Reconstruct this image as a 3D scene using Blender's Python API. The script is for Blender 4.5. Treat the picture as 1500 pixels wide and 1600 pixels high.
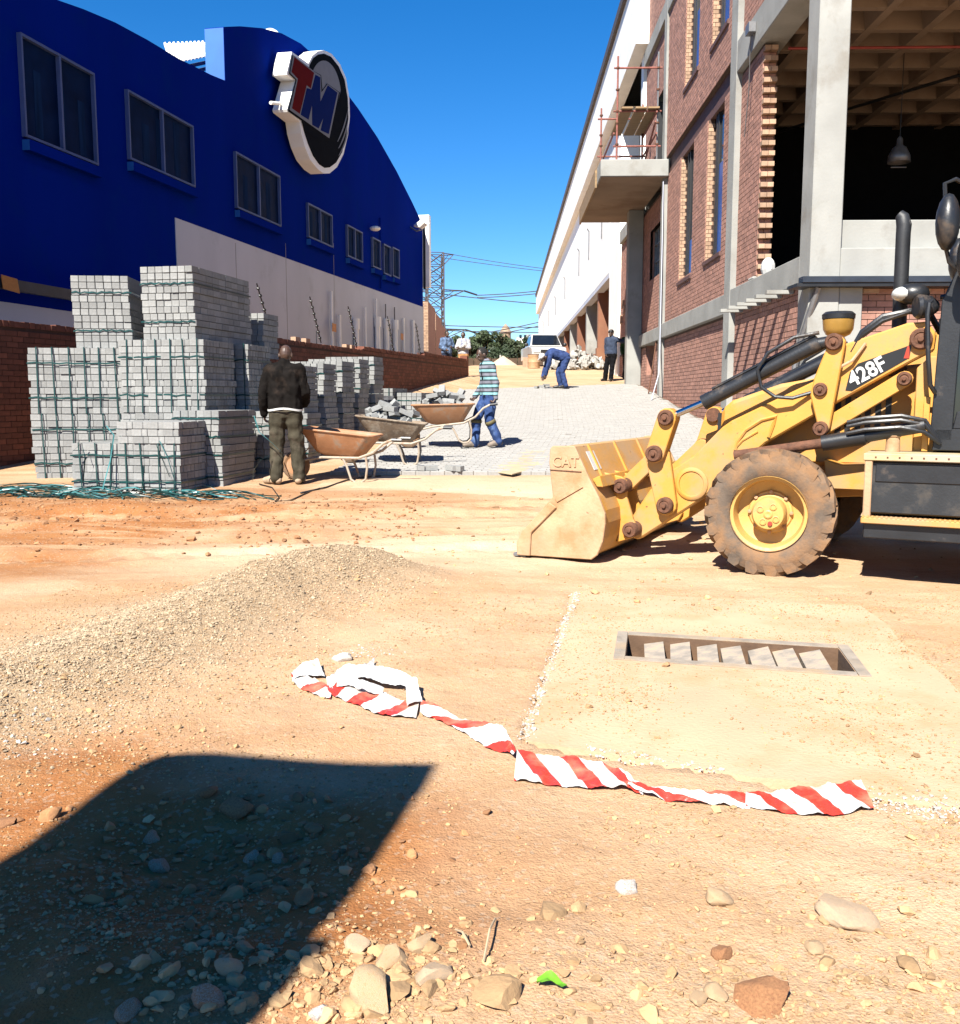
import bpy, bmesh, math, random
import numpy as np
from mathutils import Vector, Matrix, noise as mnoise
from mathutils.bvhtree import BVHTree

for o in list(bpy.data.objects):
    bpy.data.objects.remove(o)
SC = bpy.context.scene
COL = SC.collection
random.seed(7)
RNG = np.random.default_rng(7)
rad = math.radians
V = Vector

# ------------------------------------------------------------------ camera
CAM_H = 1.3
FPX = 1500.0                      # focal length in photo pixels (photo is 1500 x 1600)
YH, XV = 620.0, 790.0             # horizon row, vanishing column of the right-hand facade
PIT = math.atan((800 - YH) / FPX)
YAW = math.atan((XV - 750) / FPX * math.cos(PIT))
cam_d = bpy.data.cameras.new('camera')
cam = bpy.data.objects.new('camera', cam_d)
COL.objects.link(cam)
cam.location = (0, 0, CAM_H)
cam.rotation_euler = (math.pi / 2 - PIT, 0, YAW)
cam_d.sensor_fit = 'HORIZONTAL'
cam_d.sensor_width = 36.0
cam_d.lens = 36.0 * FPX / 1500.0
cam_d.clip_end = 3000
cam_d.clip_start = 0.05
SC.camera = cam

# ------------------------------------------------------------------ sun and sky
SUN_T = V((0.33, 0.83, -0.90)).normalized()     # the way sunlight travels
sun_d = bpy.data.lights.new('sun', 'SUN')
sun_d.energy = 5.0
sun_d.angle = rad(0.53)
sun_d.color = (1.0, 0.95, 0.86)
sun = bpy.data.objects.new('sun', sun_d)
COL.objects.link(sun)
sun.rotation_euler = SUN_T.to_track_quat('-Z', 'Y').to_euler()
sun.location = (-6, -20, 30)
world = bpy.data.worlds.new('World')
SC.world = world
world.use_nodes = True
wn, wl = world.node_tree.nodes, world.node_tree.links
bg = wn['Background']
sky = wn.new('ShaderNodeTexSky')
sky.sky_type = 'NISHITA'
sky.sun_disc = False
sky.sun_elevation = math.asin(-SUN_T.z)
sky.sun_rotation = math.atan2(-SUN_T.x, -SUN_T.y)
sky.altitude = 1400
sky.air_density = 1.0
sky.dust_density = 0.1
sky.ozone_density = 3.0
hs = wn.new('ShaderNodeHueSaturation')
hs.inputs['Saturation'].default_value = 1.38
wl.new(sky.outputs[0], hs.inputs['Color'])
tint = wn.new('ShaderNodeMix'); tint.data_type = 'RGBA'; tint.blend_type = 'MULTIPLY'; tint.inputs[0].default_value = 1.0
tint.inputs[7].default_value = (0.90, 1.0, 1.12, 1)
wl.new(hs.outputs[0], tint.inputs[6])
wl.new(tint.outputs[2], bg.inputs['Color'])
bg.inputs['Strength'].default_value = 0.056
SC.view_settings.view_transform = 'Standard'
SC.view_settings.look = 'None'
SC.view_settings.gamma = 1.0
SC.view_settings.use_curve_mapping = False
SC.view_settings.exposure = 1.52
SC.render.engine = 'CYCLES'

# ------------------------------------------------------------------ photo pixel -> place
_fw = V((-math.sin(YAW) * math.cos(PIT), math.cos(YAW) * math.cos(PIT), -math.sin(PIT)))
_rt = V((math.cos(YAW), math.sin(YAW), 0))
_up = _rt.cross(_fw)
CAMP = V((0, 0, CAM_H))
def ray(x, y):
    return (_fw * FPX + _rt * (x - 750) + _up * (800 - y)).normalized()
def on_plane(x, y, p0, n):
    d = ray(x, y); n = V(n)
    return CAMP + d * ((V(p0) - CAMP).dot(n) / d.dot(n))
def onX(x, y, X): return on_plane(x, y, (X, 0, 0), (1, 0, 0))
def onY(x, y, Y): return on_plane(x, y, (0, Y, 0), (0, 1, 0))
def onZ(x, y, Z=0.0): return on_plane(x, y, (0, 0, Z), (0, 0, 1))
def proj(p):
    q = V(p) - CAMP; z = q.dot(_fw)
    return 750 + FPX * q.dot(_rt) / z, 800 - FPX * q.dot(_up) / z

# ------------------------------------------------------------------ naming, grouping
BASE = {}
def tag(o, label=None, cat=None, group=None, kind=None):
    if label: o['label'] = label
    if cat: o['category'] = cat
    if group: o['group'] = group
    if kind: o['kind'] = kind
    return o
def thing(name, label, cat, loc=(0, 0, 0), rz=0.0, group=None):
    o = bpy.data.objects.new(name, None)
    COL.objects.link(o)
    o.location = loc
    o.rotation_euler = (0, 0, rz)
    o.empty_display_size = 0.2
    BASE[o.name] = V(loc)
    return tag(o, label, cat, group)
def link(name, me, parent=None):
    o = bpy.data.objects.new(name, me)
    COL.objects.link(o)
    if parent is not None: o.parent = parent
    return o
def copy_tree(o, parent=None):
    c = o.copy(); COL.objects.link(c)
    c.parent = parent
    for ch in list(o.children): copy_tree(ch, c)
    return c

# ------------------------------------------------------------------ mesh builder
def basis(ax):
    ax = V(ax).normalized()
    t = V((0, 0, 1)) if abs(ax.z) < 0.9 else V((1, 0, 0))
    a = ax.cross(t).normalized()
    return a, ax.cross(a).normalized(), ax
class MB:
    def __init__(s): s.v = []; s.f = []
    def quad(s, a, b, c, d):
        n = len(s.v); s.v += [tuple(a), tuple(b), tuple(c), tuple(d)]; s.f.append((n, n+1, n+2, n+3)); return s
    def poly(s, pts):
        n = len(s.v); s.v += [tuple(p) for p in pts]; s.f.append(tuple(range(n, n+len(pts)))); return s
    def obox(s, o, ax, ay, az):
        o, ax, ay, az = V(o), V(ax), V(ay), V(az)
        n = len(s.v)
        for k in (0, 1):
            for j in (0, 1):
                for i in (0, 1): s.v.append(tuple(o + ax*i + ay*j + az*k))
        fl = [(0,2,3,1),(4,5,7,6),(0,1,5,4),(2,6,7,3),(0,4,6,2),(1,3,7,5)]
        if ax.cross(ay).dot(az) < 0: fl = [t[::-1] for t in fl]
        s.f += [tuple(n+i for i in t) for t in fl]
        return s
    def box(s, x0, x1, y0, y1, z0, z1):
        return s.obox((x0, y0, z0), (x1-x0, 0, 0), (0, y1-y0, 0), (0, 0, z1-z0))
    def cbox(s, c, size, rot=None):
        sx, sy, sz = size
        ax, ay, az = V((sx,0,0)), V((0,sy,0)), V((0,0,sz))
        if rot is not None: ax, ay, az = rot @ ax, rot @ ay, rot @ az
        return s.obox(V(c) - (ax+ay+az)/2, ax, ay, az)
    def bar(s, p, q, w, h, up=(0,0,1)):
        p, q = V(p), V(q); d = q - p
        a = d.cross(V(up))
        if a.length < 1e-6: a = d.cross(V((1,0,0)))
        a = a.normalized() * w
        b = a.cross(d).normalized() * h
        return s.obox(p - a/2 - b/2, d, a, b)
    def prism(s, pts, vec):
        vec = V(vec); P = [V(p) for p in pts]; n = len(s.v); m = len(P)
        nrm = V((0,0,0))
        for i in range(m): nrm += P[i].cross(P[(i+1) % m])
        if nrm.dot(vec) < 0: P.reverse()
        s.v += [tuple(p) for p in P] + [tuple(p + vec) for p in P]
        s.f.append(tuple(range(n+m-1, n-1, -1)))
        s.f.append(tuple(range(n+m, n+2*m)))
        for i in range(m):
            j = (i+1) % m
            s.f.append((n+i, n+j, n+m+j, n+m+i))
        return s
    def tube(s, pts, r, n=8, caps=True):
        P = [V(p) for p in pts]; m = len(P)
        R = r if isinstance(r, (list, tuple)) else [r]*m
        a = None; base = len(s.v)
        for i in range(m):
            d = (P[min(i+1, m-1)] - P[max(i-1, 0)])
            if d.length < 1e-9: d = V((0,0,1))
            d.normalize()
            if a is None: a = basis(d)[0]
            else:
                a = a - d * a.dot(d)
                a = a.normalized() if a.length > 1e-6 else basis(d)[0]
            b = d.cross(a)
            for k in range(n):
                t = 2*math.pi*k/n
                s.v.append(tuple(P[i] + (a*math.cos(t) + b*math.sin(t)) * R[i]))
        for i in range(m-1):
            for k in range(n):
                k2 = (k+1) % n
                s.f.append((base+i*n+k, base+i*n+k2, base+(i+1)*n+k2, base+(i+1)*n+k))
        if caps:
            s.f.append(tuple(base+k for k in range(n-1, -1, -1)))
            s.f.append(tuple(base+(m-1)*n+k for k in range(n)))
        return s
    def lathe(s, prof, o, ax, n=24, closed=False, caps=True):
        a, b, c = basis(ax); o = V(o); base = len(s.v); m = len(prof)
        for (r, h) in prof:
            for k in range(n):
                t = 2*math.pi*k/n
                s.v.append(tuple(o + c*h + (a*math.cos(t) + b*math.sin(t))*r))
        rng = range(m) if closed else range(m-1)
        for i in rng:
            i2 = (i+1) % m
            for k in range(n):
                k2 = (k+1) % n
                s.f.append((base+i*n+k, base+i*n+k2, base+i2*n+k2, base+i2*n+k))
        if not closed and caps:
            if prof[0][0] > 1e-5: s.f.append(tuple(base+k for k in range(n-1, -1, -1)))
            if prof[-1][0] > 1e-5: s.f.append(tuple(base+(m-1)*n+k for k in range(n)))
        return s
    def ell(s, c, r, rot=None, nu=12, nv=8):
        c = V(c); base = len(s.v)
        for i in range(nv+1):
            ph = math.pi*i/nv
            for k in range(nu):
                t = 2*math.pi*k/nu
                p = V((math.sin(ph)*math.cos(t)*r[0], math.sin(ph)*math.sin(t)*r[1], math.cos(ph)*r[2]))
                if rot is not None: p = rot @ p
                s.v.append(tuple(c + p))
        for i in range(nv):
            for k in range(nu):
                k2 = (k+1) % nu
                s.f.append((base+i*nu+k, base+(i+1)*nu+k, base+(i+1)*nu+k2, base+i*nu+k2))
        return s
    def capsule(s, p, q, r0, r1, n=12):
        p, q = V(p), V(q); d = q - p; L = max(d.length, 1e-4)
        prof = []
        for i in range(5):
            t = -math.pi/2 + math.pi/2*i/4
            prof.append((max(r0*math.cos(t), 1e-4), r0*math.sin(t)))
        for i in range(5):
            t = math.pi/2*i/4
            prof.append((max(r1*math.cos(t), 1e-4), L + r1*math.sin(t)))
        return s.lathe(prof, p, d if d.length > 1e-5 else (0,0,1), n)
    def mesh(s, name, mat=None, off=None, smooth=False):
        me = bpy.data.meshes.new(name)
        v = s.v
        if off is not None:
            v = [(p[0]-off[0], p[1]-off[1], p[2]-off[2]) for p in v]
        me.from_pydata(v, [], s.f)
        if mat is not None: me.materials.append(mat)
        if smooth: me.shade_smooth()
        me.update()
        return me
    def build(s, name, mat, parent=None, smooth=False, bevel=0.0, local=False, auto=False):
        off = None
        if parent is not None and not local:
            q = parent
            while q.parent is not None: q = q.parent
            off = BASE.get(q.name)
        me = s.mesh(name, mat, off, smooth or auto)
        if auto: me.set_sharp_from_angle(angle=rad(38))
        o = link(name, me, parent)
        if bevel:
            b = o.modifiers.new('bevel', 'BEVEL'); b.width = bevel; b.segments = 1; b.limit_method = 'ANGLE'
            b.angle_limit = rad(40)
        return o

# ------------------------------------------------------------------ materials
def _n(nt, t, **kw):
    n = nt.nodes.new(t)
    for k, v in kw.items(): setattr(n, k, v)
    return n
def lin(h):
    return tuple(((c/255.0)/12.92 if c/255.0 <= 0.04045 else ((c/255.0+0.055)/1.055)**2.4) for c in h)
ALB = 0.56
def pmat(name, col, rough=0.8, var=0.18, scale=5.0, bump=0.15, bscale=40.0, metal=0.0,
         col2=None, isl=0.0, objr=0.0, spec=0.5, dirt=None, dirt_amt=0.5, dirt_scale=3.0, bdist=0.01, coat=0.0, detail=6.0,
         stretch=None, chips=None):
    col = tuple(c*ALB for c in col); col2 = tuple(c*ALB for c in col2) if col2 else None; dirt = tuple(c*ALB for c in dirt) if dirt else None
    m = bpy.data.materials.new(name); m.use_nodes = True
    nt = m.node_tree; L = nt.links
    b = nt.nodes['Principled BSDF']
    tc = _n(nt, 'ShaderNodeTexCoord')
    src = tc.outputs['Object']
    if stretch:
        mp = _n(nt, 'ShaderNodeMapping'); mp.inputs['Scale'].default_value = stretch
        L.new(src, mp.inputs[0]); src = mp.outputs[0]
    n1 = _n(nt, 'ShaderNodeTexNoise'); n1.inputs['Scale'].default_value = scale; n1.inputs['Detail'].default_value = detail
    L.new(src, n1.inputs['Vector'])
    mr = _n(nt, 'ShaderNodeMapRange'); mr.inputs['From Min'].default_value = 0.3; mr.inputs['From Max'].default_value = 0.7
    L.new(n1.outputs['Fac'], mr.inputs['Value'])
    mx = _n(nt, 'ShaderNodeMix', data_type='RGBA')
    c1 = tuple(max(0, c*(1-var)) for c in col)
    c2 = col2 if col2 else tuple(min(1, c*(1+var)) for c in col)
    mx.inputs[6].default_value = (*c1, 1); mx.inputs[7].default_value = (*c2, 1)
    L.new(mr.outputs[0], mx.inputs[0])
    out = mx.outputs[2]
    if isl or objr:
        if isl:
            g = _n(nt, 'ShaderNodeNewGeometry'); rsrc = g.outputs['Random Per Island']; amt = isl
        else:
            g = _n(nt, 'ShaderNodeObjectInfo'); rsrc = g.outputs['Random']; amt = objr
        mr2 = _n(nt, 'ShaderNodeMapRange'); mr2.inputs['To Min'].default_value = 1-amt; mr2.inputs['To Max'].default_value = 1+amt
        L.new(rsrc, mr2.inputs['Value'])
        mv = _n(nt, 'ShaderNodeVectorMath', operation='SCALE')
        L.new(out, mv.inputs[0]); L.new(mr2.outputs[0], mv.inputs['Scale'])
        out = mv.outputs[0]
    if dirt:
        n2 = _n(nt, 'ShaderNodeTexNoise'); n2.inputs['Scale'].default_value = dirt_scale; n2.inputs['Detail'].default_value = 9
        n2.inputs['Roughness'].default_value = 0.65
        L.new(tc.outputs['Object'], n2.inputs['Vector'])
        r2 = _n(nt, 'ShaderNodeMapRange'); r2.inputs['From Min'].default_value = 0.62-0.3*dirt_amt; r2.inputs['From Max'].default_value = 0.78-0.25*dirt_amt
        L.new(n2.outputs['Fac'], r2.inputs['Value'])
        m2 = _n(nt, 'ShaderNodeMix', data_type='RGBA')
        L.new(r2.outputs[0], m2.inputs[0]); L.new(out, m2.inputs[6]); m2.inputs[7].default_value = (*dirt, 1)
        out = m2.outputs[2]
        rr = _n(nt, 'ShaderNodeMapRange'); rr.inputs['To Min'].default_value = rough; rr.inputs['To Max'].default_value = 0.92
        L.new(r2.outputs[0], rr.inputs['Value']); L.new(rr.outputs[0], b.inputs['Roughness'])
    else:
        b.inputs['Roughness'].default_value = rough
    if chips:
        n4 = _n(nt, 'ShaderNodeTexNoise'); n4.inputs['Scale'].default_value = chips[1]; n4.inputs['Detail'].default_value = 4; n4.inputs['Roughness'].default_value = 0.6
        L.new(tc.outputs['Object'], n4.inputs['Vector'])
        r4 = _n(nt, 'ShaderNodeMapRange'); r4.inputs['From Min'].default_value = chips[2]; r4.inputs['From Max'].default_value = chips[2]+0.03
        L.new(n4.outputs['Fac'], r4.inputs['Value'])
        m4 = _n(nt, 'ShaderNodeMix', data_type='RGBA'); L.new(r4.outputs[0], m4.inputs[0]); L.new(out, m4.inputs[6]); m4.inputs[7].default_value = (*chips[0], 1)
        out = m4.outputs[2]
    L.new(out, b.inputs['Base Color'])
    b.inputs['Metallic'].default_value = metal
    b.inputs['Specular IOR Level'].default_value = spec
    if coat: b.inputs['Coat Weight'].default_value = coat
    if bump:
        n3 = _n(nt, 'ShaderNodeTexNoise'); n3.inputs['Scale'].default_value = bscale; n3.inputs['Detail'].default_value = 5
        L.new(src, n3.inputs['Vector'])
        bp = _n(nt, 'ShaderNodeBump'); bp.inputs['Strength'].default_value = bump; bp.inputs['Distance'].default_value = bdist
        L.new(n3.outputs['Fac'], bp.inputs['Height']); L.new(bp.outputs[0], b.inputs['Normal'])
    return m
M = {}
SAND = (0.69, 0.455, 0.265)
REDSOIL_SHADE_TINT = (0.42, 0.155, 0.05)
DUST = (0.42, 0.24, 0.11)
M['concrete'] = pmat('concrete', (0.42, 0.42, 0.39), 0.9, 0.14, 1.6, 0.25, 25, dirt=(0.30, 0.28, 0.25), dirt_amt=0.25, dirt_scale=1.2)
M['concrete_light'] = pmat('concrete_light', (0.44, 0.44, 0.41), 0.9, 0.14, 1.3, 0.25, 25, dirt=(0.33, 0.31, 0.27), dirt_amt=0.35, dirt_scale=1.5)
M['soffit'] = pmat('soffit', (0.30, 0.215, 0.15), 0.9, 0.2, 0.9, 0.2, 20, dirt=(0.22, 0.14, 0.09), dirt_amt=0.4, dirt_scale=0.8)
M['brick'] = pmat('brick', (0.50, 0.255, 0.19), 0.88, 0.16, 9, 0.3, 90, isl=0.2)
M['brick_obj'] = pmat('brick_obj', (0.50, 0.255, 0.19), 0.88, 0.16, 9, 0.3, 90, objr=0.2)
M['brick_pale'] = pmat('brick_pale', (0.56, 0.36, 0.235), 0.88, 0.16, 9, 0.3, 90, isl=0.22)
M['mortar'] = pmat('mortar', (0.13, 0.075, 0.055), 0.95, 0.2, 8, 0.3, 80)
M['wall_brick'] = pmat('wall_brick', (0.22, 0.075, 0.045), 0.9, 0.2, 9, 0.3, 90, isl=0.25)
M['wall_brick_obj'] = pmat('wall_brick_obj', (0.22, 0.075, 0.045), 0.9, 0.2, 9, 0.3, 90, objr=0.25)
M['wall_mortar'] = pmat('wall_mortar', (0.10, 0.05, 0.035), 0.95, 0.2, 8, 0.3, 80)
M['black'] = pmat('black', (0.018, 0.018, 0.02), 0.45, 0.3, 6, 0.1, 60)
M['dark_steel'] = pmat('dark_steel', (0.03, 0.04, 0.06), 0.45, 0.3, 5, 0.1, 60)
M['steel'] = pmat('steel', (0.33, 0.33, 0.34), 0.45, 0.2, 8, 0.1, 60, metal=0.6)
M['chrome'] = pmat('chrome', (0.75, 0.76, 0.8), 0.12, 0.05, 8, 0.0, 60, metal=1.0)
M['white_paint'] = pmat('white_paint', (1.40, 1.37, 1.28), 0.55, 0.06, 2, 0.05, 40)
M['blue_paint'] = pmat('blue_paint', (0.0005, 0.020, 0.32), 0.85, 0.10, 0.6, 0.08, 60, spec=0.01, dirt=(0.001, 0.026, 0.30), dirt_amt=0.35, dirt_scale=1.2, stretch=(1, 1, 0.15))
M['grey_paint'] = pmat('grey_paint', (0.72, 0.76, 0.88), 0.7, 0.06, 0.8, 0.08, 50, dirt=(0.60, 0.63, 0.70), dirt_amt=0.18, dirt_scale=0.6, stretch=(1, 1, 0.3))
M['paver'] = pmat('paver', (0.355, 0.36, 0.35), 0.92, 0.12, 30, 0.35, 160, isl=0.17)
M['paver_obj'] = pmat('paver_obj', (0.355, 0.36, 0.35), 0.92, 0.12, 30, 0.35, 160, objr=0.17)
M['laid_paver'] = pmat('laid_paver', (0.45, 0.435, 0.405), 0.92, 0.10, 30, 0.3, 160, isl=0.07)
M['laid_paver_obj'] = pmat('laid_paver_obj', (0.45, 0.435, 0.405), 0.92, 0.10, 30, 0.3, 160, objr=0.07)
M['strap'] = pmat('strap', (0.006, 0.058, 0.055), 0.35, 0.3, 12, 0.0, 60, isl=0.3)
M['strap_pale'] = pmat('strap_pale', (0.07, 0.25, 0.26), 0.35, 0.3, 12, 0.0, 60, isl=0.3)
M['glass'] = pmat('glass', (0.012, 0.016, 0.022), 0.06, 0.2, 3, 0.0, 60, spec=0.8)
M['blue_film'] = pmat('blue_film', (0.03, 0.10, 0.42), 0.3, 0.15, 3, 0.0, 60)
M['rust'] = pmat('rust', (0.16, 0.065, 0.032), 0.85, 0.4, 25, 0.4, 80)
M['yellow'] = pmat('yellow', (0.78, 0.375, 0.06), 0.55, 0.08, 2.5, 0.08, 60, dirt=(0.58, 0.355, 0.16), dirt_amt=0.5, dirt_scale=3.5, chips=((0.10, 0.045, 0.02), 16, 0.695))
M['yellow_dusty'] = pmat('yellow_dusty', (0.74, 0.36, 0.065), 0.6, 0.06, 2.5, 0.1, 60, dirt=(0.60, 0.37, 0.18), dirt_amt=0.8, dirt_scale=2.2, chips=((0.12, 0.06, 0.03), 14, 0.68))
M['worn_steel'] = pmat('worn_steel', (0.66, 0.42, 0.24), 0.75, 0.16, 3, 0.3, 45, dirt=(0.52, 0.29, 0.135), dirt_amt=0.55, dirt_scale=4, chips=((0.20, 0.11, 0.06), 11, 0.70))
M['tyre'] = pmat('tyre', (0.17, 0.125, 0.09), 0.92, 0.3, 6, 0.4, 60, dirt=(0.33, 0.18, 0.085), dirt_amt=0.75, dirt_scale=5)
M['plastic'] = pmat('plastic', (0.02, 0.022, 0.026), 0.4, 0.3, 6, 0.1, 50, dirt=(0.12, 0.08, 0.05), dirt_amt=0.15, dirt_scale=6)
M['white'] = pmat('white', (0.8, 0.8, 0.78), 0.5, 0.05, 4, 0.0, 40)
M['wood'] = pmat('wood', (0.38, 0.25, 0.13), 0.85, 0.25, 4, 0.3, 30, stretch=(1, 8, 8))
# ------------------------------------------------------------------ terrain
_tab = RNG.random((64, 64))
def vnoise(x, y, k=0):
    x = np.asarray(x, float) + 17.31*k; y = np.asarray(y, float) + 9.77*k
    xi = np.floor(x).astype(int); yi = np.floor(y).astype(int)
    fx = x - xi; fy = y - yi
    fx = fx*fx*(3-2*fx); fy = fy*fy*(3-2*fy)
    g = lambda a, b: _tab[(a + 7*k) % 64, (b + 13*k) % 64]
    return (g(xi, yi)*(1-fx) + g(xi+1, yi)*fx)*(1-fy) + (g(xi, yi+1)*(1-fx) + g(xi+1, yi+1)*fx)*fy - 0.5
def fbm(x, y, k=0, o=5):
    s = 0; a = 1
    for i in range(o):
        s = s + a*vnoise(x*2**i, y*2**i, k+i); a *= 0.5
    return s
PY = [-20, 0, 8.0, 10.5, 12.3, 13.3, 16, 22, 29, 35, 45, 52, 66, 140, 2000]
PZ = [0, 0, 0.0, 0.10, 0.19, 0.22, 0.40, 0.86, 1.48, 1.95, 2.65, 2.98, 3.36, 3.6, 3.6]
def prof(y): return np.interp(y, PY, PZ)
def seg_dist(x, y, pts):
    best = np.full(np.shape(x), 1e9); tt = np.zeros(np.shape(x))
    for i in range(len(pts)-1):
        ax, ay = pts[i]; bx, by = pts[i+1]
        dx, dy = bx-ax, by-ay; L = dx*dx+dy*dy
        t = np.clip(((x-ax)*dx + (y-ay)*dy)/L, 0, 1)
        d = np.hypot(x-ax-t*dx, y-ay-t*dy)
        m = d < best
        best = np.where(m, d, best); tt = np.where(m, (i+t)/(len(pts)-1), tt)
    return best, tt
RIDGE = [(-1.05, 6.75), (-1.5, 6.0), (-1.85, 4.95), (-2.1, 4.2), (-2.5, 3.4)]
SLAB = [(0.07, 3.50), (0.47, 6.32), (2.22, 5.90), (2.02, 4.2), (1.86, 2.76)]
HOLE = [(0.60, 4.68), (0.67, 5.13), (1.72, 4.88), (1.65, 4.43)]
def in_poly(x, y, P):
    c = np.zeros(np.shape(x), bool)
    for i in range(len(P)):
        x0, y0 = P[i]; x1, y1 = P[(i+1) % len(P)]
        c ^= ((y0 > y) != (y1 > y)) & (x < (x1-x0)*(y-y0)/((y1-y0) or 1e-9) + x0)
    return c
def gz(x, y, micro=True):
    x = np.asarray(x, float); y = np.asarray(y, float)
    z = prof(y)
    near = np.exp(-np.maximum(y-7, 0)/6.0)
    d, t = seg_dist(x, y, RIDGE)
    z = z + (0.11 + 0.15*np.exp(-((t-0.16)/0.22)**2))*np.exp(-(d/0.40)**2) + 0.03*np.exp(-(d/0.9)**2)
    # heaps of red soil on the left, ruts of wheels running across
    left = 1/(1+np.exp((x+1.2)/0.7))*np.exp(-((y-9.3)/2.3)**2)
    z = z + left*(0.07*fbm(x*0.5+3, y*1.3, 3, 3) + 0.030*np.sin((y+0.12*x)*5.2+1.2*vnoise(x*.6, y*.6, 5)) + 0.012*np.abs(fbm(x*3, y*6, 71, 4)))
    z = z + 0.07*np.exp(-(((x+4.4)/0.7)**2 + ((y-10.2)/0.28)**2))
    # tyre tracks with tread marks
    for (yc, ph) in ((8.15, 0.0), (8.75, 1.3), (9.75, 2.1), (10.45, 0.7)):
        dy = y - yc - 0.10*x - 0.18*np.sin(x*0.45+ph)
        tr = np.exp(-(dy/0.15)**2)*np.clip((1.6-x)/1.2, 0, 1)*np.clip((x+7)/1, 0, 1)
        z = z - tr*(0.022 + 0.012*np.tanh(3*np.sin(x*24+np.sign(dy)*1.2+6*dy))) + 0.020*np.exp(-((np.abs(dy)-0.24)/0.07)**2)*np.clip((1.6-x)/1.2, 0, 1)*(0.7+fbm(x*3, y*3, 77, 3))
    # hollow in the shaded foreground
    z = z - 0.07*np.exp(-(((x+0.85)/0.35)**2 + ((y-2.62)/0.28)**2)) + 0.035*np.exp(-(((x+0.72)/0.55)**2 + ((y-2.02)/0.20)**2))
    z = z + 0.022*fbm(x*0.8, y*0.8, 1, 4)*near
    # sand bank under the boundary wall
    dw, _ = seg_dist(x, y, [(-4.5, 18.2), (-1.35, 33.5)])
    z = z + 0.18*np.exp(-(dw/0.55)**2)*np.clip((y-17)/4, 0, 1)
    if micro:
        m = 0.020*fbm(x*4, y*4, 11, 5)*np.exp(-np.maximum(y-4, 0)/8.0)
        gd = np.exp(-(d/0.5)**2)
        m = m + 0.016*gd*fbm(x*14, y*14, 21, 3)
        m = m + 0.02*np.exp(-((y-2.0)/0.9)**2)*np.abs(fbm(x*6, y*6, 31, 4))
        z = z + m
    sl = in_poly(x, y, SLAB)
    return np.where(sl, np.minimum(z, -0.03), z)
def gzf(x, y): return float(gz(np.array([x]), np.array([y]))[0])

def spaced(*segs):
    out = []
    for a, b, s in segs: out += list(np.arange(a, b, s))
    return np.array(out + [segs[-1][1]])
gx = spaced((-900, -120, 120), (-120, -20, 10), (-20, -6, 0.5), (-6, -3, 0.06), (-3, 3, 0.045), (3, 6, 0.1), (6, 20, 0.7), (20, 120, 10), (120, 900, 120))
gy = spaced((-40, -4, 4), (-4, 1, 0.4), (1, 7, 0.045), (7, 12, 0.055), (12, 36, 0.3), (36, 70, 1.2), (70, 200, 13), (200, 1600, 150))
GX, GY = np.meshgrid(gx, gy)
GZ = gz(GX, GY)
nx, ny = len(gx), len(gy)
verts = np.stack([GX.ravel(), GY.ravel(), GZ.ravel()], 1)
ii = np.arange(nx*ny).reshape(ny, nx)
quads = np.stack([ii[:-1, :-1].ravel(), ii[:-1, 1:].ravel(), ii[1:, 1:].ravel(), ii[1:, :-1].ravel()], 1)
cx = verts[quads].mean(1)
HBIG = [(0.52, 4.60), (0.60, 5.24), (1.80, 4.96), (1.73, 4.34)]
quads = quads[~in_poly(cx[:, 0], cx[:, 1], HBIG)]
gme = bpy.data.meshes.new('ground')
gme.vertices.add(len(verts)); gme.vertices.foreach_set('co', verts.ravel())
gme.loops.add(len(quads)*4); gme.loops.foreach_set('vertex_index', quads.ravel().astype(np.int32))
gme.polygons.add(len(quads)); gme.polygons.foreach_set('loop_start', np.arange(0, len(quads)*4, 4, dtype=np.int32))
gme.update(); gme.validate()
gme.shade_smooth()
# soil kinds: R red subsoil plus a warm tint for the foreground shade, G gravel, B pale compacted sand
x, y = verts[:, 0], verts[:, 1]
dR, _ = seg_dist(x, y, RIDGE)
gravel = np.clip(1.25*np.exp(-(dR/0.62)**2) - 0.15 + 0.3*fbm(x*2, y*2, 41, 3), 0, 1)
red = 1.35/(1+np.exp((x+1.6+0.5*fbm(x, y, 43, 3))/0.8))*np.exp(-((y-9.6)/2.6)**2)
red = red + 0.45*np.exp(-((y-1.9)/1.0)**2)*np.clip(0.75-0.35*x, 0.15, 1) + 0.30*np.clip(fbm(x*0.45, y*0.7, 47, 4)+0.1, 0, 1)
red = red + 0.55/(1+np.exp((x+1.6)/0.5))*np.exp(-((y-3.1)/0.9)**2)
red = red + 1.5*np.exp(-((y-2.3)/0.95)**2)/(1+np.exp((x+0.30)/0.18))  # extra red painted over the foreground shadow to turn its blue shade brown
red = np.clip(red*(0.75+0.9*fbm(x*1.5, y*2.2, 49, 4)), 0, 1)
pale = np.exp(-((y-8.0-0.10*x)/0.75)**2)*np.clip((x+3.5)/1.5, 0, 1)*np.clip(1-(x-1.2)/1.0, 0, 1)
pale = pale + 0.8*in_poly(x, y, [(-2.5, 12.2), (0.2, 11.2), (2.2, 10.6), (3.6, 12.5), (-1.5, 13.2)])
pale = np.clip(pale*(0.8+0.7*fbm(x*1.2, y*3, 51, 3)), 0, 1)
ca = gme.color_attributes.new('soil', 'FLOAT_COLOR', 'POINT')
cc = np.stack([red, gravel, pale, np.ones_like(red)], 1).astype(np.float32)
ca.data.foreach_set('color', cc.ravel())
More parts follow.
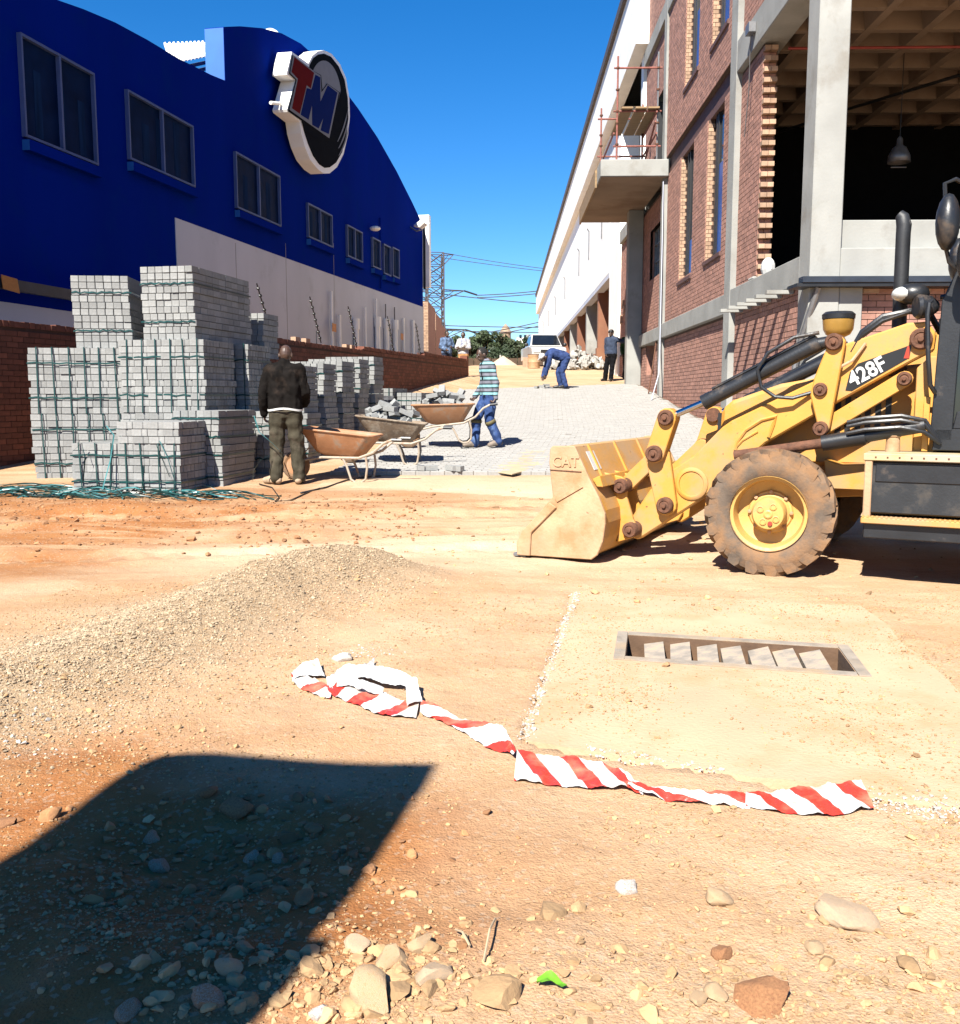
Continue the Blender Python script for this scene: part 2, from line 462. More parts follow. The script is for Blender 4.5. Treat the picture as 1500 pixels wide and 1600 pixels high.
def ground_mat():
    m = bpy.data.materials.new('soil'); m.use_nodes = True
    nt = m.node_tree; L = nt.links; b = nt.nodes['Principled BSDF']
    tc = _n(nt, 'ShaderNodeTexCoord'); at = _n(nt, 'ShaderNodeAttribute'); at.attribute_name = 'soil'
    sp = _n(nt, 'ShaderNodeSeparateColor'); L.new(at.outputs['Color'], sp.inputs[0])
    def noise(s, d=8, r=0.6):
        n = _n(nt, 'ShaderNodeTexNoise'); n.inputs['Scale'].default_value = s; n.inputs['Detail'].default_value = d
        n.inputs['Roughness'].default_value = r
        L.new(tc.outputs['Object'], n.inputs['Vector']); return n.outputs['Fac']
    def rng(src, a, b_, lo=0.0, hi=1.0):
        r = _n(nt, 'ShaderNodeMapRange'); r.inputs['From Min'].default_value = a; r.inputs['From Max'].default_value = b_
        r.inputs['To Min'].default_value = lo; r.inputs['To Max'].default_value = hi
        L.new(src, r.inputs['Value']); return r.outputs[0]
    def mix(f, a, c):
        x_ = _n(nt, 'ShaderNodeMix', data_type='RGBA')
        if hasattr(f, 'node'): L.new(f, x_.inputs[0])
        else: x_.inputs[0].default_value = f
        for s, i in ((a, 6), (c, 7)):
            if hasattr(s, 'node'): L.new(s, x_.inputs[i])
            else: x_.inputs[i].default_value = (*[q*ALB for q in s], 1)
        return x_.outputs[2]
    c = mix(rng(noise(1.3), 0.35, 0.65), SAND, (0.80, 0.57, 0.365))
    c = mix(rng(noise(0.6, 5), 0.5, 0.7, 0, 0.6), c, (0.56, 0.33, 0.155))
    c = mix(sp.outputs[0], c, mix(rng(noise(4), 0.3, 0.7), REDSOIL_SHADE_TINT, (0.52, 0.235, 0.085)))
    mpg = _n(nt, 'ShaderNodeMapping'); mpg.inputs['Scale'].default_value = (0.16, 1.5, 1); L.new(tc.outputs['Object'], mpg.inputs[0])
    ns = _n(nt, 'ShaderNodeTexNoise'); ns.inputs['Scale'].default_value = 2.6; ns.inputs['Detail'].default_value = 9; ns.inputs['Roughness'].default_value = 0.7
    L.new(mpg.outputs[0], ns.inputs['Vector'])
    sxy = _n(nt, 'ShaderNodeSeparateXYZ'); L.new(tc.outputs['Object'], sxy.inputs[0])
    far_ = rng(sxy.outputs[1], 5.0, 8.0)
    def mul(a, b__):
        q = _n(nt, 'ShaderNodeMath', operation='MULTIPLY'); L.new(a, q.inputs[0]); L.new(b__, q.inputs[1]); return q.outputs[0]
    c = mix(mul(rng(ns.outputs['Fac'], 0.5, 0.68, 0, 0.7), far_), c, (0.44, 0.21, 0.09))
    c = mix(mul(rng(ns.outputs['Fac'], 0.46, 0.30, 0, 0.6), far_), c, (0.80, 0.60, 0.38))
    c = mix(sp.outputs[1], c, mix(rng(noise(60, 3), 0.35, 0.65), (0.40, 0.28, 0.165), (0.60, 0.44, 0.275)))
    c = mix(sp.outputs[2], c, (0.86, 0.66, 0.45))
    c = mix(rng(noise(42, 4, 0.7), 0.52, 0.75, 0, 0.55), c, (0.36, 0.21, 0.10))
    vo = _n(nt, 'ShaderNodeTexVoronoi'); vo.inputs['Scale'].default_value = 75; L.new(tc.outputs['Object'], vo.inputs['Vector'])
    hsv = _n(nt, 'ShaderNodeSeparateColor'); L.new(vo.outputs['Color'], hsv.inputs[0])
    c = mix(rng(hsv.outputs[0], 0.86, 0.94, 0, 0.3), c, (0.68, 0.56, 0.42))
    L.new(c, b.inputs['Base Color'])
    b.inputs['Roughness'].default_value = 0.95; b.inputs['Specular IOR Level'].default_value = 0.15
    vb = _n(nt, 'ShaderNodeTexVoronoi'); vb.inputs['Scale'].default_value = 120; L.new(tc.outputs['Object'], vb.inputs['Vector'])
    h1 = _n(nt, 'ShaderNodeMath', operation='MULTIPLY_ADD'); L.new(vb.outputs['Distance'], h1.inputs[0]); h1.inputs[1].default_value = -0.5
    L.new(noise(55, 8, 0.75), h1.inputs[2])
    b1 = _n(nt, 'ShaderNodeBump'); b1.inputs['Strength'].default_value = 0.6; b1.inputs['Distance'].default_value = 0.011
    L.new(h1.outputs[0], b1.inputs['Height'])
    b2 = _n(nt, 'ShaderNodeBump'); b2.inputs['Strength'].default_value = 0.45; b2.inputs['Distance'].default_value = 0.04
    L.new(noise(7, 7, 0.65), b2.inputs['Height']); L.new(b1.outputs[0], b2.inputs['Normal']); L.new(b2.outputs[0], b.inputs['Normal'])
    return m
M['soil'] = ground_mat()
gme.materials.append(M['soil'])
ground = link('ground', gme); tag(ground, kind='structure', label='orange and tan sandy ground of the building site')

# ------------------------------------------------------------------ paved ramp
PAV = [(-2.45, 13.25), (4.18, 13.25), (4.18, 31.4), (2.2, 30.6), (0.4, 29.4), (-1.3, 28.8), (-1.75, 19.0)]
def strip_mesh(name, mat, quads_):
    mb = MB()
    for q in quads_: mb.quad(*q)
    return mb.mesh(name, mat)
def pz(yv): return float(prof(yv)) + 0.055
bed = MB()
ys = [13.27] + list(np.arange(14, 31.5, 1.0))
for a, b_ in zip(ys[:-1], ys[1:]):
    xl = lambda t: np.interp(t, [13.25, 19, 28.8], [-2.43, -1.73, -1.28]) if t < 28.8 else np.interp(t, [28.8, 31.4], [-1.28, 4.0])
    bed.quad((xl(a), a, pz(a)-0.006), (4.22, a, pz(a)-0.006), (4.22, b_, pz(b_)-0.006), (xl(b_), b_, pz(b_)-0.006))
bed.quad((-2.43, 13.27, pz(13.27)-0.006), (4.22, 13.27, pz(13.27)-0.006), (4.22, 13.27, 0.1), (-2.43, 13.27, 0.1))
M['joint_sand'] = pmat('joint_sand', (0.20, 0.16, 0.12), 0.95, 0.2, 12, 0.2, 60)
paving = bed.build('paving', M['joint_sand']); tag(paving, kind='structure', label='pale concrete paver ramp between the two buildings')
pm = MB()
def paver_mesh(lx, ly, lz, c=0.006):
    m = MB(); n = len(m.v)
    x, y_ = lx/2, ly/2
    for (dx, dy, z) in ((x, y_, -lz), (x, y_, -c), (x-c, y_-c, 0)):
        m.v += [(-dx, -dy, z), (dx, -dy, z), (dx, dy, z), (-dx, dy, z)]
    for k in (0, 4):
        for i in range(4):
            j = (i+1) % 4; m.f.append((k+i, k+j, k+4+j, k+4+i))
    m.f.append((8, 9, 10, 11))
    return m
pfull = paver_mesh(0.193, 0.093, 0.06)
pfull_me = pfull.mesh('paver', M['laid_paver_obj'])
rest_v, rest_f = [], []
tmpl = np.array(pfull.v); tf = np.array([f for f in pfull.f])
cnt = 0; row = 0; yv = 13.30
while yv < 31.4:
    slope = math.atan2(pz(yv+0.05)-pz(yv-0.05), 0.1)
    xl = np.interp(yv, [13.25, 19, 28.8, 31.4], [-2.45, -1.75, -1.3, 4.0])
    xs0 = xl + (0.1 if row % 2 else 0.0) + 0.1
    for xv in np.arange(xs0, 4.15, 0.2):
        p = np.array([xv + RNG.normal(0, .0015), yv + RNG.normal(0, .0015), pz(yv) + RNG.normal(0, .0022)])
        if cnt < 300:
            o = link('paver', pfull_me, paving); o.location = p; o.rotation_euler = (slope + RNG.normal(0, .006), RNG.normal(0, .006), RNG.normal(0, .008))
            cnt += 1
        else:
            t = tmpl.copy(); cs, sn = math.cos(slope), math.sin(slope)
            a = RNG.normal(0, .006)
            tz = t[:, 2] + t[:, 0]*a
            q = np.stack([t[:, 0], t[:, 1]*cs - tz*sn, t[:, 1]*sn + tz*cs], 1) + p
            rest_f.append(tf + 12*len(rest_v)); rest_v.append(q)
    yv += 0.1*math.cos(slope); row += 1
rv = np.concatenate(rest_v); rf = np.concatenate(rest_f)
me = bpy.data.meshes.new('paver_field'); me.from_pydata(rv.tolist(), [], rf.tolist()); me.materials.append(M['laid_paver'])
o = link('paver_field', me, paving); o['kind'] = 'stuff'

# ------------------------------------------------------------------ bricks
def brick_panel(name, O, U, N, W, Hh, mats, parent, holes=(), n_ind=0, course=0.085, blen=0.232, base=None, top_step=None, v0fun=None):
    """bricks of stretcher bond on the plane through O, along U (unit), outward N; holes (u0,u1,v0,v1)"""
    O, U, N = V(O), V(U).normalized(), V(N).normalized()
    off = BASE.get(parent.name, V((0, 0, 0))) if parent is not None else V((0, 0, 0))
    mort, bmat, omat = mats
    Z = V((0, 0, 1))
    bk = MB()
    # mortar sheet, cut around the holes on a grid
    us = sorted({0.0, W} | {min(max(h[i], 0), W) for h in holes for i in (0, 1)})
    vs = sorted({0.0, Hh} | {min(max(h[i], 0), Hh) for h in holes for i in (2, 3)})
    for a, b_ in zip(us[:-1], us[1:]):
        for c, d in zip(vs[:-1], vs[1:]):
            m_ = ((a+b_)/2, (c+d)/2)
            if any(h[0] < m_[0] < h[1] and h[2] < m_[1] < h[3] for h in holes): continue
            bk.quad(O+U*a+Z*c, O+U*b_+Z*c, O+U*b_+Z*d, O+U*a+Z*d)
    panel = bk.build(name, mort, parent)
    g = 0.010
    L = []
    nc = int(Hh/course)
    for r in range(nc):
        v0, v1 = r*course, (r+1)*course - g
        u = -(blen/2 if r % 2 else 0.0)
        while u < W:
            segs = [(max(u, 0), min(u+blen-g, W))]
            for h in holes:
                if h[2] < (v0+v1)/2 < h[3]:
                    ns = []
                    for a, b_ in segs:
                        if b_ <= h[0] or a >= h[1]: ns.append((a, b_)); continue
                        if a < h[0]: ns.append((a, h[0]))
                        if b_ > h[1]: ns.append((h[1], b_))
                    segs = ns
            for a, b_ in segs:
                if b_-a > 0.03: L.append((a, b_, v0, v1))
            u += blen
    if not L: return panel
    A = np.array(L)
    # nearest full bricks that lie in the picture become parts of their own
    ind = set()
    if n_ind:
        ctr = [O + U*((a+b_)/2) + Z*((c+d)/2) for a, b_, c, d in L]
        sc = []
        for i, p in enumerate(ctr):
            if L[i][1]-L[i][0] < blen-g-0.004: continue
            px, py = proj(p)
            if -20 < px < 1520 and -20 < py < 1620: sc.append(((p-CAMP).length, i))
        sc.sort(); ind = {i for _, i in sc[:n_ind]}
        bw, bh, bd = blen-g, course-g, 0.012
        bm_ = MB().box(0, bw, -bd, 0.012, 0, bh); bm_.f = bm_.f
        bme = bm_.mesh('brick', omat)
        rot = Matrix((U, -N, Z)).transposed()
        for i in sorted(ind):
            a, b_, c, d = L[i]
            o = link('brick', bme, panel)
            j = RNG.normal(0, .0012, 2)
            o.matrix_local = Matrix.Translation(O - off + U*a + Z*c + N*(0.0+j[0])) @ rot.to_4x4()
    keep = np.array([i for i in range(len(L)) if i not in ind])
    A = A[keep]; n = len(A)
    dep = 0.012 + RNG.normal(0, .0012, n)
    u0, u1, v0, v1 = A.T
    On, Un, Nn = np.array(O - off), np.array(U), np.array(N)
    def pt(u, v, d): return On + u[:, None]*Un + v[:, None]*np.array([0, 0, 1.0]) + d[:, None]*Nn
    z0 = np.full(n, -0.002)
    P = np.stack([pt(u0, v0, z0), pt(u1, v0, z0), pt(u1, v1, z0), pt(u0, v1, z0), pt(u0, v0, dep), pt(u1, v0, dep), pt(u1, v1, dep), pt(u0, v1, dep)], 1)
    F = np.array([(4, 5, 6, 7), (0, 1, 5, 4), (1, 2, 6, 5), (2, 3, 7, 6), (3, 0, 4, 7)])
    if U.cross(Z).dot(N) < 0: F = F[:, ::-1]
    faces = (F[None] + 8*np.arange(n)[:, None, None]).reshape(-1, 4)
    me = bpy.data.meshes.new('brickwork'); me.from_pydata(P.reshape(-1, 3).tolist(), [], faces.tolist()); me.materials.append(bmat)
    o = link('brickwork', me, panel); o['kind'] = 'stuff'
    return panel
BM = (M['mortar'], M['brick'], M['brick_obj'])
WM = (M['wall_mortar'], M['wall_brick'], M['wall_brick_obj'])
# ------------------------------------------------------------------ boundary wall (left)
WPTS = [V((-8.77, 9.4, 0)), V((-6.9, 16.4, 0)), V((-4.5, 18.2, 0)), V((-1.35, 33.5, 0))]
WTOP = [2.43, 2.43, 2.42, 2.66]
bw = thing('boundary_wall', 'long dark red brick boundary wall running behind the paver packs up the ramp', 'wall', tuple(WPTS[0]))
for i in range(3):
    a, b_ = WPTS[i], WPTS[i+1]
    d = (b_ - a); Ln = d.length; U = d.normalized(); N = V((U.y, -U.x, 0))
    top = max(WTOP[i], WTOP[i+1])
    core = MB(); zt = WTOP[i]-0.09
    for (zz0, zz1) in ((WTOP[i]-0.09, WTOP[i+1]-0.09),):
        q = a - N*0.24; r_ = b_ - N*0.24
        core.v += [tuple(p) for p in (q, r_, b_ - N*0.004, a - N*0.004)]
        core.v += [tuple(p) for p in (q+V((0,0,zz0)), r_+V((0,0,zz1)), b_-N*0.004+V((0,0,zz1)), a-N*0.004+V((0,0,zz0)))]
        core.f += [(0,1,5,4),(1,2,6,5),(3,0,4,7),(4,5,6,7)]
    core.build('wall_core', M['wall_mortar'], bw)
    brick_panel('brick_face', a, U, N, Ln, min(WTOP[i], WTOP[i+1])-0.09, WM, bw, n_ind=[130, 0, 170][i])
    if i == 2:   # wedge of extra courses where the coping climbs with the ramp
        for k, (s0, h) in enumerate(((5.2, 0.085), (10.4, 0.17))):
            brick_panel('brick_face', a + U*s0 + V((0, 0, WTOP[i]-0.09 + 0.085*k)), U, N, Ln - s0, 0.085, WM, bw)
    # coping of bricks on edge
    cop = MB(); n = int(Ln/0.112)
    for k in range(n):
        s0 = k*0.112; zc = np.interp(s0, [0, Ln], [WTOP[i], WTOP[i+1]]) - 0.09
        if i == 2: zc = WTOP[i]-0.09 + (0.085 if s0 > 5.2 else 0) + (0.085 if s0 > 10.4 else 0)
        jz = RNG.normal(0, .004); jn = RNG.normal(0, .005)
        cop.obox(a + U*s0 + N*(0.02+jn) + V((0,0,zc+0.002)), U*0.102, -N*0.225, V((0,0,0.088+jz)))
    co = cop.build('coping', M['wall_brick'], bw); co['kind'] = 'stuff'
# free end of the wall
e = WPTS[3]; U3 = (WPTS[3]-WPTS[2]).normalized(); N3 = V((U3.y, -U3.x, 0))
MB().obox(e - N3*0.24, U3*0.24, N3*0.25, V((0,0,2.70))).build('end_pier', M['wall_brick'], bw)
# electric fence brackets leaning over the coping
def wall_at(px):
    d = ray(px, 600)
    for i in (2, 1, 0):
        a, b_ = WPTS[i], WPTS[i+1]; u = b_ - a; n = V((u.y, -u.x, 0))
        p = CAMP + d*((a-CAMP).dot(n)/d.dot(n)); t = (p-a).dot(u)/u.length_squared
        if -0.01 <= t <= 1.01: return p, u.normalized(), n.normalized()
for px in (427, 504, 560, 618, 660):
    p, u, n = wall_at(px); p = V((p.x, p.y, 2.42)) - n*0.12
    br = MB(); q = p + V((0,0,0.28))
    br.tube([p, q], 0.012, 5)
    tip = p + V((0,0,0.95)) - u*0.55 + n*0.1; foot = p + V((0,0,0.05)) + u*0.25
    br.tube([foot, tip], 0.014, 5)
    for k in range(7):
        w = foot.lerp(tip, (k+0.8)/7.5); br.ell(w, (0.035, 0.035, 0.035), None, 6, 4)
    br.build('fence_bracket', M['black'], bw)
for kb, (px, dx) in enumerate(((470, 0), (486, 0.15), (548, 0), (556, 0.2), (600, 0), (628, 0.1))):
    p, u, n = wall_at(px)
    lb = MB(); lb.obox(V((p.x, p.y, 2.43)) - n*0.2, u*0.22, n*0.11, V((0,0,0.085)))
    ob = lb.build('loose_brick', M['brick_pale']); tag(ob, '%s loose brick from the left on the coping of the boundary wall' % ('first', 'second', 'third', 'fourth', 'fifth', 'sixth')[kb], 'brick', 'loose bricks on the boundary wall coping')

# ------------------------------------------------------------------ brick building (right)
XF = 4.30
bb = thing('brick_building', 'unfinished red brick building with concrete frame and open corner on the right', 'building', (XF, 13.7, 0))
def cbox(name, x0, x1, y0, y1, z0, z1, m='concrete', par=None, bev=0.012):
    return MB().box(x0, x1, y0, y1, z0, z1).build(name, M[m], par or bb, bevel=bev)
XC = 4.20
cbox('column', XC, 4.62, 13.70, 14.20, -0.2, 12.0, 'concrete_light')
for y0, y1, zt in ((18.5, 19.0, 15.5), (26.6, 27.0, 15.5)):
    cbox('column', XC, 4.5, y0, y1, -0.2, zt)
cbox('beam', XC+0.004, 4.52, 14.20, 18.5, 2.90, 3.30)
cbox('beam', XC+0.004, 4.52, 19.0, 26.6, 2.88, 3.26)
cbox('beam', XC+0.004, 4.52, 27.0, 31.0, 2.86, 3.22)
cbox('beam', XC+0.004, 4.70, 14.20, 18.5, 7.18, 7.74)
cbox('beam', XC+0.004, 4.52, 19.0, 26.6, 11.28, 11.72)
cbox('beam', XC+0.004, 4.52, 27.0, 31.0, 11.28, 11.72)
cbox('beam', XC+0.004, 4.52, 31.5, 36.6, 6.9, 7.36)
lm = pmat('lintel_paint', (0.15, 0.07, 0.058), 0.7, 0.2, 3, 0.1, 40)
MB().box(4.36, 4.60, 19.0, 26.6, 7.18, 7.62).build('lintel', lm, bb)
UY, NX = V((0, 1, 0)), V((-1, 0, 0))
def panel(y0, y1, z0, z1, X=XF+0.02, holes=(), n=0, name='brick_panel'):
    hs_ = [(h[0]-y0, h[1]-y0, h[2]-z0, h[3]-z0) for h in holes]
    return brick_panel(name, V((X, y0, z0)), UY, NX, y1-y0, z1-z0, BM, bb, hs_, n)
panel(14.20, 18.5, 0.0, 2.90, n=110)
panel(19.0, 26.6, 0.2, 2.88)
panel(27.0, 37.0, 0.6, 2.86, holes=[(28.4, 30.0, 1.95, 2.86)])
panel(17.05, 18.5, 3.30, 7.18, n=60)
S1, S2 = (23.0, 24.7), (19.9, 21.5)
lowslots = [(S1[0], S1[1], 4.15, 7.18), (S2[0], S2[1], 4.22, 7.18)]
upslots = [(S1[0]-0.55, S1[1]-0.55, 8.6, 11.28), (S2[0]-0.4, S2[1]-0.4, 8.5, 11.28)]
panel(19.0, 26.6, 3.26, 7.18, holes=lowslots, n=60)
panel(19.0, 26.6, 7.62, 11.28, XF-0.03, holes=upslots)
MB().box(XF-0.028, 4.5, 19.0, 26.6, 7.61, 7.625).build('brick_ledge', M['mortar'], bb)
panel(14.20, 18.5, 7.74, 12.0)
panel(27.0, 37.0, 3.22, 6.95, holes=[(27.7, 29.6, 4.75, 6.2)])
panel(27.0, 31.0, 7.5, 11.28, holes=[(27.6, 28.9, 7.5, 9.7)])
panel(19.0, 31.0, 11.72, 15.5)
# toothed end of the unfinished brickwork
tb = MB(); tp = MB()
for k in range(int(3.85/0.085)):
    z = 3.31 + k*0.085
    yo = 16.93 if k % 2 == 0 else 17.05
    for j in range(2):
        tb2 = tb if k % 2 else tp
        tb2.box(4.31+0.113*j, 4.31+0.113*j+0.105, yo + RNG.normal(0, .006), 17.058, z, z+0.075)
t1 = tp.build('toothing_brick', M['brick_pale'], bb); t1['kind'] = 'stuff'
t2 = tb.build('toothing_brick', M['brick'], bb); t2['kind'] = 'stuff'
MB().box(4.325, 4.55, 17.06, 18.5, 3.3, 7.18).build('wall_leaf', M['mortar'], bb)
for k in range(5):
    MB().ell((4.26, 16.95+0.06*k, 3.325), (0.05, 0.05, 0.03), None, 7, 5).build('mortar_dropping', M['concrete_light'], bb)
# window slots: jamb of pale bricks, glass, frame, sill
def slot(y0, y1, z0, z1, X, film):
    w = MB().box(X+0.14, X+0.16, y0, y1, z0, z1).build('window', M['glass'], bb)
    if film: MB().box(X+0.125, X+0.137, y0+0.55, y0+1.0, z0, z0+film).build('protective_film', M['blue_film'], w)
    MB().box(X+0.10, X+0.18, y1-0.42, y1-0.34, z0, z1).build('window_frame', M['black'], w)
    MB().box(X+0.10, X+0.18, y0+1.02, y0+1.08, z0, z1).build('window_frame', M['black'], w)
    brick_panel('jamb', V((X+0.005, y1, z0)), V((1, 0, 0)), V((0, -1, 0)), 0.15, z1-z0, (M['mortar'], M['brick_pale'], None), bb, blen=0.12)
    s = MB(); s.prism([(X-0.05, y0-0.03, z0-0.02), (X+0.2, y0-0.03, z0+0.05), (X+0.2, y0-0.03, z0-0.13), (X-0.05, y0-0.03, z0-0.10)], (0, y1-y0+0.06, 0))
    s.build('window_sill', lm, bb)
for (a, b_, c, d), f in zip(lowslots, (0.9, 1.9)): slot(a, b_, c, d, XF+0.02, f)
for (a, b_, c, d), f in zip(upslots, (1.5, 1.9)): slot(a, b_, c, d, XF-0.03, f)
# openings of the left bay
w = MB().box(XF+0.20, XF+0.22, 27.7, 29.6, 4.75, 6.2).build('window', M['glass'], bb)
fr = MB()
for z in (4.75, 5.25, 5.75, 6.17): fr.box(XF+0.15, XF+0.2, 27.7, 29.6, z, z+0.035)
for y_ in (27.7, 28.32, 28.95, 29.56): fr.box(XF+0.145, XF+0.2, y_, y_+0.04, 4.75, 6.2)
fr.build('window_frame', M['steel'], w)
MB().box(XF+0.1, XF+0.55, 29.62, 29.66, 4.75, 6.2).build('jamb', M['brick'], bb)
cbox('recess', XF+0.5, XF+0.55, 28.4, 30.0, 1.9, 2.86, 'black'); cbox('recess', XF+0.5, XF+0.55, 27.6, 28.9, 7.5, 9.7, 'black')
MB().box(XF+0.03, XF+0.5, 28.86, 28.92, 7.5, 9.7).build('door_frame', M['black'], bb)
MB().box(XF+0.03, XF+0.5, 30.0, 30.05, 1.9, 2.86).build('jamb', M['brick'], bb)
for k in range(7):
    MB().box(XF-0.06, XF+0.1, 33.2+0.5*k, 33.5+0.5*k, 4.0+0.25*(k % 3), 4.3+0.25*(k % 3)).build('toothing_block', M['brick_pale'], bb)
# balcony with its fin column
cbox('balcony_slab', 2.50, 4.30, 26.42, 33.2, 7.10, 7.54, 'concrete_light', bev=0.02)
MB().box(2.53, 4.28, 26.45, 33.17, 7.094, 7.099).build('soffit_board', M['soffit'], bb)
MB().box(2.44, 2.495, 27.4, 33.1, 7.02, 7.50).build('shutter_board', M['wood'], bb)
cbox('fin_column', 3.84, 4.30, 31.0, 31.5, 1.2, 7.09)
# front end: beam, upstand, wall below, steel angle
cbox('front_beam', 4.62, 16.0, 13.704, 14.1, 2.94, 3.34, 'concrete_light')
cbox('upstand', 4.62, 16.0, 13.86, 14.1, 3.345, 3.74, 'concrete')
cbox('front_beam', 4.62, 16.0, 13.704, 14.1, 7.18, 7.9, 'concrete_light')
cbox('front_column', 4.624, 4.95, 13.72, 14.1, -0.1, 2.93, 'concrete_light')
brick_panel('brick_panel', V((4.95, 13.82, 0)), V((1, 0, 0)), V((0, -1, 0)), 8.0, 2.92, BM, bb, n_ind=70)
MB().box(4.05, 11.5, 13.50, 13.70, 2.85, 2.935).build('steel_angle', M['dark_steel'], bb, bevel=0.006)
MB().box(3.98, 11.5, 13.52, 13.98, 2.80, 2.845).build('steel_plate', M['black'], bb)
MB().tube([(4.30, 13.62, 2.8), (4.12, 13.9, 1.9), (4.02, 14.0, 0.1)], 0.045, 8).build('downpipe', M['steel'], bb)
for k in range(6):
    yk = 14.75 + 0.62*k
    MB().obox((3.90, yk, 2.83), (0.40, 0, 0), (0, 0.13, 0), (0, 0.0, 0.055)).build('shutter_bearer', M['concrete'], bb)
for k in range(9):
    xk = 4.98 + 0.235*k
    if k in (0, 2, 3, 5): MB().box(xk, xk+0.22, 13.79, 13.83, 2.735, 2.795).build('brick', M['brick_pale'], bb)
# inside: floor, waffle ceiling, back walls
cbox('floor_slab', 4.53, 16.0, 14.1, 31.0, 3.05, 3.30, 'tyre', bev=0)
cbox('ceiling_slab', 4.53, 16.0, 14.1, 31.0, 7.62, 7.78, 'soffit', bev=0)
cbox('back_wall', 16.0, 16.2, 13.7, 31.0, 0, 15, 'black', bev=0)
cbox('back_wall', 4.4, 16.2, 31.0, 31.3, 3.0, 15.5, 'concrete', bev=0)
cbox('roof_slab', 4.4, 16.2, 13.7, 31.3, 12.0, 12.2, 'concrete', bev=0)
MB().box(4.55, 16.0, 22.4, 22.5, 3.3, 7.6).build('shade_sheet', pmat('shade_black', (0.008, 0.008, 0.009), 0.9, spec=0.05), bb)  # near-black sheet painted in for the deep shade of the open storey
def rib(p0, p1):
    p0, p1 = V(p0), V(p1); d = p1-p0; w = d.cross(V((0,0,1))).normalized()
    r = MB(); r.prism([p0 - w*0.07, p0 + w*0.07, p0 + w*0.15 + V((0,0,0.44)), p0 - w*0.15 + V((0,0,0.44))], d)
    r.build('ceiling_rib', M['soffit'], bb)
for k in range(13): rib((4.95+0.92*k, 14.1, 7.19), (4.95+0.92*k, 22.4, 7.19))
for k in range(9): rib((4.53, 14.75+0.92*k, 7.196), (16.0, 14.75+0.92*k, 7.196))
red_pipe = MB().tube([(4.6, 16.6, 6.95), (15.9, 16.6, 6.95)], 0.022, 6).build('sprinkler_pipe', pmat('red_pipe', (0.35, 0.03, 0.02), 0.5), bb)
MB().tube([(10.5, 14.6, 7.05), (6.6, 20.5, 7.0), (5.4, 22.3, 6.9)], 0.03, 6).build('cable_duct', M['black'], bb)
MB().tube([(4.62, 18.4, 3.3), (4.58, 17.7, 6.6)], 0.015, 5).build('cable', M['steel'], bb)
jb = MB().box(4.08, 4.195, 17.15, 17.40, 7.42, 7.58); jb.tube([(4.15, 17.3, 7.42), (4.22, 17.6, 6.6), (4.24, 17.9, 5.9)], 0.01, 5)
jb.build('junction_box', M['steel'], bb)
lp = on_plane(1405, 240, (0, 18.3, 0), (0, 1, 0))
pl = thing('pendant_lamp', 'grey bell-shaped pendant lamp hanging in the dark open storey', 'lamp', tuple(lp))
MB().lathe([(0.02, 0.30), (0.05, 0.26), (0.06, 0.14), (0.12, 0.10), (0.19, -0.04), (0.20, -0.16), (0.185, -0.16), (0.17, -0.04), (0.10, 0.08)], (0,0,0), (0,0,1), 20).build('shade', M['steel'], pl, smooth=True, local=True)
MB().tube([(0,0,0.28), (0,0,7.6-lp.z)], 0.008, 5).build('cord', M['black'], pl, local=True)
MB().tube([(-0.14,0,-0.24), (0.14,0,-0.24)], 0.012, 6).build('guard', M['steel'], pl, local=True)
bag = MB(); p = onX(1200, 418, 4.42); bag.ell(p, (0.12, 0.14, 0.17), None, 9, 7)
tag(bag.build('white_bag', M['white'], None), 'small white bag standing at the edge of the open storey', 'bag')

# leaning pole and hose against the lower wall
a, b_ = onX(1021, 640, 4.0), onX(1029, 548, 4.27)
tag(MB().tube([(4.0, 27.2, gzf(4.0, 27.2)+0.07), (4.27, 27.6, 3.0)], 0.022, 6).build('leaning_pole', M['rust']), 'thin rusty pole leaning against the brick facade below the concrete beam', 'pole')
hp = [(3.8, 25.3, pz(25.3)+0.02), (3.95, 25.8, pz(25.8)+0.25), (4.1, 26.1, 1.9), (4.17, 26.45, 2.7), (4.18, 26.5, 5.5), (4.18, 26.55, 7.0)]
tag(MB().tube(hp, 0.014, 6).build('white_hose', M['grey_paint']), 'white hose hanging down the brick facade beside the leaning pole', 'hose')

# scaffold on the balcony
sc = thing('scaffold', 'rusty tube scaffold with planks standing on the concrete balcony', 'scaffold', (3.3, 27, 7.55))
M['scaffold_red'] = pmat('scaffold_red', (0.36, 0.12, 0.09), 0.75, 0.3, 14, 0.2, 60)
def sct(name, p, q, r=0.026): return MB().tube([p, q], r, 7).build(name, M['scaffold_red'], sc)
std = [(2.95, 26.75, 10.25), (4.02, 26.75, 10.35), (2.75, 29.1, 9.6), (3.95, 29.1, 9.7)]
for k, (x_, y_, z1) in enumerate(std):
    o = sct('standard', (x_, y_, 7.55), (x_, y_, z1))
    if k == 1: o.data.materials[0] = M['steel']
    for z in (8.0, 8.55, 8.85, 9.4, 9.95):
        if z < z1: MB().lathe([(0.05, -0.02), (0.05, 0.02)], (x_, y_, z), (0,0,1), 8).build('coupler', M['rust'], sc)
for z in (7.95, 8.85, 9.95): sct('ledger', (2.85, 26.75, z), (4.12, 26.75, z))
for z in (8.25, 9.3): sct('ledger', (2.65, 29.1, z), (4.05, 29.1, z))
for x_, z in ((2.85, 8.25), (3.98, 8.25), (3.98, 8.8)): sct('ledger', (x_, 26.6, z), (x_, 29.3, z))
sct('brace', (3.98, 26.8, 8.6), (3.9, 29.0, 7.65))
for x_ in (3.05, 3.42, 3.75): MB().box(x_, x_+0.30, 26.6, 29.3, 8.885, 8.93).build('plank', M['wood'], sc)

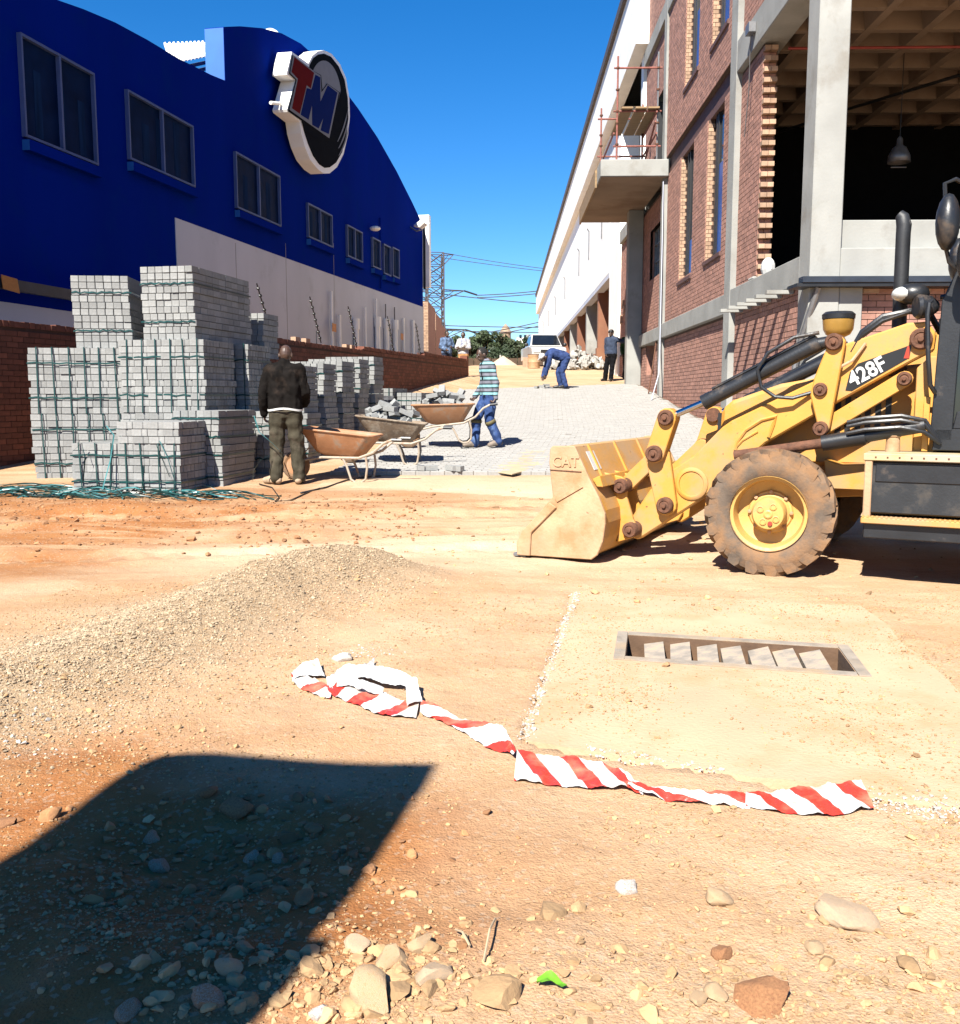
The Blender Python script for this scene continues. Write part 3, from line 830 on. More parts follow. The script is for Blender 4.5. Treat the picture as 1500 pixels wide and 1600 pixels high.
# ------------------------------------------------------------------ white warehouse beyond
ww = thing('white_warehouse', 'long white clad warehouse with overhanging fascia beyond the brick building', 'building', (3.9, 38, 0))
for k in range(14):
    y0 = 30.6 if k == 0 else 38.0 + 6.8*(k-1) + 0.03; y1 = 38.0 + 6.8*k
    MB().box(3.90, 4.3, y0, y1, 11.9, 14.1).build('fascia_panel', M['white_paint'], ww)
for k in range(13):
    y0 = 40.3 + 6.6*k; MB().box(4.22, 4.6, y0+0.02, y0+6.58, 6.35, 11.895).build('cladding_panel', M['white_paint'], ww)
    MB().box(4.225, 4.6, y0+0.02, y0+6.58, 6.15, 6.345).build('drip_edge', M['grey_paint'], ww)
    if k % 2 == 0 or k < 3:
        MB().tube([(4.2, y0+3.2, 8.2), (4.2, y0+3.2, 9.6), (4.1, y0+3.2, 9.75)], 0.035, 6).build('wall_bracket', M['steel'], ww)
MB().box(3.78, 4.0, 30.5, 126.5, 14.11, 14.42).build('gutter', pmat('gutter_brown', (0.09, 0.065, 0.05), 0.6), ww)
MB().box(4.0, 20, 30.6, 126.5, 14.12, 14.3).build('roof', M['steel'], ww)
MB().box(4.23, 4.9, 36.9, 40.28, 0.5, 11.89).build('pilaster', M['white_paint'], ww)
MB().box(4.26, 4.6, 31.4, 31.9, 7.55, 11.89).build('pilaster', M['white_paint'], ww)
MB().box(5.6, 5.7, 31.35, 36.9, 7.4, 11.89).build('recessed_wall', M['concrete'], ww)
MB().box(4.32, 5.6, 31.52, 36.88, 7.37, 7.45).build('ledge', M['concrete'], ww)
wr = pmat('red_plaster', (0.30, 0.125, 0.07), 0.9, 0.2, 0.8, 0.2, 30, dirt=(0.36, 0.19, 0.10), dirt_amt=0.4, dirt_scale=0.5)
MB().box(5.5, 5.7, 40.2, 126, 1, 6.3).build('recessed_wall', wr, ww)
MB().box(4.6, 5.5, 40.2, 126, 6.25, 6.4).build('canopy_soffit', M['soffit'], ww)
for k in range(12):
    y0 = 46.2 + 6.6*k
    MB().box(4.36, 5.5, y0, y0+0.55, 1.5, 6.24).build('pier', M['concrete'] if k % 2 else wr, ww)
    MB().box(4.30, 5.5, y0-0.03, y0+0.58, 1.5, 3.6).build('pier_base', wr, ww)
MB().box(4.7, 20, 125.5, 126.4, 1, 14.1).build('end_wall', M['white_paint'], ww)
MB().box(19.8, 20, 31.4, 126.4, 1, 14.1).build('end_wall', M['white_paint'], ww)

# ------------------------------------------------------------------ blue warehouse (left)
BQ = V((-9.2, 17.5, 0)); BD = V((0.1703, 0.9854, 0)).normalized(); BN = V((BD.y, -BD.x, 0))
def bl(px, py, out=0.0):
    p = on_plane(px, py, BQ + BN*out, BN); return (p-BQ).dot(BD), p.z
def bp(s, z, out=0.0): return BQ + BD*s + BN*out + V((0, 0, z))
wh = thing('blue_warehouse', 'deep blue warehouse with curved parapet and white lower wall', 'building', tuple(BQ))
top1 = [bl(*p) for p in ((90, 0), (130, 14), (180, 35), (230, 62), (280, 92), (330, 117), (352, 126))]
top2 = [bl(*p) for p in ((352, 44), (375, 41), (410, 44), (440, 52), (470, 68), (500, 95), (530, 130), (560, 170), (590, 215), (620, 268), (645, 318), (660, 350))]
s_end = top2[-1][0]; s_step = top1[-1][0]
polyA = [(-9, 0), (s_step, 0)] + [(s_step, top1[-1][1])] + top1[-2::-1] + [(-3, top1[0][1]+1.2), (-9, top1[0][1]+1.5)]
polyB = [(s_step+0.002, 0), (s_end, 0)] + top2[::-1]
polyB[-1] = (s_step+0.002, polyB[-1][1])
wA = MB().prism([bp(*p) for p in polyA], -BN*0.5).build('wall', M['blue_paint'], wh)
wB = MB().prism([bp(*p) for p in polyB], -BN*0.55).build('wall', M['blue_paint'], wh)
lbm = pmat('light_blue_paint', (0.012, 0.15, 0.55), 0.5, 0.08, 2, 0.05)
MB().prism([bp(s_step, top1[-1][1]-0.1, -0.01), bp(s_step, polyB[-1][1]-0.02, -0.01), bp(s_step, polyB[-1][1]-0.02, -0.55), bp(s_step, top1[-1][1]-0.1, -0.55)], -BD*0.012).build('parapet_end', lbm, wh)
w0 = bl(272.7, 340); w1 = bl(425, 395.9); w2 = bl(652.6, 477)
zb = (w0[1]+w1[1]+w2[1])/3
MB().box(0, 1, 0, 1, 0, 1)
MB().prism([bp(w0[0], 0.2, 0.002), bp(s_end, 0.2, 0.002), bp(s_end, w2[1], 0.002), bp(w1[0], w1[1], 0.002), bp(w0[0], w0[1], 0.002)], BN*0.02).build('white_dado', M['grey_paint'], wh)
for px in (366.7, 445, 520):
    s, z = bl(px, 380); MB().prism([bp(s-0.012, 0.3, 0.023), bp(s+0.012, 0.3, 0.023), bp(s+0.012, z, 0.023), bp(s-0.012, z, 0.023)], BN*0.003).build('wall_joint', M['concrete'], wh)
# raised panel and dark rail on the blue wall near the gate
pa, pb = bl(0, 236), bl(225, 320)
MB().prism([bp(-8, 0.3, 0.002), bp(pb[0], 0.3, 0.002), bp(pb[0], pb[1], 0.002), bp(-8, pa[1]-0.03, 0.002)], BN*0.03).build('wall_panel', M['blue_paint'], wh)
ra, rb = bl(0, 443, 0.35), bl(118, 462, 0.35)
MB().bar(bp(-8, ra[1]+0.0, 0.35), bp(rb[0]+2.5, rb[1], 0.35), 0.12, 0.2).build('gate_rail', M['dark_steel'], wh)
sa, sb = bl(0, 470, 0.06), bl(118, 488, 0.06)
MB().prism([bp(-8, 0.2, 0.035), bp(sb[0]+1.6, 0.2, 0.035), bp(sb[0]+1.6, sb[1], 0.035), bp(-8, sa[1], 0.035)], BN*0.03).build('white_dado', M['grey_paint'], wh)
p = bl(17, 445, 0.45)
sg = MB().prism([bp(p[0]-0.22, p[1]-0.09, 0.45), bp(p[0]+0.22, p[1]-0.13, 0.45), bp(p[0]+0.17, p[1]+0.12, 0.45), bp(p[0]-0.25, p[1]+0.15, 0.45)], BN*0.01)
sgo = sg.build('warning_sign', pmat('sign_orange', (0.75, 0.28, 0.05), 0.5, 0.1, 20, 0)); tag(sgo, 'small orange warning plate hanging on the dark rail at far left', 'sign')
for k, px in enumerate((522, 666 - 38)):
    p = bl(px, 512 if k == 0 else 526, 0.3)
    sg = MB().prism([bp(p[0]-0.2, p[1]-0.14, 0.3), bp(p[0]+0.2, p[1]-0.14, 0.3), bp(p[0]+0.2, p[1]+0.14, 0.3), bp(p[0]-0.2, p[1]+0.14, 0.3)], BN*0.01)
    so = sg.build('warning_sign', sgo.data.materials[0]); tag(so, ('orange warning plate beside the tall thin pipe on the white wall', 'orange warning plate between the last white pipes on the white wall')[k], 'sign')
glassb = pmat('shade_glass', (0.004, 0.018, 0.075), 0.5, 0.3, 2, 0.0, 60, spec=0.02)
frm = pmat('frame_alu', (0.10, 0.15, 0.36), 0.5, 0.1, 3, 0.0, spec=0.2)
blind = pmat('window_blind', (0.010, 0.035, 0.11), 0.8, 0.3, 9, 0.0, spec=0.02, stretch=(1, 1, 0.1))
wins = [[(31, 60), (142, 117), (144, 252), (34, 211)], [(197, 146), (297, 199), (298, 288), (199, 247)], [(366, 242), (433, 276), (434, 350), (367, 324)],
        [(478, 319), (516, 339), (515, 383), (480, 370)], [(540, 353), (563, 365), (563, 409), (541, 398)], [(580, 373), (591, 378), (592, 420), (580, 415)],
        [(597, 382), (607, 388), (608, 430), (598, 426)], [(611, 388), (621, 392), (621, 434), (612, 430)]]
for q in wins:
    P4 = [bl(*p) for p in q]
    s0 = (P4[0][0]+P4[3][0])/2; s1 = (P4[1][0]+P4[2][0])/2; z1 = (P4[0][1]+P4[1][1])/2; z0 = (P4[2][1]+P4[3][1])/2
    win = MB().prism([bp(s0, z0, 0.002), bp(s1, z0, 0.002), bp(s1, z1, 0.002), bp(s0, z1, 0.002)], BN*0.008).build('window', glassb, wh)
    f = 0.05
    f_ = MB()
    for (a0, a1, c0, c1) in ((s0-f, s1+f, z1, z1+f), (s0-f, s1+f, z0-f, z0), (s0-f, s0, z0, z1), (s1, s1+f, z0, z1)) + (((s0+s1)/2-0.03, (s0+s1)/2+0.03, z0, z1),) * (1 if s1-s0 > 1.4 else 0):
        f_.obox(bp(a0, c0, 0.002), BD*(a1-a0), BN*0.09, V((0,0,c1-c0)))
    f_.build('window_frame', frm, win)
    bl_ = MB(); n = 3
    for k in range(n):
        sk = s0 + (s1-s0)*(0.10+0.3*k+0.12*RNG.random()); bl_.obox(bp(sk, z0+0.05, 0.011), BD*(s1-s0)*0.1, BN*0.004, V((0,0,(z1-z0)*RNG.uniform(0.5, 0.92))))
    bl_.build('blind', blind, win)
    ws = MB().obox(bp(s0-0.05, z0-0.30, 0.002), BD*(s1-s0+0.1), BN*0.16, V((0,0,0.2))).build('window_sill', M['blue_paint'], wh)
    MB().obox(bp(s0-0.053, z0-0.295, 0.004), -BD*0.004, BN*0.155, V((0,0,0.19))).build('sill_end', lbm, ws)
# pipes up the white wall
for px, yt, r in ((517, 455, 0.05), (530, 492, 0.06), (556, 500, 0.10), (570, 480, 0.05), (587, 467, 0.045), (589, 497, 0.12), (603, 500, 0.11), (617, 502, 0.11), (602, 475, 0.03), (616, 480, 0.03), (630, 497, 0.06), (645, 500, 0.07)):
    s, z = bl(px, yt, 0.12)
    MB().tube([bp(s, 1.0, 0.13), bp(s, z, 0.13)], r, 8).build('downpipe', M['white_paint'] if r > 0.04 else M['steel'], wh)
    if r >= 0.1: MB().tube([bp(s, z-0.35, 0.13), bp(s, z+0.05, 0.13)], r*1.35, 8).build('pipe_collar', M['white_paint'], wh)
s, z = bl(594, 340, 0.06); s2, z2 = bl(594, 450, 0.06)
MB().tube([bp(s, z, 0.06), bp(s, z2, 0.06)], 0.035, 6).build('conduit', M['blue_paint'], wh)
s, z = bl(588, 357, 0.3); MB().ell(bp(s, z, 0.25), (0.22, 0.22, 0.1), None, 9, 6).build('wall_lamp', M['white_paint'], wh)
s, z = bl(654, 352, 0.4); fl = thing('floodlight', 'white floodlight on a bracket at the far end of the blue wall', 'lamp', tuple(bp(s, z, 0.5)))
MB().tube([(-0.30, 0.1, 0.0), (0.0, 0, 0), (0.24, -0.18, 0.18)], [0.06, 0.19, 0.23], 10).build('housing', M['white_paint'], fl, local=True)
MB().tube([(-0.5, 0.12, -0.05), (-0.2, 0.05, -0.25), (0.05, 0, -0.2)], 0.04, 6).build('bracket', M['steel'], fl, local=True)
sgn = thing('blank_signboard', 'tall white signboard projecting past the far end of the blue wall', 'sign', tuple(bp(s_end, 3)))
a0 = bl(652, 325, 0.2); a1 = bl(652, 442, 0.2)
MB().obox(bp(s_end+0.02, a1[1], -0.3), BN*0.62, BD*0.35, V((0,0,a0[1]-a1[1]))).build('board', M['white_paint'], sgn)
MB().obox(bp(s_end+0.015, a1[1]-0.1, 0.02), BN*0.12, BD*0.003, V((0,0,a0[1]-a1[1]))).build('dark_strip', M['black'], sgn)
# roof seen through the gap of the parapet, vent dome behind
rsz = bl(300, 95, -1.6)
rf = MB()
e0, e1, r0_, r1_ = bl(268, 100, -1.2), bl(346, 84, -1.2), bl(258, 70, -4.5), bl(346, 66, -4.5)
E0, E1, R0_, R1_ = bp(*e0, -1.2), bp(*e1, -1.2), bp(*r0_, -4.5), bp(*r1_, -4.5)
for k in range(14):
    a, b2 = E0.lerp(E1, k/14), E0.lerp(E1, (k+0.94)/14); c, d = R0_.lerp(R1_, k/14), R0_.lerp(R1_, (k+0.94)/14)
    rf.prism([a, b2, d, c], (0, 0, 0.03)); rf.tube([a + V((0, 0, 0.04)), c + V((0, 0, 0.04))], 0.05, 5)
rf.build('roof_sheet', M['white_paint'], wh)
for k in range(5): MB().obox(E0 + V((0, 0, -0.22-0.17*k)) - BN*0.15, E1 - E0, -BN*0.05, V((0, 0, 0.1))).build('roof_louvre', M['steel'], wh)
s, z = bl(432, 50, -0.8); MB().ell(bp(s, z-0.15, -1.0), (0.32, 0.32, 0.26), None, 14, 8).build('roof_vent', M['white_paint'], wh, smooth=True)
MB().box(0, 1, 0, 1, 0, 1)
# body of the building behind the front
MB().obox(bp(-9, 0.0, -0.56), BD*(s_end+9), -BN*14, V((0,0,6.2))).build('building_body', M['grey_paint'], wh)

# ------------------------------------------------------------------ TM sign
OUT = 0.62
def zp(x_, y_): return 420 + x_/6.957, 60 + y_/6.957
def sp_(pts, out): return [bp(*bl(*zp(*p), OUT), out) for p in pts]
def arc(cx_, cy_, rx, ry, a0, a1, n, tilt=0.0):
    out = []
    for k in range(n+1):
        t = rad(a0 + (a1-a0)*k/n); x_, y_ = rx*math.cos(t), ry*math.sin(t)
        out.append((cx_ + x_*math.cos(tilt) - y_*math.sin(tilt), cy_ + x_*math.sin(tilt) + y_*math.cos(tilt)))
    return out
p0 = bl(*zp(560, 800), 0)
ts = thing('wall_sign', 'large round white and black wall sign with red T and blue M', 'sign', tuple(bp(p0[0], p0[1])))
face = [(250, 145), (430, 272), (470, 190), (530, 140), (600, 128), (680, 165), (770, 270), (840, 430), (875, 640), (882, 850), (862, 1050), (812, 1260), (742, 1400), (662, 1467), (600, 1470), (530, 1420), (450, 1320), (392, 1180), (352, 1030), (335, 905), (205, 800), (198, 770), (285, 462), (198, 395), (195, 370)]
MB().prism(sp_(face, 0.16), BN*(OUT-0.16)).build('sign_box', M['white_paint'], ts)
sbk = pmat('sign_black', (0.008, 0.008, 0.010), 0.8, 0.2, 4, 0, spec=0.03); sgr = pmat('sign_grey', (0.33, 0.33, 0.34), 0.7, 0.05, 4, 0, spec=0.2)
srd = pmat('sign_red', (0.20, 0.012, 0.010), 0.8, 0.06, 4, 0, spec=0.03); sbl = pmat('sign_blue', (0.006, 0.022, 0.17), 0.8, 0.06, 4, 0, spec=0.03)
def layer(name, pts, k, m): return MB().prism(sp_(pts, OUT + 0.004 + 0.006*k), BN*0.005).build(name, m, ts)
blk = [(440, 290), (480, 215), (535, 175), (600, 166), (675, 200), (755, 300), (822, 450), (856, 650), (862, 850), (842, 1040), (795, 1235), (730, 1350), (660, 1402), (605, 1408), (545, 1370), (480, 1280), (425, 1150), (380, 1010), (355, 900)]
layer('black_disc', blk, 0, sbk)
layer('grey_disc', arc(612, 600, 168, 360, 0, 360, 40, rad(-4)), 1, sgr)
layer('black_sweep', [(690, 930), (778, 560), (800, 700), (790, 830), (745, 960), (660, 1100), (520, 1100), (380, 1000), (350, 905), (500, 800)], 2, sbk)
layer('letter_edge', [(250, 178), (492, 362), (560, 400), (575, 560), (625, 490), (765, 588), (655, 1112), (200, 792), (283, 452), (212, 385)], 3, sbk)
layer('letter_border', [(256, 182), (490, 365), (553, 405), (562, 590), (628, 498), (752, 588), (648, 1085), (214, 775), (292, 448), (222, 378)], 4, sgr)
layer('letter_t', [(268, 205), (480, 375), (445, 545), (400, 510), (325, 820), (240, 760), (305, 440), (235, 365)], 5, srd)
layer('letter_m', [(495, 395), (548, 425), (550, 690), (630, 510), (735, 590), (640, 1040), (552, 1000), (583, 860), (530, 980), (460, 940), (458, 725), (420, 885), (335, 830), (402, 540), (452, 556)], 5, sbl)
for k, (a, b_, c) in enumerate((((868, 700), (825, 930), (738, 1122)), ((872, 790), (835, 1020), (748, 1196)), ((876, 880), (838, 1110), (752, 1274)))):
    pts = []
    for t in np.linspace(0, 1, 12):
        pts.append(((1-t)**2*a[0]+2*t*(1-t)*b_[0]+t*t*c[0], (1-t)**2*a[1]+2*t*(1-t)*b_[1]+t*t*c[1]))
    w_ = [(x_+14*math.sin(math.pi*min(1, 1.15-i/11.0)), y_) for i, (x_, y_) in enumerate(pts)]
    layer('swoosh', pts + w_[::-1], 3, sgr)
MB().tube([bp(*bl(*zp(20, 700), 0.4), 0.4), bp(*bl(*zp(130, 710), 0.4), 0.4)], 0.05, 8).build('sign_bracket', M['white_paint'], ts)

# stepped brick piers behind the far corner of the blue warehouse
for k, (px0, px1, yt, Y) in enumerate(((655, 669, 470, 50), (669, 681, 489, 56), (681, 689, 506, 62), (689, 697, 521, 68))):
    a, b_ = onY(px0, yt, Y), onY(px1, yt, Y)
    pr = thing('brick_pier', ('tallest stepped orange brick pier behind the blue warehouse corner', 'second tallest stepped brick pier behind the blue warehouse', 'third stepped brick pier behind the boundary wall', 'lowest stepped brick pier next to the people on the wall')[k], 'pier', (a.x, Y, 2.5), 0, 'stepped brick piers')
    MB().box(a.x, b_.x, Y, Y+5, 2.0, a.z).build('pier_core', M['brick'], pr)
    brick_panel('brick_face', V((a.x, Y-0.01, 2.4)), V((1,0,0)), V((0,-1,0)), b_.x-a.x, a.z-2.4, (M['mortar'], M['brick_pale'], None), pr)
# ------------------------------------------------------------------ backhoe loader
LA = rad(153.5)
LO = V((2.36, 7.90, 0.0))
LF = V((math.cos(LA), math.sin(LA), 0)); LL = V((-math.sin(LA), math.cos(LA), 0))
def lp2(px, py, yl):
    p = on_plane(px, py, LO + LL*yl, LL); return ((p-LO).dot(LF), p.z)
ldr = thing('backhoe_loader', 'dusty yellow backhoe loader with its front bucket resting on the ground', 'loader', tuple(LO), LA)
def lb(mb, name, m, par=None, bev=0.006, **k):
    return mb.build(name, M[m] if isinstance(m, str) else m, par or ldr, local=True, bevel=bev, **k)
def pr(pts, y0, y1): return MB().prism([(p[0], y0, p[1]) for p in pts], (0, y1-y0, 0))
def text_mesh(s, size, extrude, offset=0.0):
    c = bpy.data.curves.new('lettering', 'FONT'); c.body = s; c.size = size; c.extrude = extrude; c.offset = offset
    c.align_x = 'CENTER'; c.align_y = 'CENTER'
    t = bpy.data.objects.new('tmp', c); COL.objects.link(t)
    dg = bpy.context.evaluated_depsgraph_get()
    me = bpy.data.meshes.new_from_object(t.evaluated_get(dg))
    bpy.data.objects.remove(t); me.materials.clear()
    return me
# bucket ------------------------------------------------------------
prof_o = [(1.67, 0.885), (1.64, 0.905), (1.47, 0.912), (1.405, 0.79), (1.34, 0.66), (1.262, 0.53), (1.215, 0.42), (1.205, 0.32), (1.22, 0.2), (1.262, 0.09), (1.33, 0.045), (1.93, 0.035)]
prof_i = [(1.92, 0.06), (1.35, 0.075), (1.29, 0.11), (1.25, 0.21), (1.235, 0.32), (1.245, 0.41), (1.29, 0.51), (1.37, 0.645), (1.435, 0.78), (1.49, 0.882), (1.63, 0.875), (1.655, 0.86)]
bucket = lb(pr(prof_o + prof_i, -1.12, 1.12), 'bucket', 'yellow_dusty', bev=0)
side = [(1.668, 0.893), (1.645, 0.915), (1.46, 0.918), (1.33, 0.66), (1.25, 0.52), (1.20, 0.40), (1.196, 0.32), (1.215, 0.18), (1.26, 0.07), (1.31, 0.03), (1.94, 0.02), (1.945, 0.12), (1.905, 0.22), (1.64, 0.51), (1.675, 0.78)]
for s in (1, -1):
    lb(pr(side, s*1.121, s*1.155), 'side_plate', 'worn_steel', bucket)
    lb(pr([(1.945, 0.022), (1.95, 0.125), (1.90, 0.225), (1.66, 0.465), (1.60, 0.43), (1.82, 0.21), (1.83, 0.022)], s*1.156, s*1.175), 'side_cutter', 'worn_steel', bucket)
    lb(pr([(1.42, 0.62), (1.62, 0.50), (1.60, 0.47), (1.38, 0.60)], s*1.156, s*1.166), 'side_rib', 'worn_steel', bucket, 0.002)
lb(MB().box(1.88, 1.99, -1.15, 1.15, 0.008, 0.034), 'cutting_edge', M['steel'], bucket, 0.003)
for y_ in (-0.95, -0.35, 0.25, 0.85):
    lb(pr([(1.47, 0.914), (1.345, 0.665), (1.33, 0.675), (1.455, 0.922)], y_, y_+0.03), 'bucket_rib', 'yellow', bucket, 0.002)
lb(MB().obox((1.445, 0.955, 0.865), (0, -0.16, 0), (-0.075, 0, -0.145), (-0.004, 0, 0.002)), 'paper_label', 'white', bucket, 0)
lb(pr([(1.33, 0.66), (1.29, 0.60), (1.24, 0.60), (1.27, 0.69)], -1.1, 1.1), 'back_beam', 'yellow', bucket)
me = text_mesh('CAT', 0.115, 0.004, 0.002)
me.materials.append(M['worn_steel']); t = link('lettering', me, bucket)
c0 = lp2(884, 722, 1.155)
t.matrix_local = Matrix.Translation((c0[0], 1.160, c0[1])) @ Matrix(((-1, 0, 0), (0, 0, 1), (0, 1, 0))).to_4x4()
lb(pr([(c0[0]-0.135, c0[1]-0.075), (c0[0]+0.135, c0[1]-0.068), (c0[0]+0.135, c0[1]-0.062), (c0[0]-0.135, c0[1]-0.069)], 1.156, 1.162), 'emblem_edge', 'rust', bucket, 0)
for s in (1, -1):
    for y0 in (0.50, 0.74):
        lb(pr([(1.10, 0.17), (1.06, 0.24), (1.10, 0.32), (1.16, 0.50), (1.16, 0.63), (1.21, 0.66), (1.36, 0.69), (1.25, 0.5), (1.21, 0.32), (1.24, 0.12)], s*y0, s*(y0+0.035)), 'hinge_plate', 'yellow', bucket)
# arms --------------------------------------------------------------
arm = [(1.16, 0.20), (1.13, 0.155), (1.09, 0.14), (0.57, 0.505), (0.10, 0.95), (-0.24, 1.16), (-0.39, 1.253), (-0.90, 1.556), (-1.02, 1.62), (-1.03, 1.74), (-0.97, 1.82), (-0.85, 1.815), (-0.44, 1.68), (-0.23, 1.412), (0.36, 1.118), (0.43, 1.067), (0.65, 0.837), (0.84, 0.708), (1.0, 0.55), (1.17, 0.29)]
def pin(x_, z, y0, y1, r, par, m='rust'):
    s = 1 if y1 > y0 else -1
    b = MB().lathe([(r, 0), (r, abs(y1-y0)-0.012), (r*0.85, abs(y1-y0)), (r*0.62, abs(y1-y0)), (r*0.58, abs(y1-y0)-0.008), (r*0.3, abs(y1-y0)-0.004), (r*0.25, abs(y1-y0)+0.012), (0.001, abs(y1-y0)+0.014)], (x_, y0, z), (0, s, 0), 18)
    return lb(b, 'pin', m, par, 0, auto=True)
def bar2(p, q, w0, w1, y0, y1):
    p, q = V((p[0], p[1])), V((q[0], q[1])); d = (q-p).normalized(); n = V((-d.y, d.x))
    pts = []
    for k in range(7):
        t = rad(90 + 180*k/6); pts.append(p + (d*math.cos(t) + n*math.sin(t))*w0)
    for k in range(7):
        t = rad(-90 + 180*k/6); pts.append(q + (d*math.cos(t) + n*math.sin(t))*w1)
    return pr([tuple(a) for a in pts], y0, y1)
plateA = [lp2(x_, y_, 0.74) for x_, y_ in ((1295.6, 536), (1302, 526), (1315, 525), (1322, 533), (1314, 577), (1304, 630), (1297, 668), (1290, 680), (1281, 676), (1267, 618), (1273, 591))]
tmid = V((0.567, 0, 1.255)); tend = V((-0.27, 0, 1.69))
for s in (1, -1):
    a = lb(pr(arm, s*0.54, s*0.68), 'loader_arm', 'yellow', bev=0.012)
    pin(1.115, 0.236, s*0.60, s*0.83, 0.062, a); pin(1.204, 0.585, s*0.60, s*0.83, 0.062, a)
    # raised boss, rounded ridge of the arm
    lb(MB().lathe([(0.13, 0), (0.13, 0.012), (0.115, 0.022), (0.10, 0.022), (0.095, 0.012), (0.001, 0.012)], (0.655, s*0.68, 0.62), (0, s, 0), 28), 'boss', 'yellow', a, 0, auto=True)
    rd = [lp2(x_, y_, 0.68) for x_, y_ in ((1149, 703), (1152, 690), (1165, 672), (1190, 656), (1214, 650), (1209, 662), (1201, 683))]
    lb(MB().tube([(p[0], s*0.685, p[1]) for p in rd], 0.014, 6), 'arm_ridge', 'yellow', a, 0, auto=True)
    rd = [lp2(x_, y_, 0.68) for x_, y_ in ((1149, 700), (1160, 688), (1184, 674))]
    lb(MB().tube([(p[0], s*0.682, p[1]) for p in rd], 0.01, 6), 'arm_ridge', 'yellow', a, 0, auto=True)
    lv = lb(bar2((0.841, 1.138), (0.929, 0.855), 0.075, 0.075, s*0.66, s*0.79), 'tilt_lever', 'yellow', a)
    pin(0.841, 1.138, s*0.62, s*0.835, 0.062, lv); pin(0.929, 0.855, s*0.62, s*0.835, 0.066, lv)
    ps = lb(bar2((0.925, 0.84), (0.845, 0.445), 0.10, 0.085, s*0.685, s*0.735), 'arm_post', 'yellow', a)
    pin(0.845, 0.445, s*0.66, s*0.79, 0.066, ps)
    lb(bar2((0.929, 0.855), (1.204, 0.585), 0.06, 0.06, s*0.59, s*0.68), 'tilt_link', 'yellow', a)
    pa_ = lb(pr(plateA, s*0.70, s*0.77), 'pivot_plate', 'yellow', a, 0.008)
    pin(-0.376, 1.69, s*0.60, s*0.81, 0.062, pa_); pin(-0.296, 1.352, s*0.6, s*0.80, 0.05, pa_); pin(-0.308, 1.069, s*0.6, s*0.80, 0.055, pa_)
    lb(bar2((-0.308, 1.069), (-0.848, 1.426), 0.055, 0.055, s*0.63, s*0.70), 'levelling_link', 'yellow', a)
    pin(-0.848, 1.426, s*0.6, s*0.75, 0.05, a); pin(-0.94, 1.70, s*0.6, s*0.73, 0.075, a)
    yc = s*0.725
    cy = lb(MB().tube([(0.50, yc, 1.29), (0.567, yc, 1.255)], 0.06, 16).tube([(0.52, yc, 1.28), (-0.27, yc, 1.69)], 0.056, 16).tube([(-0.25, yc, 1.68), (-0.376, yc, 1.70)], 0.045, 10), 'tilt_cylinder', 'plastic', a, 0, auto=True)
    lb(MB().tube([(0.841, yc, 1.138), (0.53, yc, 1.272)], 0.026, 14), 'piston_rod', 'chrome', cy, 0, auto=True)
    hs1 = [(-0.27, yc+s*.03, 1.76), (-0.1, yc+s*.05, 1.73), (0.08, yc+s*.07, 1.62), (0.15, yc+s*.08, 1.50), (0.12, yc+s*.07, 1.37), (0.02, yc+s*.06, 1.30), (-0.1, yc+s*.03, 1.29), (-0.22, yc-s*.02, 1.33)]
    lb(MB().tube(hs1, 0.014, 8), 'hose', 'plastic', cy, 0, auto=True)
    lb(MB().tube([(-0.24, yc+s*.02, 1.745), (0.5, yc+s*.02, 1.36)], 0.011, 7), 'hose', 'plastic', cy, 0, auto=True)
    lc = lb(MB().tube([(-0.33, s*0.80, 0.965), (-0.62, s*0.80, 1.02)], 0.058, 14).tube([(-0.6, s*0.80, 1.02), (-1.0, s*0.80, 1.105)], 0.048, 12), 'lift_cylinder', 'plastic', a, 0, auto=True)
    lb(MB().tube([(0.30, s*0.80, 0.86), (-0.34, s*0.80, 0.967)], 0.036, 12), 'piston_rod', 'rust', lc, 0, auto=True)
    for dz in (0.02, -0.03, 0.05):
        lb(MB().tube([(-0.5, s*0.86, 1.07+dz), (-0.62, s*0.87, 1.10+dz), (-0.85, s*0.86, 1.12+dz), (-1.0, s*0.82, 1.09+dz), (-1.1, s*0.78, 0.98)], 0.015, 7), 'hose', 'plastic', lc, 0, auto=True)
lb(MB().tube([(0.92, -0.55, 0.50), (0.92, 0.55, 0.50)], 0.07, 14), 'cross_tube', 'yellow', bev=0, auto=True)
# model decal
arm0 = [o for o in ldr.children if o.name.startswith('loader_arm')][0]
dec = [lp2(x_, y_, 0.681) for x_, y_ in ((1321, 610), (1328, 582), (1341, 568), (1412, 543), (1425, 538), (1421, 559), (1331, 611))]
dc = lb(pr(dec, 0.681, 0.684), 'model_decal', pmat('decal_black', (0.012, 0.012, 0.013), 0.4, 0.2, 9, 0), arm0, 0)
rdp = [lp2(x_, y_, 0.681) for x_, y_ in ((1412, 560), (1418, 541), (1421, 541), (1421, 560))]
lb(pr(rdp, 0.684, 0.686), 'decal_stripe', pmat('decal_red', (0.55, 0.05, 0.02), 0.4, 0.1, 9, 0), dc, 0)
me = text_mesh('428F', 0.150, 0.002, 0.0035); me.materials.append(M['white']); t = link('lettering', me, dc)
p0_, p1_ = lp2(1335, 592, 0.684), lp2(1375, 571, 0.684); cen = ((p0_[0]+p1_[0])/2, (p0_[1]+p1_[1])/2)
an = math.atan2(p1_[1]-p0_[1], -(p1_[0]-p0_[0]))
t.matrix_local = Matrix.Translation((cen[0], 0.687, cen[1])) @ Matrix(((-math.cos(an), math.sin(an), 0), (0, 0, 1), (math.sin(an), math.cos(an), 0))).to_4x4() @ Matrix.Diagonal((0.9, 1.0, 1.0, 1.0))
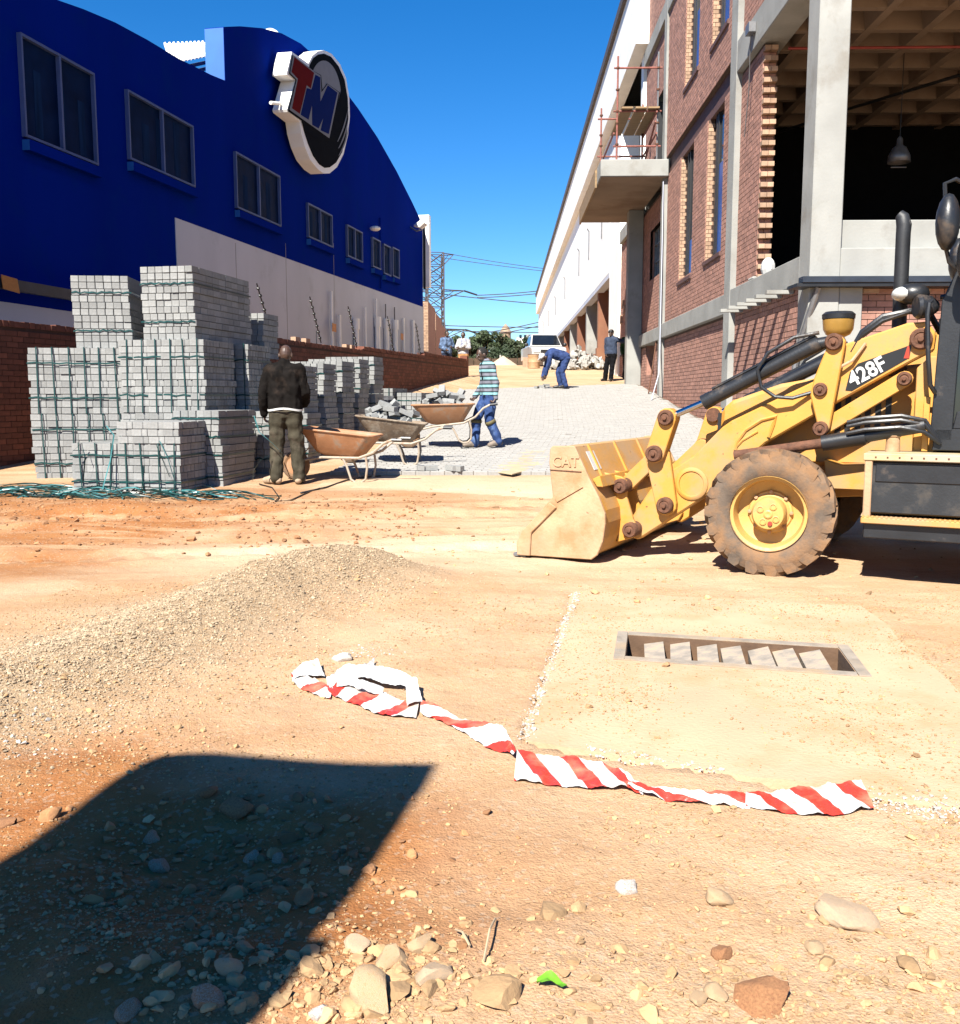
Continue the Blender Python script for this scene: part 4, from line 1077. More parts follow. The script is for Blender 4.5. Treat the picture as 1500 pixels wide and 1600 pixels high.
# body --------------------------------------------------------------
hood = lb(pr([(0.52, 0.78), (0.50, 1.20), (0.42, 1.27), (0.05, 1.40), (-0.55, 1.50), (-1.04, 1.55), (-1.04, 0.78)], -0.44, 0.44), 'bonnet', 'yellow', bev=0.03)
lb(MB().box(0.515, 0.545, -0.36, 0.36, 0.84, 1.17), 'grille', 'black', hood, 0)
for k in range(6): lb(MB().box(0.546, 0.556, -0.34, 0.34, 0.87+0.05*k, 0.885+0.05*k), 'grille_bar', 'plastic', hood, 0)
for k in range(7): lb(MB().box(-0.75+0.07*k, -0.71+0.07*k, 0.441, 0.447, 1.0, 1.3), 'vent_slot', 'black', hood, 0)
lb(pr([(0.60, 0.46), (0.60, 0.80), (-0.5, 0.80), (-0.6, 0.74), (-2.7, 0.80), (-2.7, 0.42), (-0.55, 0.55)], -0.40, 0.40), 'chassis', 'yellow', bev=0.01)
lb(pr([(0.62, 0.5), (0.62, 1.0), (0.50, 1.05), (0.50, 0.5)], -0.44, 0.44), 'front_frame', 'yellow', bev=0.01)
lb(pr([(-0.32, 0.84), (-0.44, 0.80), (-0.62, 0.81), (-0.66, 0.62), (-0.34, 0.62)], 0.40, 0.62), 'side_bracket', 'yellow')
lb(MB().tube([(0.0, -0.7, 0.46), (0.0, 0.7, 0.46)], 0.085, 14).box(-0.14, 0.14, -0.16, 0.16, 0.30, 0.62), 'front_axle', 'rust', bev=0, auto=True)
pc = lb(MB().lathe([(0.05, 0), (0.05, 0.34), (0.09, 0.36), (0.112, 0.40), (0.118, 0.475), (0.10, 0.485)], (-0.31, 0.12, 1.42), (0, 0, 1), 22), 'air_precleaner', pmat('amber_bowl', (0.48, 0.27, 0.06), 0.3, 0.1, 9, 0), bev=0, auto=True)
lb(MB().lathe([(0.122, 0.0), (0.124, 0.035), (0.10, 0.055), (0.001, 0.06)], (-0.31, 0.12, 1.90), (0, 0, 1), 22), 'cap', 'plastic', pc, 0, auto=True)
ex = lb(MB().tube([(-0.775, 0.45, 1.45), (-0.77, 0.45, 2.46), (-0.772, 0.45, 2.52), (-0.757, 0.45, 2.58), (-0.735, 0.45, 2.60)], [0.05, 0.05, 0.052, 0.046, 0.035], 16), 'exhaust_pipe', pmat('exhaust_black', (0.022, 0.024, 0.028), 0.55, 0.3, 8, 0.1, 60, dirt=(0.45, 0.42, 0.38), dirt_amt=0.03, dirt_scale=9), bev=0, auto=True)
lb(MB().lathe([(0.06, 0), (0.065, 0.02), (0.06, 0.28), (0.052, 0.30)], (-0.775, 0.45, 1.45), (0, 0, 1), 16), 'heat_shield', 'rust', ex, 0, auto=True)
lens = pmat('lamp_lens', (0.75, 0.77, 0.75), 0.12, 0.1, 20, 0.1, 60, spec=0.8)
h1 = lb(MB().ell((-0.86, 0.60, 2.02), (0.115, 0.10, 0.075)), 'work_lamp', 'plastic', bev=0, smooth=True)
lb(MB().ell((-0.80, 0.615, 2.02), (0.075, 0.095, 0.052)), 'lens', lens, h1, 0, smooth=True)
h2 = lb(MB().lathe([(0.035, 0), (0.075, 0.05), (0.085, 0.13), (0.07, 0.15)], (-1.03, 0.66, 1.92), (1, 0.5, 0), 16), 'work_lamp', 'plastic', bev=0, auto=True)
lb(MB().tube([(-1.0, 0.62, 1.95), (-0.85, 0.60, 1.99)], 0.015, 6).tube([(-1.05, 0.7, 1.98), (-1.12, 0.72, 1.98)], 0.02, 6), 'lamp_bracket', 'plastic', bev=0)
# hose bundle over the arm root
for k in range(3):
    lb(MB().tube([(-0.48, 0.60+0.03*k, 1.62), (-0.55, 0.66, 1.74+0.01*k), (-0.68, 0.66, 1.84+0.012*k), (-0.85, 0.62, 1.90), (-0.98, 0.58, 1.88), (-1.05, 0.5, 1.75)], 0.022, 8), 'hose', 'plastic', bev=0, auto=True)
lb(MB().tube([(-0.40, 0.74, 1.50), (-0.50, 0.72, 1.56), (-0.58, 0.70, 1.68)], 0.012, 7), 'hose', 'worn_steel', bev=0, auto=True)
lb(pr([(-0.92, 0.85), (-0.92, 1.50), (-1.00, 1.58), (-1.06, 1.58), (-1.06, 0.85)], 0.44, 0.66), 'cab_bulkhead', 'yellow')
lb(pr([(-0.98, 0.92), (-0.98, 1.30), (-1.02, 1.30), (-1.02, 0.92)], 0.67, 0.72), 'bulkhead_rib', 'yellow', bev=0.003)
# cab
cab = lb(pr([(-1.05, 0.93), (-1.06, 1.08), (-2.5, 1.08), (-2.5, 0.93)], -0.76, 0.76), 'cab_floor', 'plastic')
for s in (1, -1):
    lb(pr([(-1.03, 1.0), (-1.06, 1.95), (-1.40, 2.78), (-1.52, 2.78), (-1.19, 1.95), (-1.17, 1.0)], s*0.68, s*0.76), 'cab_post', 'plastic', cab)
    lb(pr([(-2.42, 1.0), (-2.35, 2.78), (-2.25, 2.78), (-2.32, 1.0)], s*0.68, s*0.76), 'cab_post', 'plastic', cab)
    lb(pr([(-1.17, 1.12), (-1.19, 1.95), (-1.50, 2.74), (-2.28, 2.74), (-2.34, 1.12)], s*0.715, s*0.725), 'cab_glass', M['glass'], cab, 0)
    lb(pr([(-1.17, 1.08), (-1.19, 1.2), (-2.34, 1.2), (-2.34, 1.08)], s*0.70, s*0.758), 'door_rail', 'plastic', cab)
    lb(MB().tube([(-1.0, s*0.80, 1.95), (-0.985, s*0.83, 1.93), (-0.98, s*0.84, 1.85), (-1.0, s*0.84, 1.55), (-1.02, s*0.83, 1.38), (-1.05, s*0.78, 1.33)], 0.016, 7), 'grab_handle', 'plastic', cab, 0, auto=True)
    mr_ = lb(MB().ell((-1.08, s*1.0, 2.43), (0.075, 0.12, 0.185)), 'mirror', 'plastic', cab, 0, smooth=True)
    lb(MB().tube([(-1.06, s*0.98, 2.55), (-1.05, s*0.99, 2.68), (-1.11, s*0.95, 2.71), (-1.28, s*0.80, 2.62)], 0.014, 7), 'mirror_arm', 'plastic', mr_, 0, auto=True)
    lb(MB().tube([(-1.08, s*0.99, 2.26), (-1.10, s*0.97, 2.18), (-1.19, s*0.92, 2.10), (-1.22, s*0.80, 2.05)], 0.014, 7), 'mirror_arm', 'plastic', mr_, 0, auto=True)
    m2_ = lb(MB().ell((-1.20, s*0.99, 2.20), (0.06, 0.10, 0.15)), 'lower_mirror', 'plastic', cab, 0, smooth=True)
    # step box
    bx = lb(MB().box(-1.95, -0.67, s*0.66 if s > 0 else -1.02, 1.02 if s > 0 else -0.66, 0.50, 0.86), 'tool_box', pmat('box_black', (0.02, 0.023, 0.027), 0.5, 0.3, 6, 0.1, 60, dirt=(0.10, 0.075, 0.05), dirt_amt=0.4, dirt_scale=3), bev=0.01)
    lb(MB().box(-1.97, -0.64, min(s*0.62, s*1.06), max(s*0.62, s*1.06), 0.865, 0.915), 'tread_plate', pmat('pale_tread', (0.66, 0.52, 0.24), 0.6, 0.1, 6, 0.2, 60, dirt=(0.60, 0.50, 0.36), dirt_amt=0.7), bx)
    lb(MB().box(-1.92, -0.72, min(s*1.021, s*1.03), max(s*1.021, s*1.03), 0.72, 0.84), 'box_lid', 'plastic', bx, 0.004)
    lb(MB().box(-1.97, -0.645, min(s*0.80, s*1.10), max(s*0.80, s*1.10), 0.435, 0.478), 'step', 'yellow_dusty', bx)
    th = MB()
    for k in range(44): th.cbox((-0.66-0.03*k, s*1.093, 0.484), (0.014, 0.014, 0.014))
    o = lb(th, 'step_teeth', 'yellow_dusty', bx, 0); o['kind'] = 'stuff'
    lb(MB().box(-1.95, -0.66, min(s*0.80, s*1.05), max(s*0.80, s*1.05), 0.33, 0.432), 'skirt', 'plastic', bx)
    lb(MB().box(-0.70, -0.65, min(s*0.99, s*1.05), max(s*0.99, s*1.05), 0.44, 0.88), 'step_side', 'worn_steel', bx)
    dots = MB()
    for k in range(16): dots.cbox((-0.72-0.075*k, s*1.061, 0.89), (0.012, 0.003, 0.012))
    o = lb(dots, 'bolt_row', 'rust', bx, 0); o['kind'] = 'stuff'
    lb(MB().lathe([(0.05, 0), (0.045, 0.10), (0.055, 0.11), (0.055, 0.14), (0.001, 0.15)], (-0.80, s*0.78, 0.915), (0, 0, 1), 14), 'filler_cap', 'worn_steel', bev=0, auto=True)
    lb(MB().box(-2.75, -1.55, min(s*0.72, s*1.15), max(s*0.72, s*1.15), 1.48, 1.53), 'rear_fender', 'plastic', cab)
lb(pr([(-1.36, 2.78), (-1.30, 2.86), (-1.5, 2.92), (-2.5, 2.92), (-2.6, 2.8)], -0.80, 0.80), 'cab_roof', 'yellow', cab, 0.02)
lb(pr([(-1.19, 1.95), (-1.48, 2.74), (-1.49, 2.74), (-1.20, 1.95)], -0.68, 0.68), 'windscreen', M['glass'], cab, 0)
lb(MB().lathe([(0.06, 0), (0.06, 0.1), (0.03, 0.13), (0.001, 0.13)], (-1.5, 0.6, 2.92), (0, 0, 1), 14), 'beacon', pmat('beacon_orange', (0.8, 0.25, 0.02), 0.2), cab, 0, auto=True)
lb(MB().box(-2.95, -2.7, -1.0, 1.0, 0.35, 1.0), 'rear_frame', 'yellow')
lb(pr([(-2.9, 0.9), (-3.1, 0.95), (-3.3, 2.2), (-3.0, 3.3), (-2.8, 3.3), (-3.05, 2.2)], -0.14, 0.14), 'rear_boom', 'yellow')
# wheels
def tyre_mb(R, W, rr, nl, lug):
    mb = MB(); h = W/2
    pr_ = [(rr, -h*0.80), (rr+0.03, -h*0.96), (rr+(R-rr)*0.5, -h*1.02), (R-lug-0.05, -h*0.98), (R-lug, -h*0.86), (R-lug+0.008, 0), (R-lug, h*0.86), (R-lug-0.05, h*0.98), (rr+(R-rr)*0.5, h*1.02), (rr+0.03, h*0.96), (rr, h*0.80)]
    mb.lathe(pr_, (0, 0, 0), (0, 1, 0), 48, caps=False)
    for sd in (1, -1):
        for k in range(nl):
            t0 = 2*math.pi*(k + (0.5 if sd < 0 else 0))/nl
            st = []
            for (f, yy, rad_) in ((0.0, -0.04*W*sd, R), (0.5, 0.27*W*sd, R), (1.0, 0.47*W*sd, R-0.012), (1.22, 0.50*W*sd, R-lug-0.065)):
                t = t0 + f*0.62*(2*math.pi/nl)*1.15
                st.append((t, yy, rad_))
            ang = 0.26*(2*math.pi/nl)
            n = len(mb.v)
            for (t, yy, r_) in st:
                for (da, rr_) in ((-ang*1.25, min(r_, R-lug)-0.01), (-ang*0.8, r_), (ang*0.8, r_), (ang*1.25, min(r_, R-lug)-0.01)):
                    tt = t+da; mb.v.append((rr_*math.cos(tt), yy, rr_*math.sin(tt)))
            for i in range(len(st)-1):
                for j in range(3): mb.f.append((n+i*4+j, n+i*4+j+1, n+(i+1)*4+j+1, n+(i+1)*4+j))
            mb.f.append((n, n+1, n+2, n+3)); m_ = n+(len(st)-1)*4; mb.f.append((m_+3, m_+2, m_+1, m_))
    return mb
M['rim_yellow'] = pmat('rim_yellow', (0.78, 0.46, 0.13), 0.5, 0.08, 4, 0.1, 50, dirt=(0.60, 0.37, 0.16), dirt_amt=0.3, dirt_scale=6)
def wheel(x_, y_, R, W, rr, steer, nl=19, lug=0.035):
    s = 1 if y_ > 0 else -1
    ty = lb(tyre_mb(R, W, rr, nl, lug), 'wheel', 'tyre', bev=0, auto=True)
    h = W/2
    rim = MB().lathe([(rr+0.012, h*0.98), (rr+0.014, h*0.86), (rr-0.012, h*0.80), (rr-0.022, h*0.55), (rr-0.03, h*0.05), (rr*0.62, h*-0.10), (rr*0.58, h*0.0), (rr*0.5, h*0.02)], (0, 0, 0), (0, s, 0), 40, caps=False)
    rm = lb(rim, 'rim', M['rim_yellow'], ty, 0, auto=True)
    hub = MB().lathe([(rr*0.52, h*-0.1), (rr*0.52, h*0.05), (rr*0.46, h*0.12), (rr*0.455, h*0.80), (rr*0.41, h*0.93), (0.001, h*0.95)], (0, 0, 0), (0, s, 0), 28)
    hb = lb(hub, 'hub', M['rim_yellow'], ty, 0, auto=True)
    for k in range(4):
        t = rad(45+90*k); c = (rr*0.25*math.cos(t), s*h*0.945, rr*0.25*math.sin(t))
        lb(MB().lathe([(0.026, 0), (0.026, 0.006), (0.018, 0.008), (0.016, 0.002)], c, (0, s, 0), 14), 'hub_ring', 'rim_yellow', hb, 0)
    lb(MB().lathe([(0.032, 0), (0.032, 0.006), (0.022, 0.010), (0.001, 0.006)], (0, s*h*0.95, 0), (0, s, 0), 14), 'hub_ring', 'rim_yellow', hb, 0)
    lb(MB().lathe([(0.018, 0), (0.016, 0.012), (0.001, 0.012)], (0, s*h*0.95, -rr*0.27), (0, s, 0), 10), 'plug', pmat('plug_red', (0.5, 0.06, 0.03), 0.5), hb, 0)
    for k in range(8):
        t = 2*math.pi*(k+0.3)/8; c = (rr*0.57*math.cos(t), 0, rr*0.57*math.sin(t))
        lb(MB().lathe([(0.014, 0), (0.014, 0.022), (0.001, 0.024)], c, (0, s, 0), 6), 'wheel_nut', 'worn_steel', rm, 0)
    ty.location = (x_, y_, R-0.012); ty.rotation_euler = (0, rad(13), steer)
    return ty
wheel(0.0, 0.90, 0.468, 0.33, 0.262, rad(5))
wheel(0.0, -0.90, 0.468, 0.33, 0.262, rad(5))
wheel(-2.15, 0.92, 0.74, 0.46, 0.36, 0, 21, 0.04)
wheel(-2.15, -0.92, 0.74, 0.46, 0.36, 0, 21, 0.04)
# ------------------------------------------------------------------ packs of concrete pavers
def zig_mesh(w, d, h, zig, mat):
    o = 0.010 if zig else 0.0
    g = 0.0045
    if zig: pts = [(g, 0), (w*0.62, 0), (w*0.68, o), (w-g, o), (w-g, d+o-g), (w*0.68, d+o-g), (w*0.62, d-g), (g, d-g)]
    else: pts = [(g+.004, 0), (w-g-.004, 0), (w-g, .004), (w-g, d-g), (g, d-g), (g, .004)]
    mb = MB(); mb.prism([(p[0], p[1], 0.001) for p in pts], (0, 0, h-0.009))
    return mb.mesh('paver', mat)
PW = {'long': (0.2, 0.1), 'end': (0.108, 0.2)}
PMESH = {k: zig_mesh(w, d, 0.088, k == 'long', M['paver_obj']) for k, (w, d) in PW.items()}
def add_mesh(mb_v, mb_f, me, mat4):
    n = len(mb_v)
    for v in me.vertices: mb_v.append(tuple(mat4 @ v.co))
    for p in me.polygons: mb_f.append(tuple(n+i for i in p.vertices))
def pack(label, p0, rz, nx, ny, nz, typ, side_ind=True, straps=True, extra=None, lean=0.0, front=True, wrapped=False):
    """p0 = front left bottom corner; front faces local -y"""
    w, d = PW[typ]; h = 0.088
    t = thing('paver_pack', label, 'paver pack', tuple(p0), rz, 'strapped packs of grey concrete pavers')
    me = PMESH[typ]
    sv, sf = [], []
    rows = [(k, 0, nx) for k in range(nz)] + ([(nz+k, extra[0], nx) for k in range(extra[1])] if extra else [])
    MB().box(0.03, nx*w-0.03, 0.03, ny*d-0.03, 0.0, nz*h-0.02).build('core', M['paver'], t, local=True)
    ztop = {}
    shift = 0.0
    for (k, i0, i1) in rows:
        if RNG.random() < 0.22: shift = RNG.normal(0, 0.010)
        for i in range(nx): 
            if i >= i0: ztop[i] = max(ztop.get(i, 0), k)
    for (k, i0, i1) in rows:
        jr = RNG.normal(0, 0.009) + lean*k
        jy = RNG.normal(0, 0.004)
        for i in range(i0, i1):
            for j in range(ny):
                is_front = j == 0; is_side = i == nx-1; is_left = i == i0; is_top = k == ztop[i]
                if not (is_front or is_side or is_top or is_left): continue
                q = Matrix.Translation((i*w + jr + RNG.normal(0, .002), j*d + jy + RNG.normal(0, .005 if is_front else .002), k*h)) @ Matrix.Rotation(RNG.normal(0, .008), 4, 'Z')
                if front and (is_front or (is_side and side_ind)):
                    o = link('paver', me, t); o.matrix_local = q
                else: add_mesh(sv, sf, me, q)
    if sv:
        m_ = bpy.data.meshes.new('paver_block'); m_.from_pydata(sv, [], sf); m_.materials.append(M['paver'])
        o = link('paver_block', m_, t); o['kind'] = 'stuff'
    W_, D_, H_ = nx*w, ny*d, nz*h
    if straps:
        for f in (0.24, 0.76):
            z = H_*f; sb = MB(); n = nx*2
            pts = [(-0.012 + (W_+0.024)*k/n, -0.010 - 0.004*(k % 2), z + RNG.normal(0, .004) + (0.007 if k % 2 else -0.003)) for k in range(n+1)]
            for a, b_ in zip(pts[:-1], pts[1:]):
                sb.quad((a[0], a[1], a[2]-0.010), (b_[0], b_[1], b_[2]-0.010), (b_[0], b_[1], b_[2]+0.010), (a[0], a[1], a[2]+0.010))
            x_ = W_+0.012; sb.quad((x_, -0.01, z-.01), (x_, D_, z-.01), (x_, D_, z+.01), (x_, -0.01, z+.01))
            sb.build('strap', M['strap'], t, local=True)
        if typ == 'long':
            for i in range(0, nx):
                x_ = (i+0.62)*w; sb = MB(); a = RNG.normal(0, .012); b2 = RNG.normal(0, .012)
                sb.quad((x_+a-0.008, -0.016, 0), (x_+a+0.008, -0.016, 0), (x_+b2+0.008, -0.016, H_+.004), (x_+b2-0.008, -0.016, H_+.004))
                sb.quad((x_+b2-0.008, -0.016, H_+.004), (x_+b2+0.008, -0.016, H_+.004), (x_+b2+0.008, D_, H_+.006), (x_+b2-0.008, D_, H_+.006))
                sb.build('strap', M['strap'], t, local=True)
    if wrapped:
        f = MB().box(-0.02, W_+0.02, -0.02, D_+0.02, 0.1, H_*0.8)
        f.build('plastic_wrap', pmat('plastic_wrap', (0.45, 0.46, 0.5), 0.2, 0.5, 9, 0.6, 14, col2=(0.08, 0.08, 0.09), dirt=(0.05, 0.10, 0.35), dirt_amt=0.06, dirt_scale=4), t, local=True)
        MB().ell((W_*0.3, D_*0.4, H_+0.03), (0.3, 0.35, 0.07)).build('sheet_heap', M['black'], t, local=True)
    return t
def fl(pxl, pyb, Y, ground=False):
    p = onY(pxl, pyb, Y)
    return V((p.x, Y, gzf(p.x, Y) - 0.01 if ground else p.z))
def width(pxl, pxr, Y): return onY(pxr, 640, Y).x - onY(pxl, 640, Y).x
pF = fl(115, 778, 11.55, True)
pack('lowest front pack of pavers with cut straps and a half-used top layer', pF, rad(-7), 7, 10, 7, 'long', extra=(3, 3))
pL = fl(56, 745, 12.75, True)
pack('leaning bottom left pack of pavers beside the dark brick wall', pL, rad(9), 6, 8, 10, 'long', False, lean=-0.004)
pM1 = V((fl(48, 650, 12.75).x, 12.75, pL.z + 10*0.088))
pack('left pack of pavers in the middle layer above the leaning one', pM1, rad(9), 6, 9, 10, 'long', False)
pN = V((fl(190, 660, 12.85).x, 12.85, gzf(-4.5, 12.9)))
pack('bottom pack of pavers hidden behind the lowest front pack', pN, rad(-6), 6, 10, 10, 'long', False, False)
pM2 = V((pN.x, pN.y, pN.z + 0.88))
pack('right pack of pavers in the middle layer with six upright straps', pM2, rad(-7), 6, 10, 11, 'long')
back = Matrix.Rotation(rad(-7), 3, 'Z') @ V((0, 1.12, 0))
pN3 = pN + back + V((0.10, 0, 0)); pack('bottom pack of pavers standing behind the middle of the stack', pN3, rad(-7), 6, 8, 10, 'long', False, False, front=False)
pM3 = pM2 + back + V((0.14, 0.05, 0)); pack('rear pack of pavers in the middle layer just left of the standing worker', pM3, rad(-7), 6, 9, 11, 'long', True)
pK2 = V((onY(118, 545, 13.0).x, 13.0, pM1.z + 0.885)); pK2.z = pM1.z + 0.88
pack('top left pack of pavers with its upper rows slipping', pK2, rad(7), 7, 4, 11, 'end', True, lean=-0.003)
pK1 = V((onY(224, 545, 12.98).x, 12.98, pM2.z + 11*0.088))
pack('top right and highest pack of pavers on the stack', pK1, rad(-9), 7, 9, 11, 'end', True)
pK3 = V((onY(372, 545, 15.2).x, 15.2, 1.9)); pack('small pack of pavers peeping out behind the highest one', pK3, rad(-9), 4, 3, 8, 'end', False, False)
pB = fl(300, 764, 12.15, True); pB.x = onY(349, 700, 12.15).x - 0.64*math.cos(rad(9)); pack('narrow pack of pavers right of the lowest front pack', pB, rad(-9), 6, 5, 6, 'end', True)
pB2 = V((pB.x-0.02, pB.y+0.04, pB.z + 6*0.088)); pack('upper narrow pack of pavers right of the lowest front pack', pB2, rad(-12), 6, 5, 5, 'end', True)
pB4 = fl(340, 745, 13.5, True); pB4.x = onY(424, 700, 13.4).x - 0.86; pack('pack of pavers standing behind the legs of the standing worker', pB4, rad(-9), 8, 5, 10, 'end', False)
k = 0
for pxr, Y in ((481, 14.35), (511, 15.35), (537, 16.4), (561, 17.45), (588, 18.5)):
    xr = onY(pxr, 620, Y).x; p = V((xr - 0.97, Y + 0.14, gzf(xr-0.5, Y) - 0.02))
    names = ('first', 'second', 'third', 'fourth', 'last')
    pack('lower pack of the %s tall column of pavers along the boundary wall' % names[k], p, rad(-9), 9, 3, 9, 'end', True)
    pack('upper pack of the %s tall column of pavers along the boundary wall' % names[k], p + V((RNG.normal(0, .03), 0.02, 9*0.088)), rad(-10+2*RNG.normal()), 9, 3, 8, 'end', True)
    k += 1
xr = onY(618, 630, 20.0).x
pack('plastic wrapped pack of pavers at the end of the row', V((xr-1.02, 20.1, gzf(xr, 20)-.02)), rad(-12), 5, 10, 9, 'long', False, True, wrapped=True)
xr = onY(618, 630, 18.9).x; 
pack('low pack of pavers beside the plastic wrapped one', V((xr-0.1, 20.0, gzf(xr, 20)-.02)), rad(-14), 5, 5, 8, 'end', True)
# tangle of cut strapping on the ground
def ribbon(mb, pts, w, tw=0.0):
    P = [V(p) for p in pts]; n = len(mb.v)
    for i, p in enumerate(P):
        d = (P[min(i+1, len(P)-1)] - P[max(i-1, 0)]); d.normalize()
        s = d.cross(V((0, 0, 1)))
        if s.length < 1e-4: s = V((1, 0, 0))
        s.normalize(); u = s.cross(d)
        a = tw*i
        q = s*math.cos(a) + u*math.sin(a)
        mb.v += [tuple(p - q*w/2), tuple(p + q*w/2)]
    for i in range(len(P)-1): mb.f.append((n+2*i, n+2*i+1, n+2*i+3, n+2*i+2))
def strap_heap(cx_, cy_, lx, ly, n, hmax, ang=0.0):
    a_, b_ = MB(), MB()
    for k in range(n):
        x0 = cx_ + RNG.uniform(-lx, lx); y0 = cy_ + RNG.uniform(-ly, ly)*(1-abs(x0-cx_)/lx*0.6)
        L_ = RNG.uniform(0.4, 1.3); th = ang + RNG.normal(0, 0.28); cu = RNG.normal(0, 0.9)
        pts = []; m_ = 9; z1 = RNG.uniform(0.01, hmax)
        for i in range(m_):
            t = i/(m_-1); a = th + cu*(t-0.5)
            xx = x0 + (t-0.5)*L_*math.cos(a); yy = y0 + (t-0.5)*L_*math.sin(a)*0.6 + 0.05*math.sin(6*t+k)
            pts.append((xx, yy, gzf(xx, yy) + 0.012 + z1*math.sin(math.pi*t)**2))
        ribbon(a_ if k % 3 else b_, pts, 0.016, RNG.normal(0, 0.35))
    o = a_.build('strap_tangle', M['strap']); o2 = b_.build('pale_strap', M['strap_pale'], o)
    return o
o = strap_heap(-4.7, 11.25, 1.55, 0.25, 95, 0.10, -0.12); tag(o, 'tangle of cut green packing straps on the sand before the lowest front pack', 'straps', kind='stuff')
o = strap_heap(-6.2, 11.7, 1.0, 0.28, 50, 0.06, 0.0); tag(o, 'cut green packing straps lying at the foot of the dark brick wall', 'straps', kind='stuff')
# straps hanging from the packs
def px_strap(pts, label, w=0.018, m='strap'):
    mb = MB(); ribbon(mb, [onY(x_, y_, Y) for x_, y_, Y in pts], w, 0.08)
    tag(mb.build('cut_strap', M[m]), label, 'strap')
px_strap([(113, 706, 11.4), (128, 692, 11.42), (133, 715, 11.4), (130, 752, 11.45)], 'bent green strap at the left edge of the lowest front pack')
px_strap([(166, 665, 11.6), (178, 680, 11.45), (172, 720, 11.4), (160, 765, 11.3)], 'pale green strap trailing over the left half of the lowest front pack', m='strap_pale')
px_strap([(220, 775, 11.4), (231, 672, 11.5), (236, 675, 11.45), (265, 745, 11.35)], 'green strap forming a peak on the lowest front pack')
px_strap([(236, 678, 11.5), (250, 690, 11.4), (262, 715, 11.35), (275, 758, 11.3)], 'pale strap hanging right of the peaked strap', m='strap_pale')
px_strap([(397, 650, 12.2), (405, 675, 12.1), (425, 692, 12.0), (446, 713, 12.0)], 'pale green strap curling behind the standing worker', m='strap_pale')
px_strap([(395, 752, 12.0), (396, 735, 12.0), (408, 718, 12.0), (420, 712, 12.1)], 'green strap standing up beside the feet of the standing worker', m='strap_pale')
def gtube(name, pxs, r, label, cat, m='plastic', lift=0.012):
    pts = []
    for x_, y_ in pxs:
        q = onZ(x_, y_, 0.19)
        for _ in range(4): q = onZ(x_, y_, gzf(q.x, q.y))
        pts.append((q.x, q.y, gzf(q.x, q.y) + lift))
    tag(MB().tube(pts, r, 6).build(name, M[m], None, smooth=True), label, cat)
gtube('strap_coil', [(405, 757), (425, 762), (436, 775), (430, 785), (455, 783), (480, 770), (500, 762)], 0.008, 'dark strap looped on the sand in front of the standing worker', 'strap')
gtube('rubber_hose', [(470, 771), (510, 760), (540, 752), (565, 747), (595, 745)], 0.010, 'dark thin hose on the sand below the orange wheelbarrow', 'hose')

# ------------------------------------------------------------------ wheelbarrows
M['barrow_orange'] = pmat('barrow_orange', (0.55, 0.26, 0.12), 0.7, 0.2, 6, 0.2, 40, dirt=(0.42, 0.36, 0.28), dirt_amt=0.35, dirt_scale=6)
M['barrow_grey'] = pmat('barrow_grey', (0.27, 0.19, 0.125), 0.8, 0.3, 8, 0.4, 40, dirt=(0.46, 0.38, 0.29), dirt_amt=0.6, dirt_scale=9)
M['barrow_tube'] = pmat('barrow_tube', (0.52, 0.43, 0.33), 0.55, 0.2, 8, 0.2, 50, dirt=(0.40, 0.24, 0.14), dirt_amt=0.4, dirt_scale=8)
def loft(sec):
    mb = MB(); n = len(sec[0])
    for s_ in sec: mb.v += [tuple(p) for p in s_]
    for i in range(len(sec)-1):
        for k in range(n):
            k2 = (k+1) % n; mb.f.append((i*n+k, i*n+k2, (i+1)*n+k2, (i+1)*n+k))
    return mb
def rrect(x0, x1, hw0, hw1, z0, z1, r, n=4):
    """rounded rectangle in plan; x1 side is the front; z varies from z0 (rear) to z1 (front)"""
    out = []
    for (cx_, cy_, a0) in ((x1-r, hw1-r, 0), (x0+r, hw0-r, 90), (x0+r, -hw0+r, 180), (x1-r, -hw1+r, 270)):
        for k in range(n+1):
            a = rad(a0 + 90*k/n); x_ = cx_ + r*math.cos(a); y_ = cy_ + r*math.sin(a)
            out.append((x_, y_, z0 + (z1-z0)*(x_-x0)/(x1-x0)))
    return out
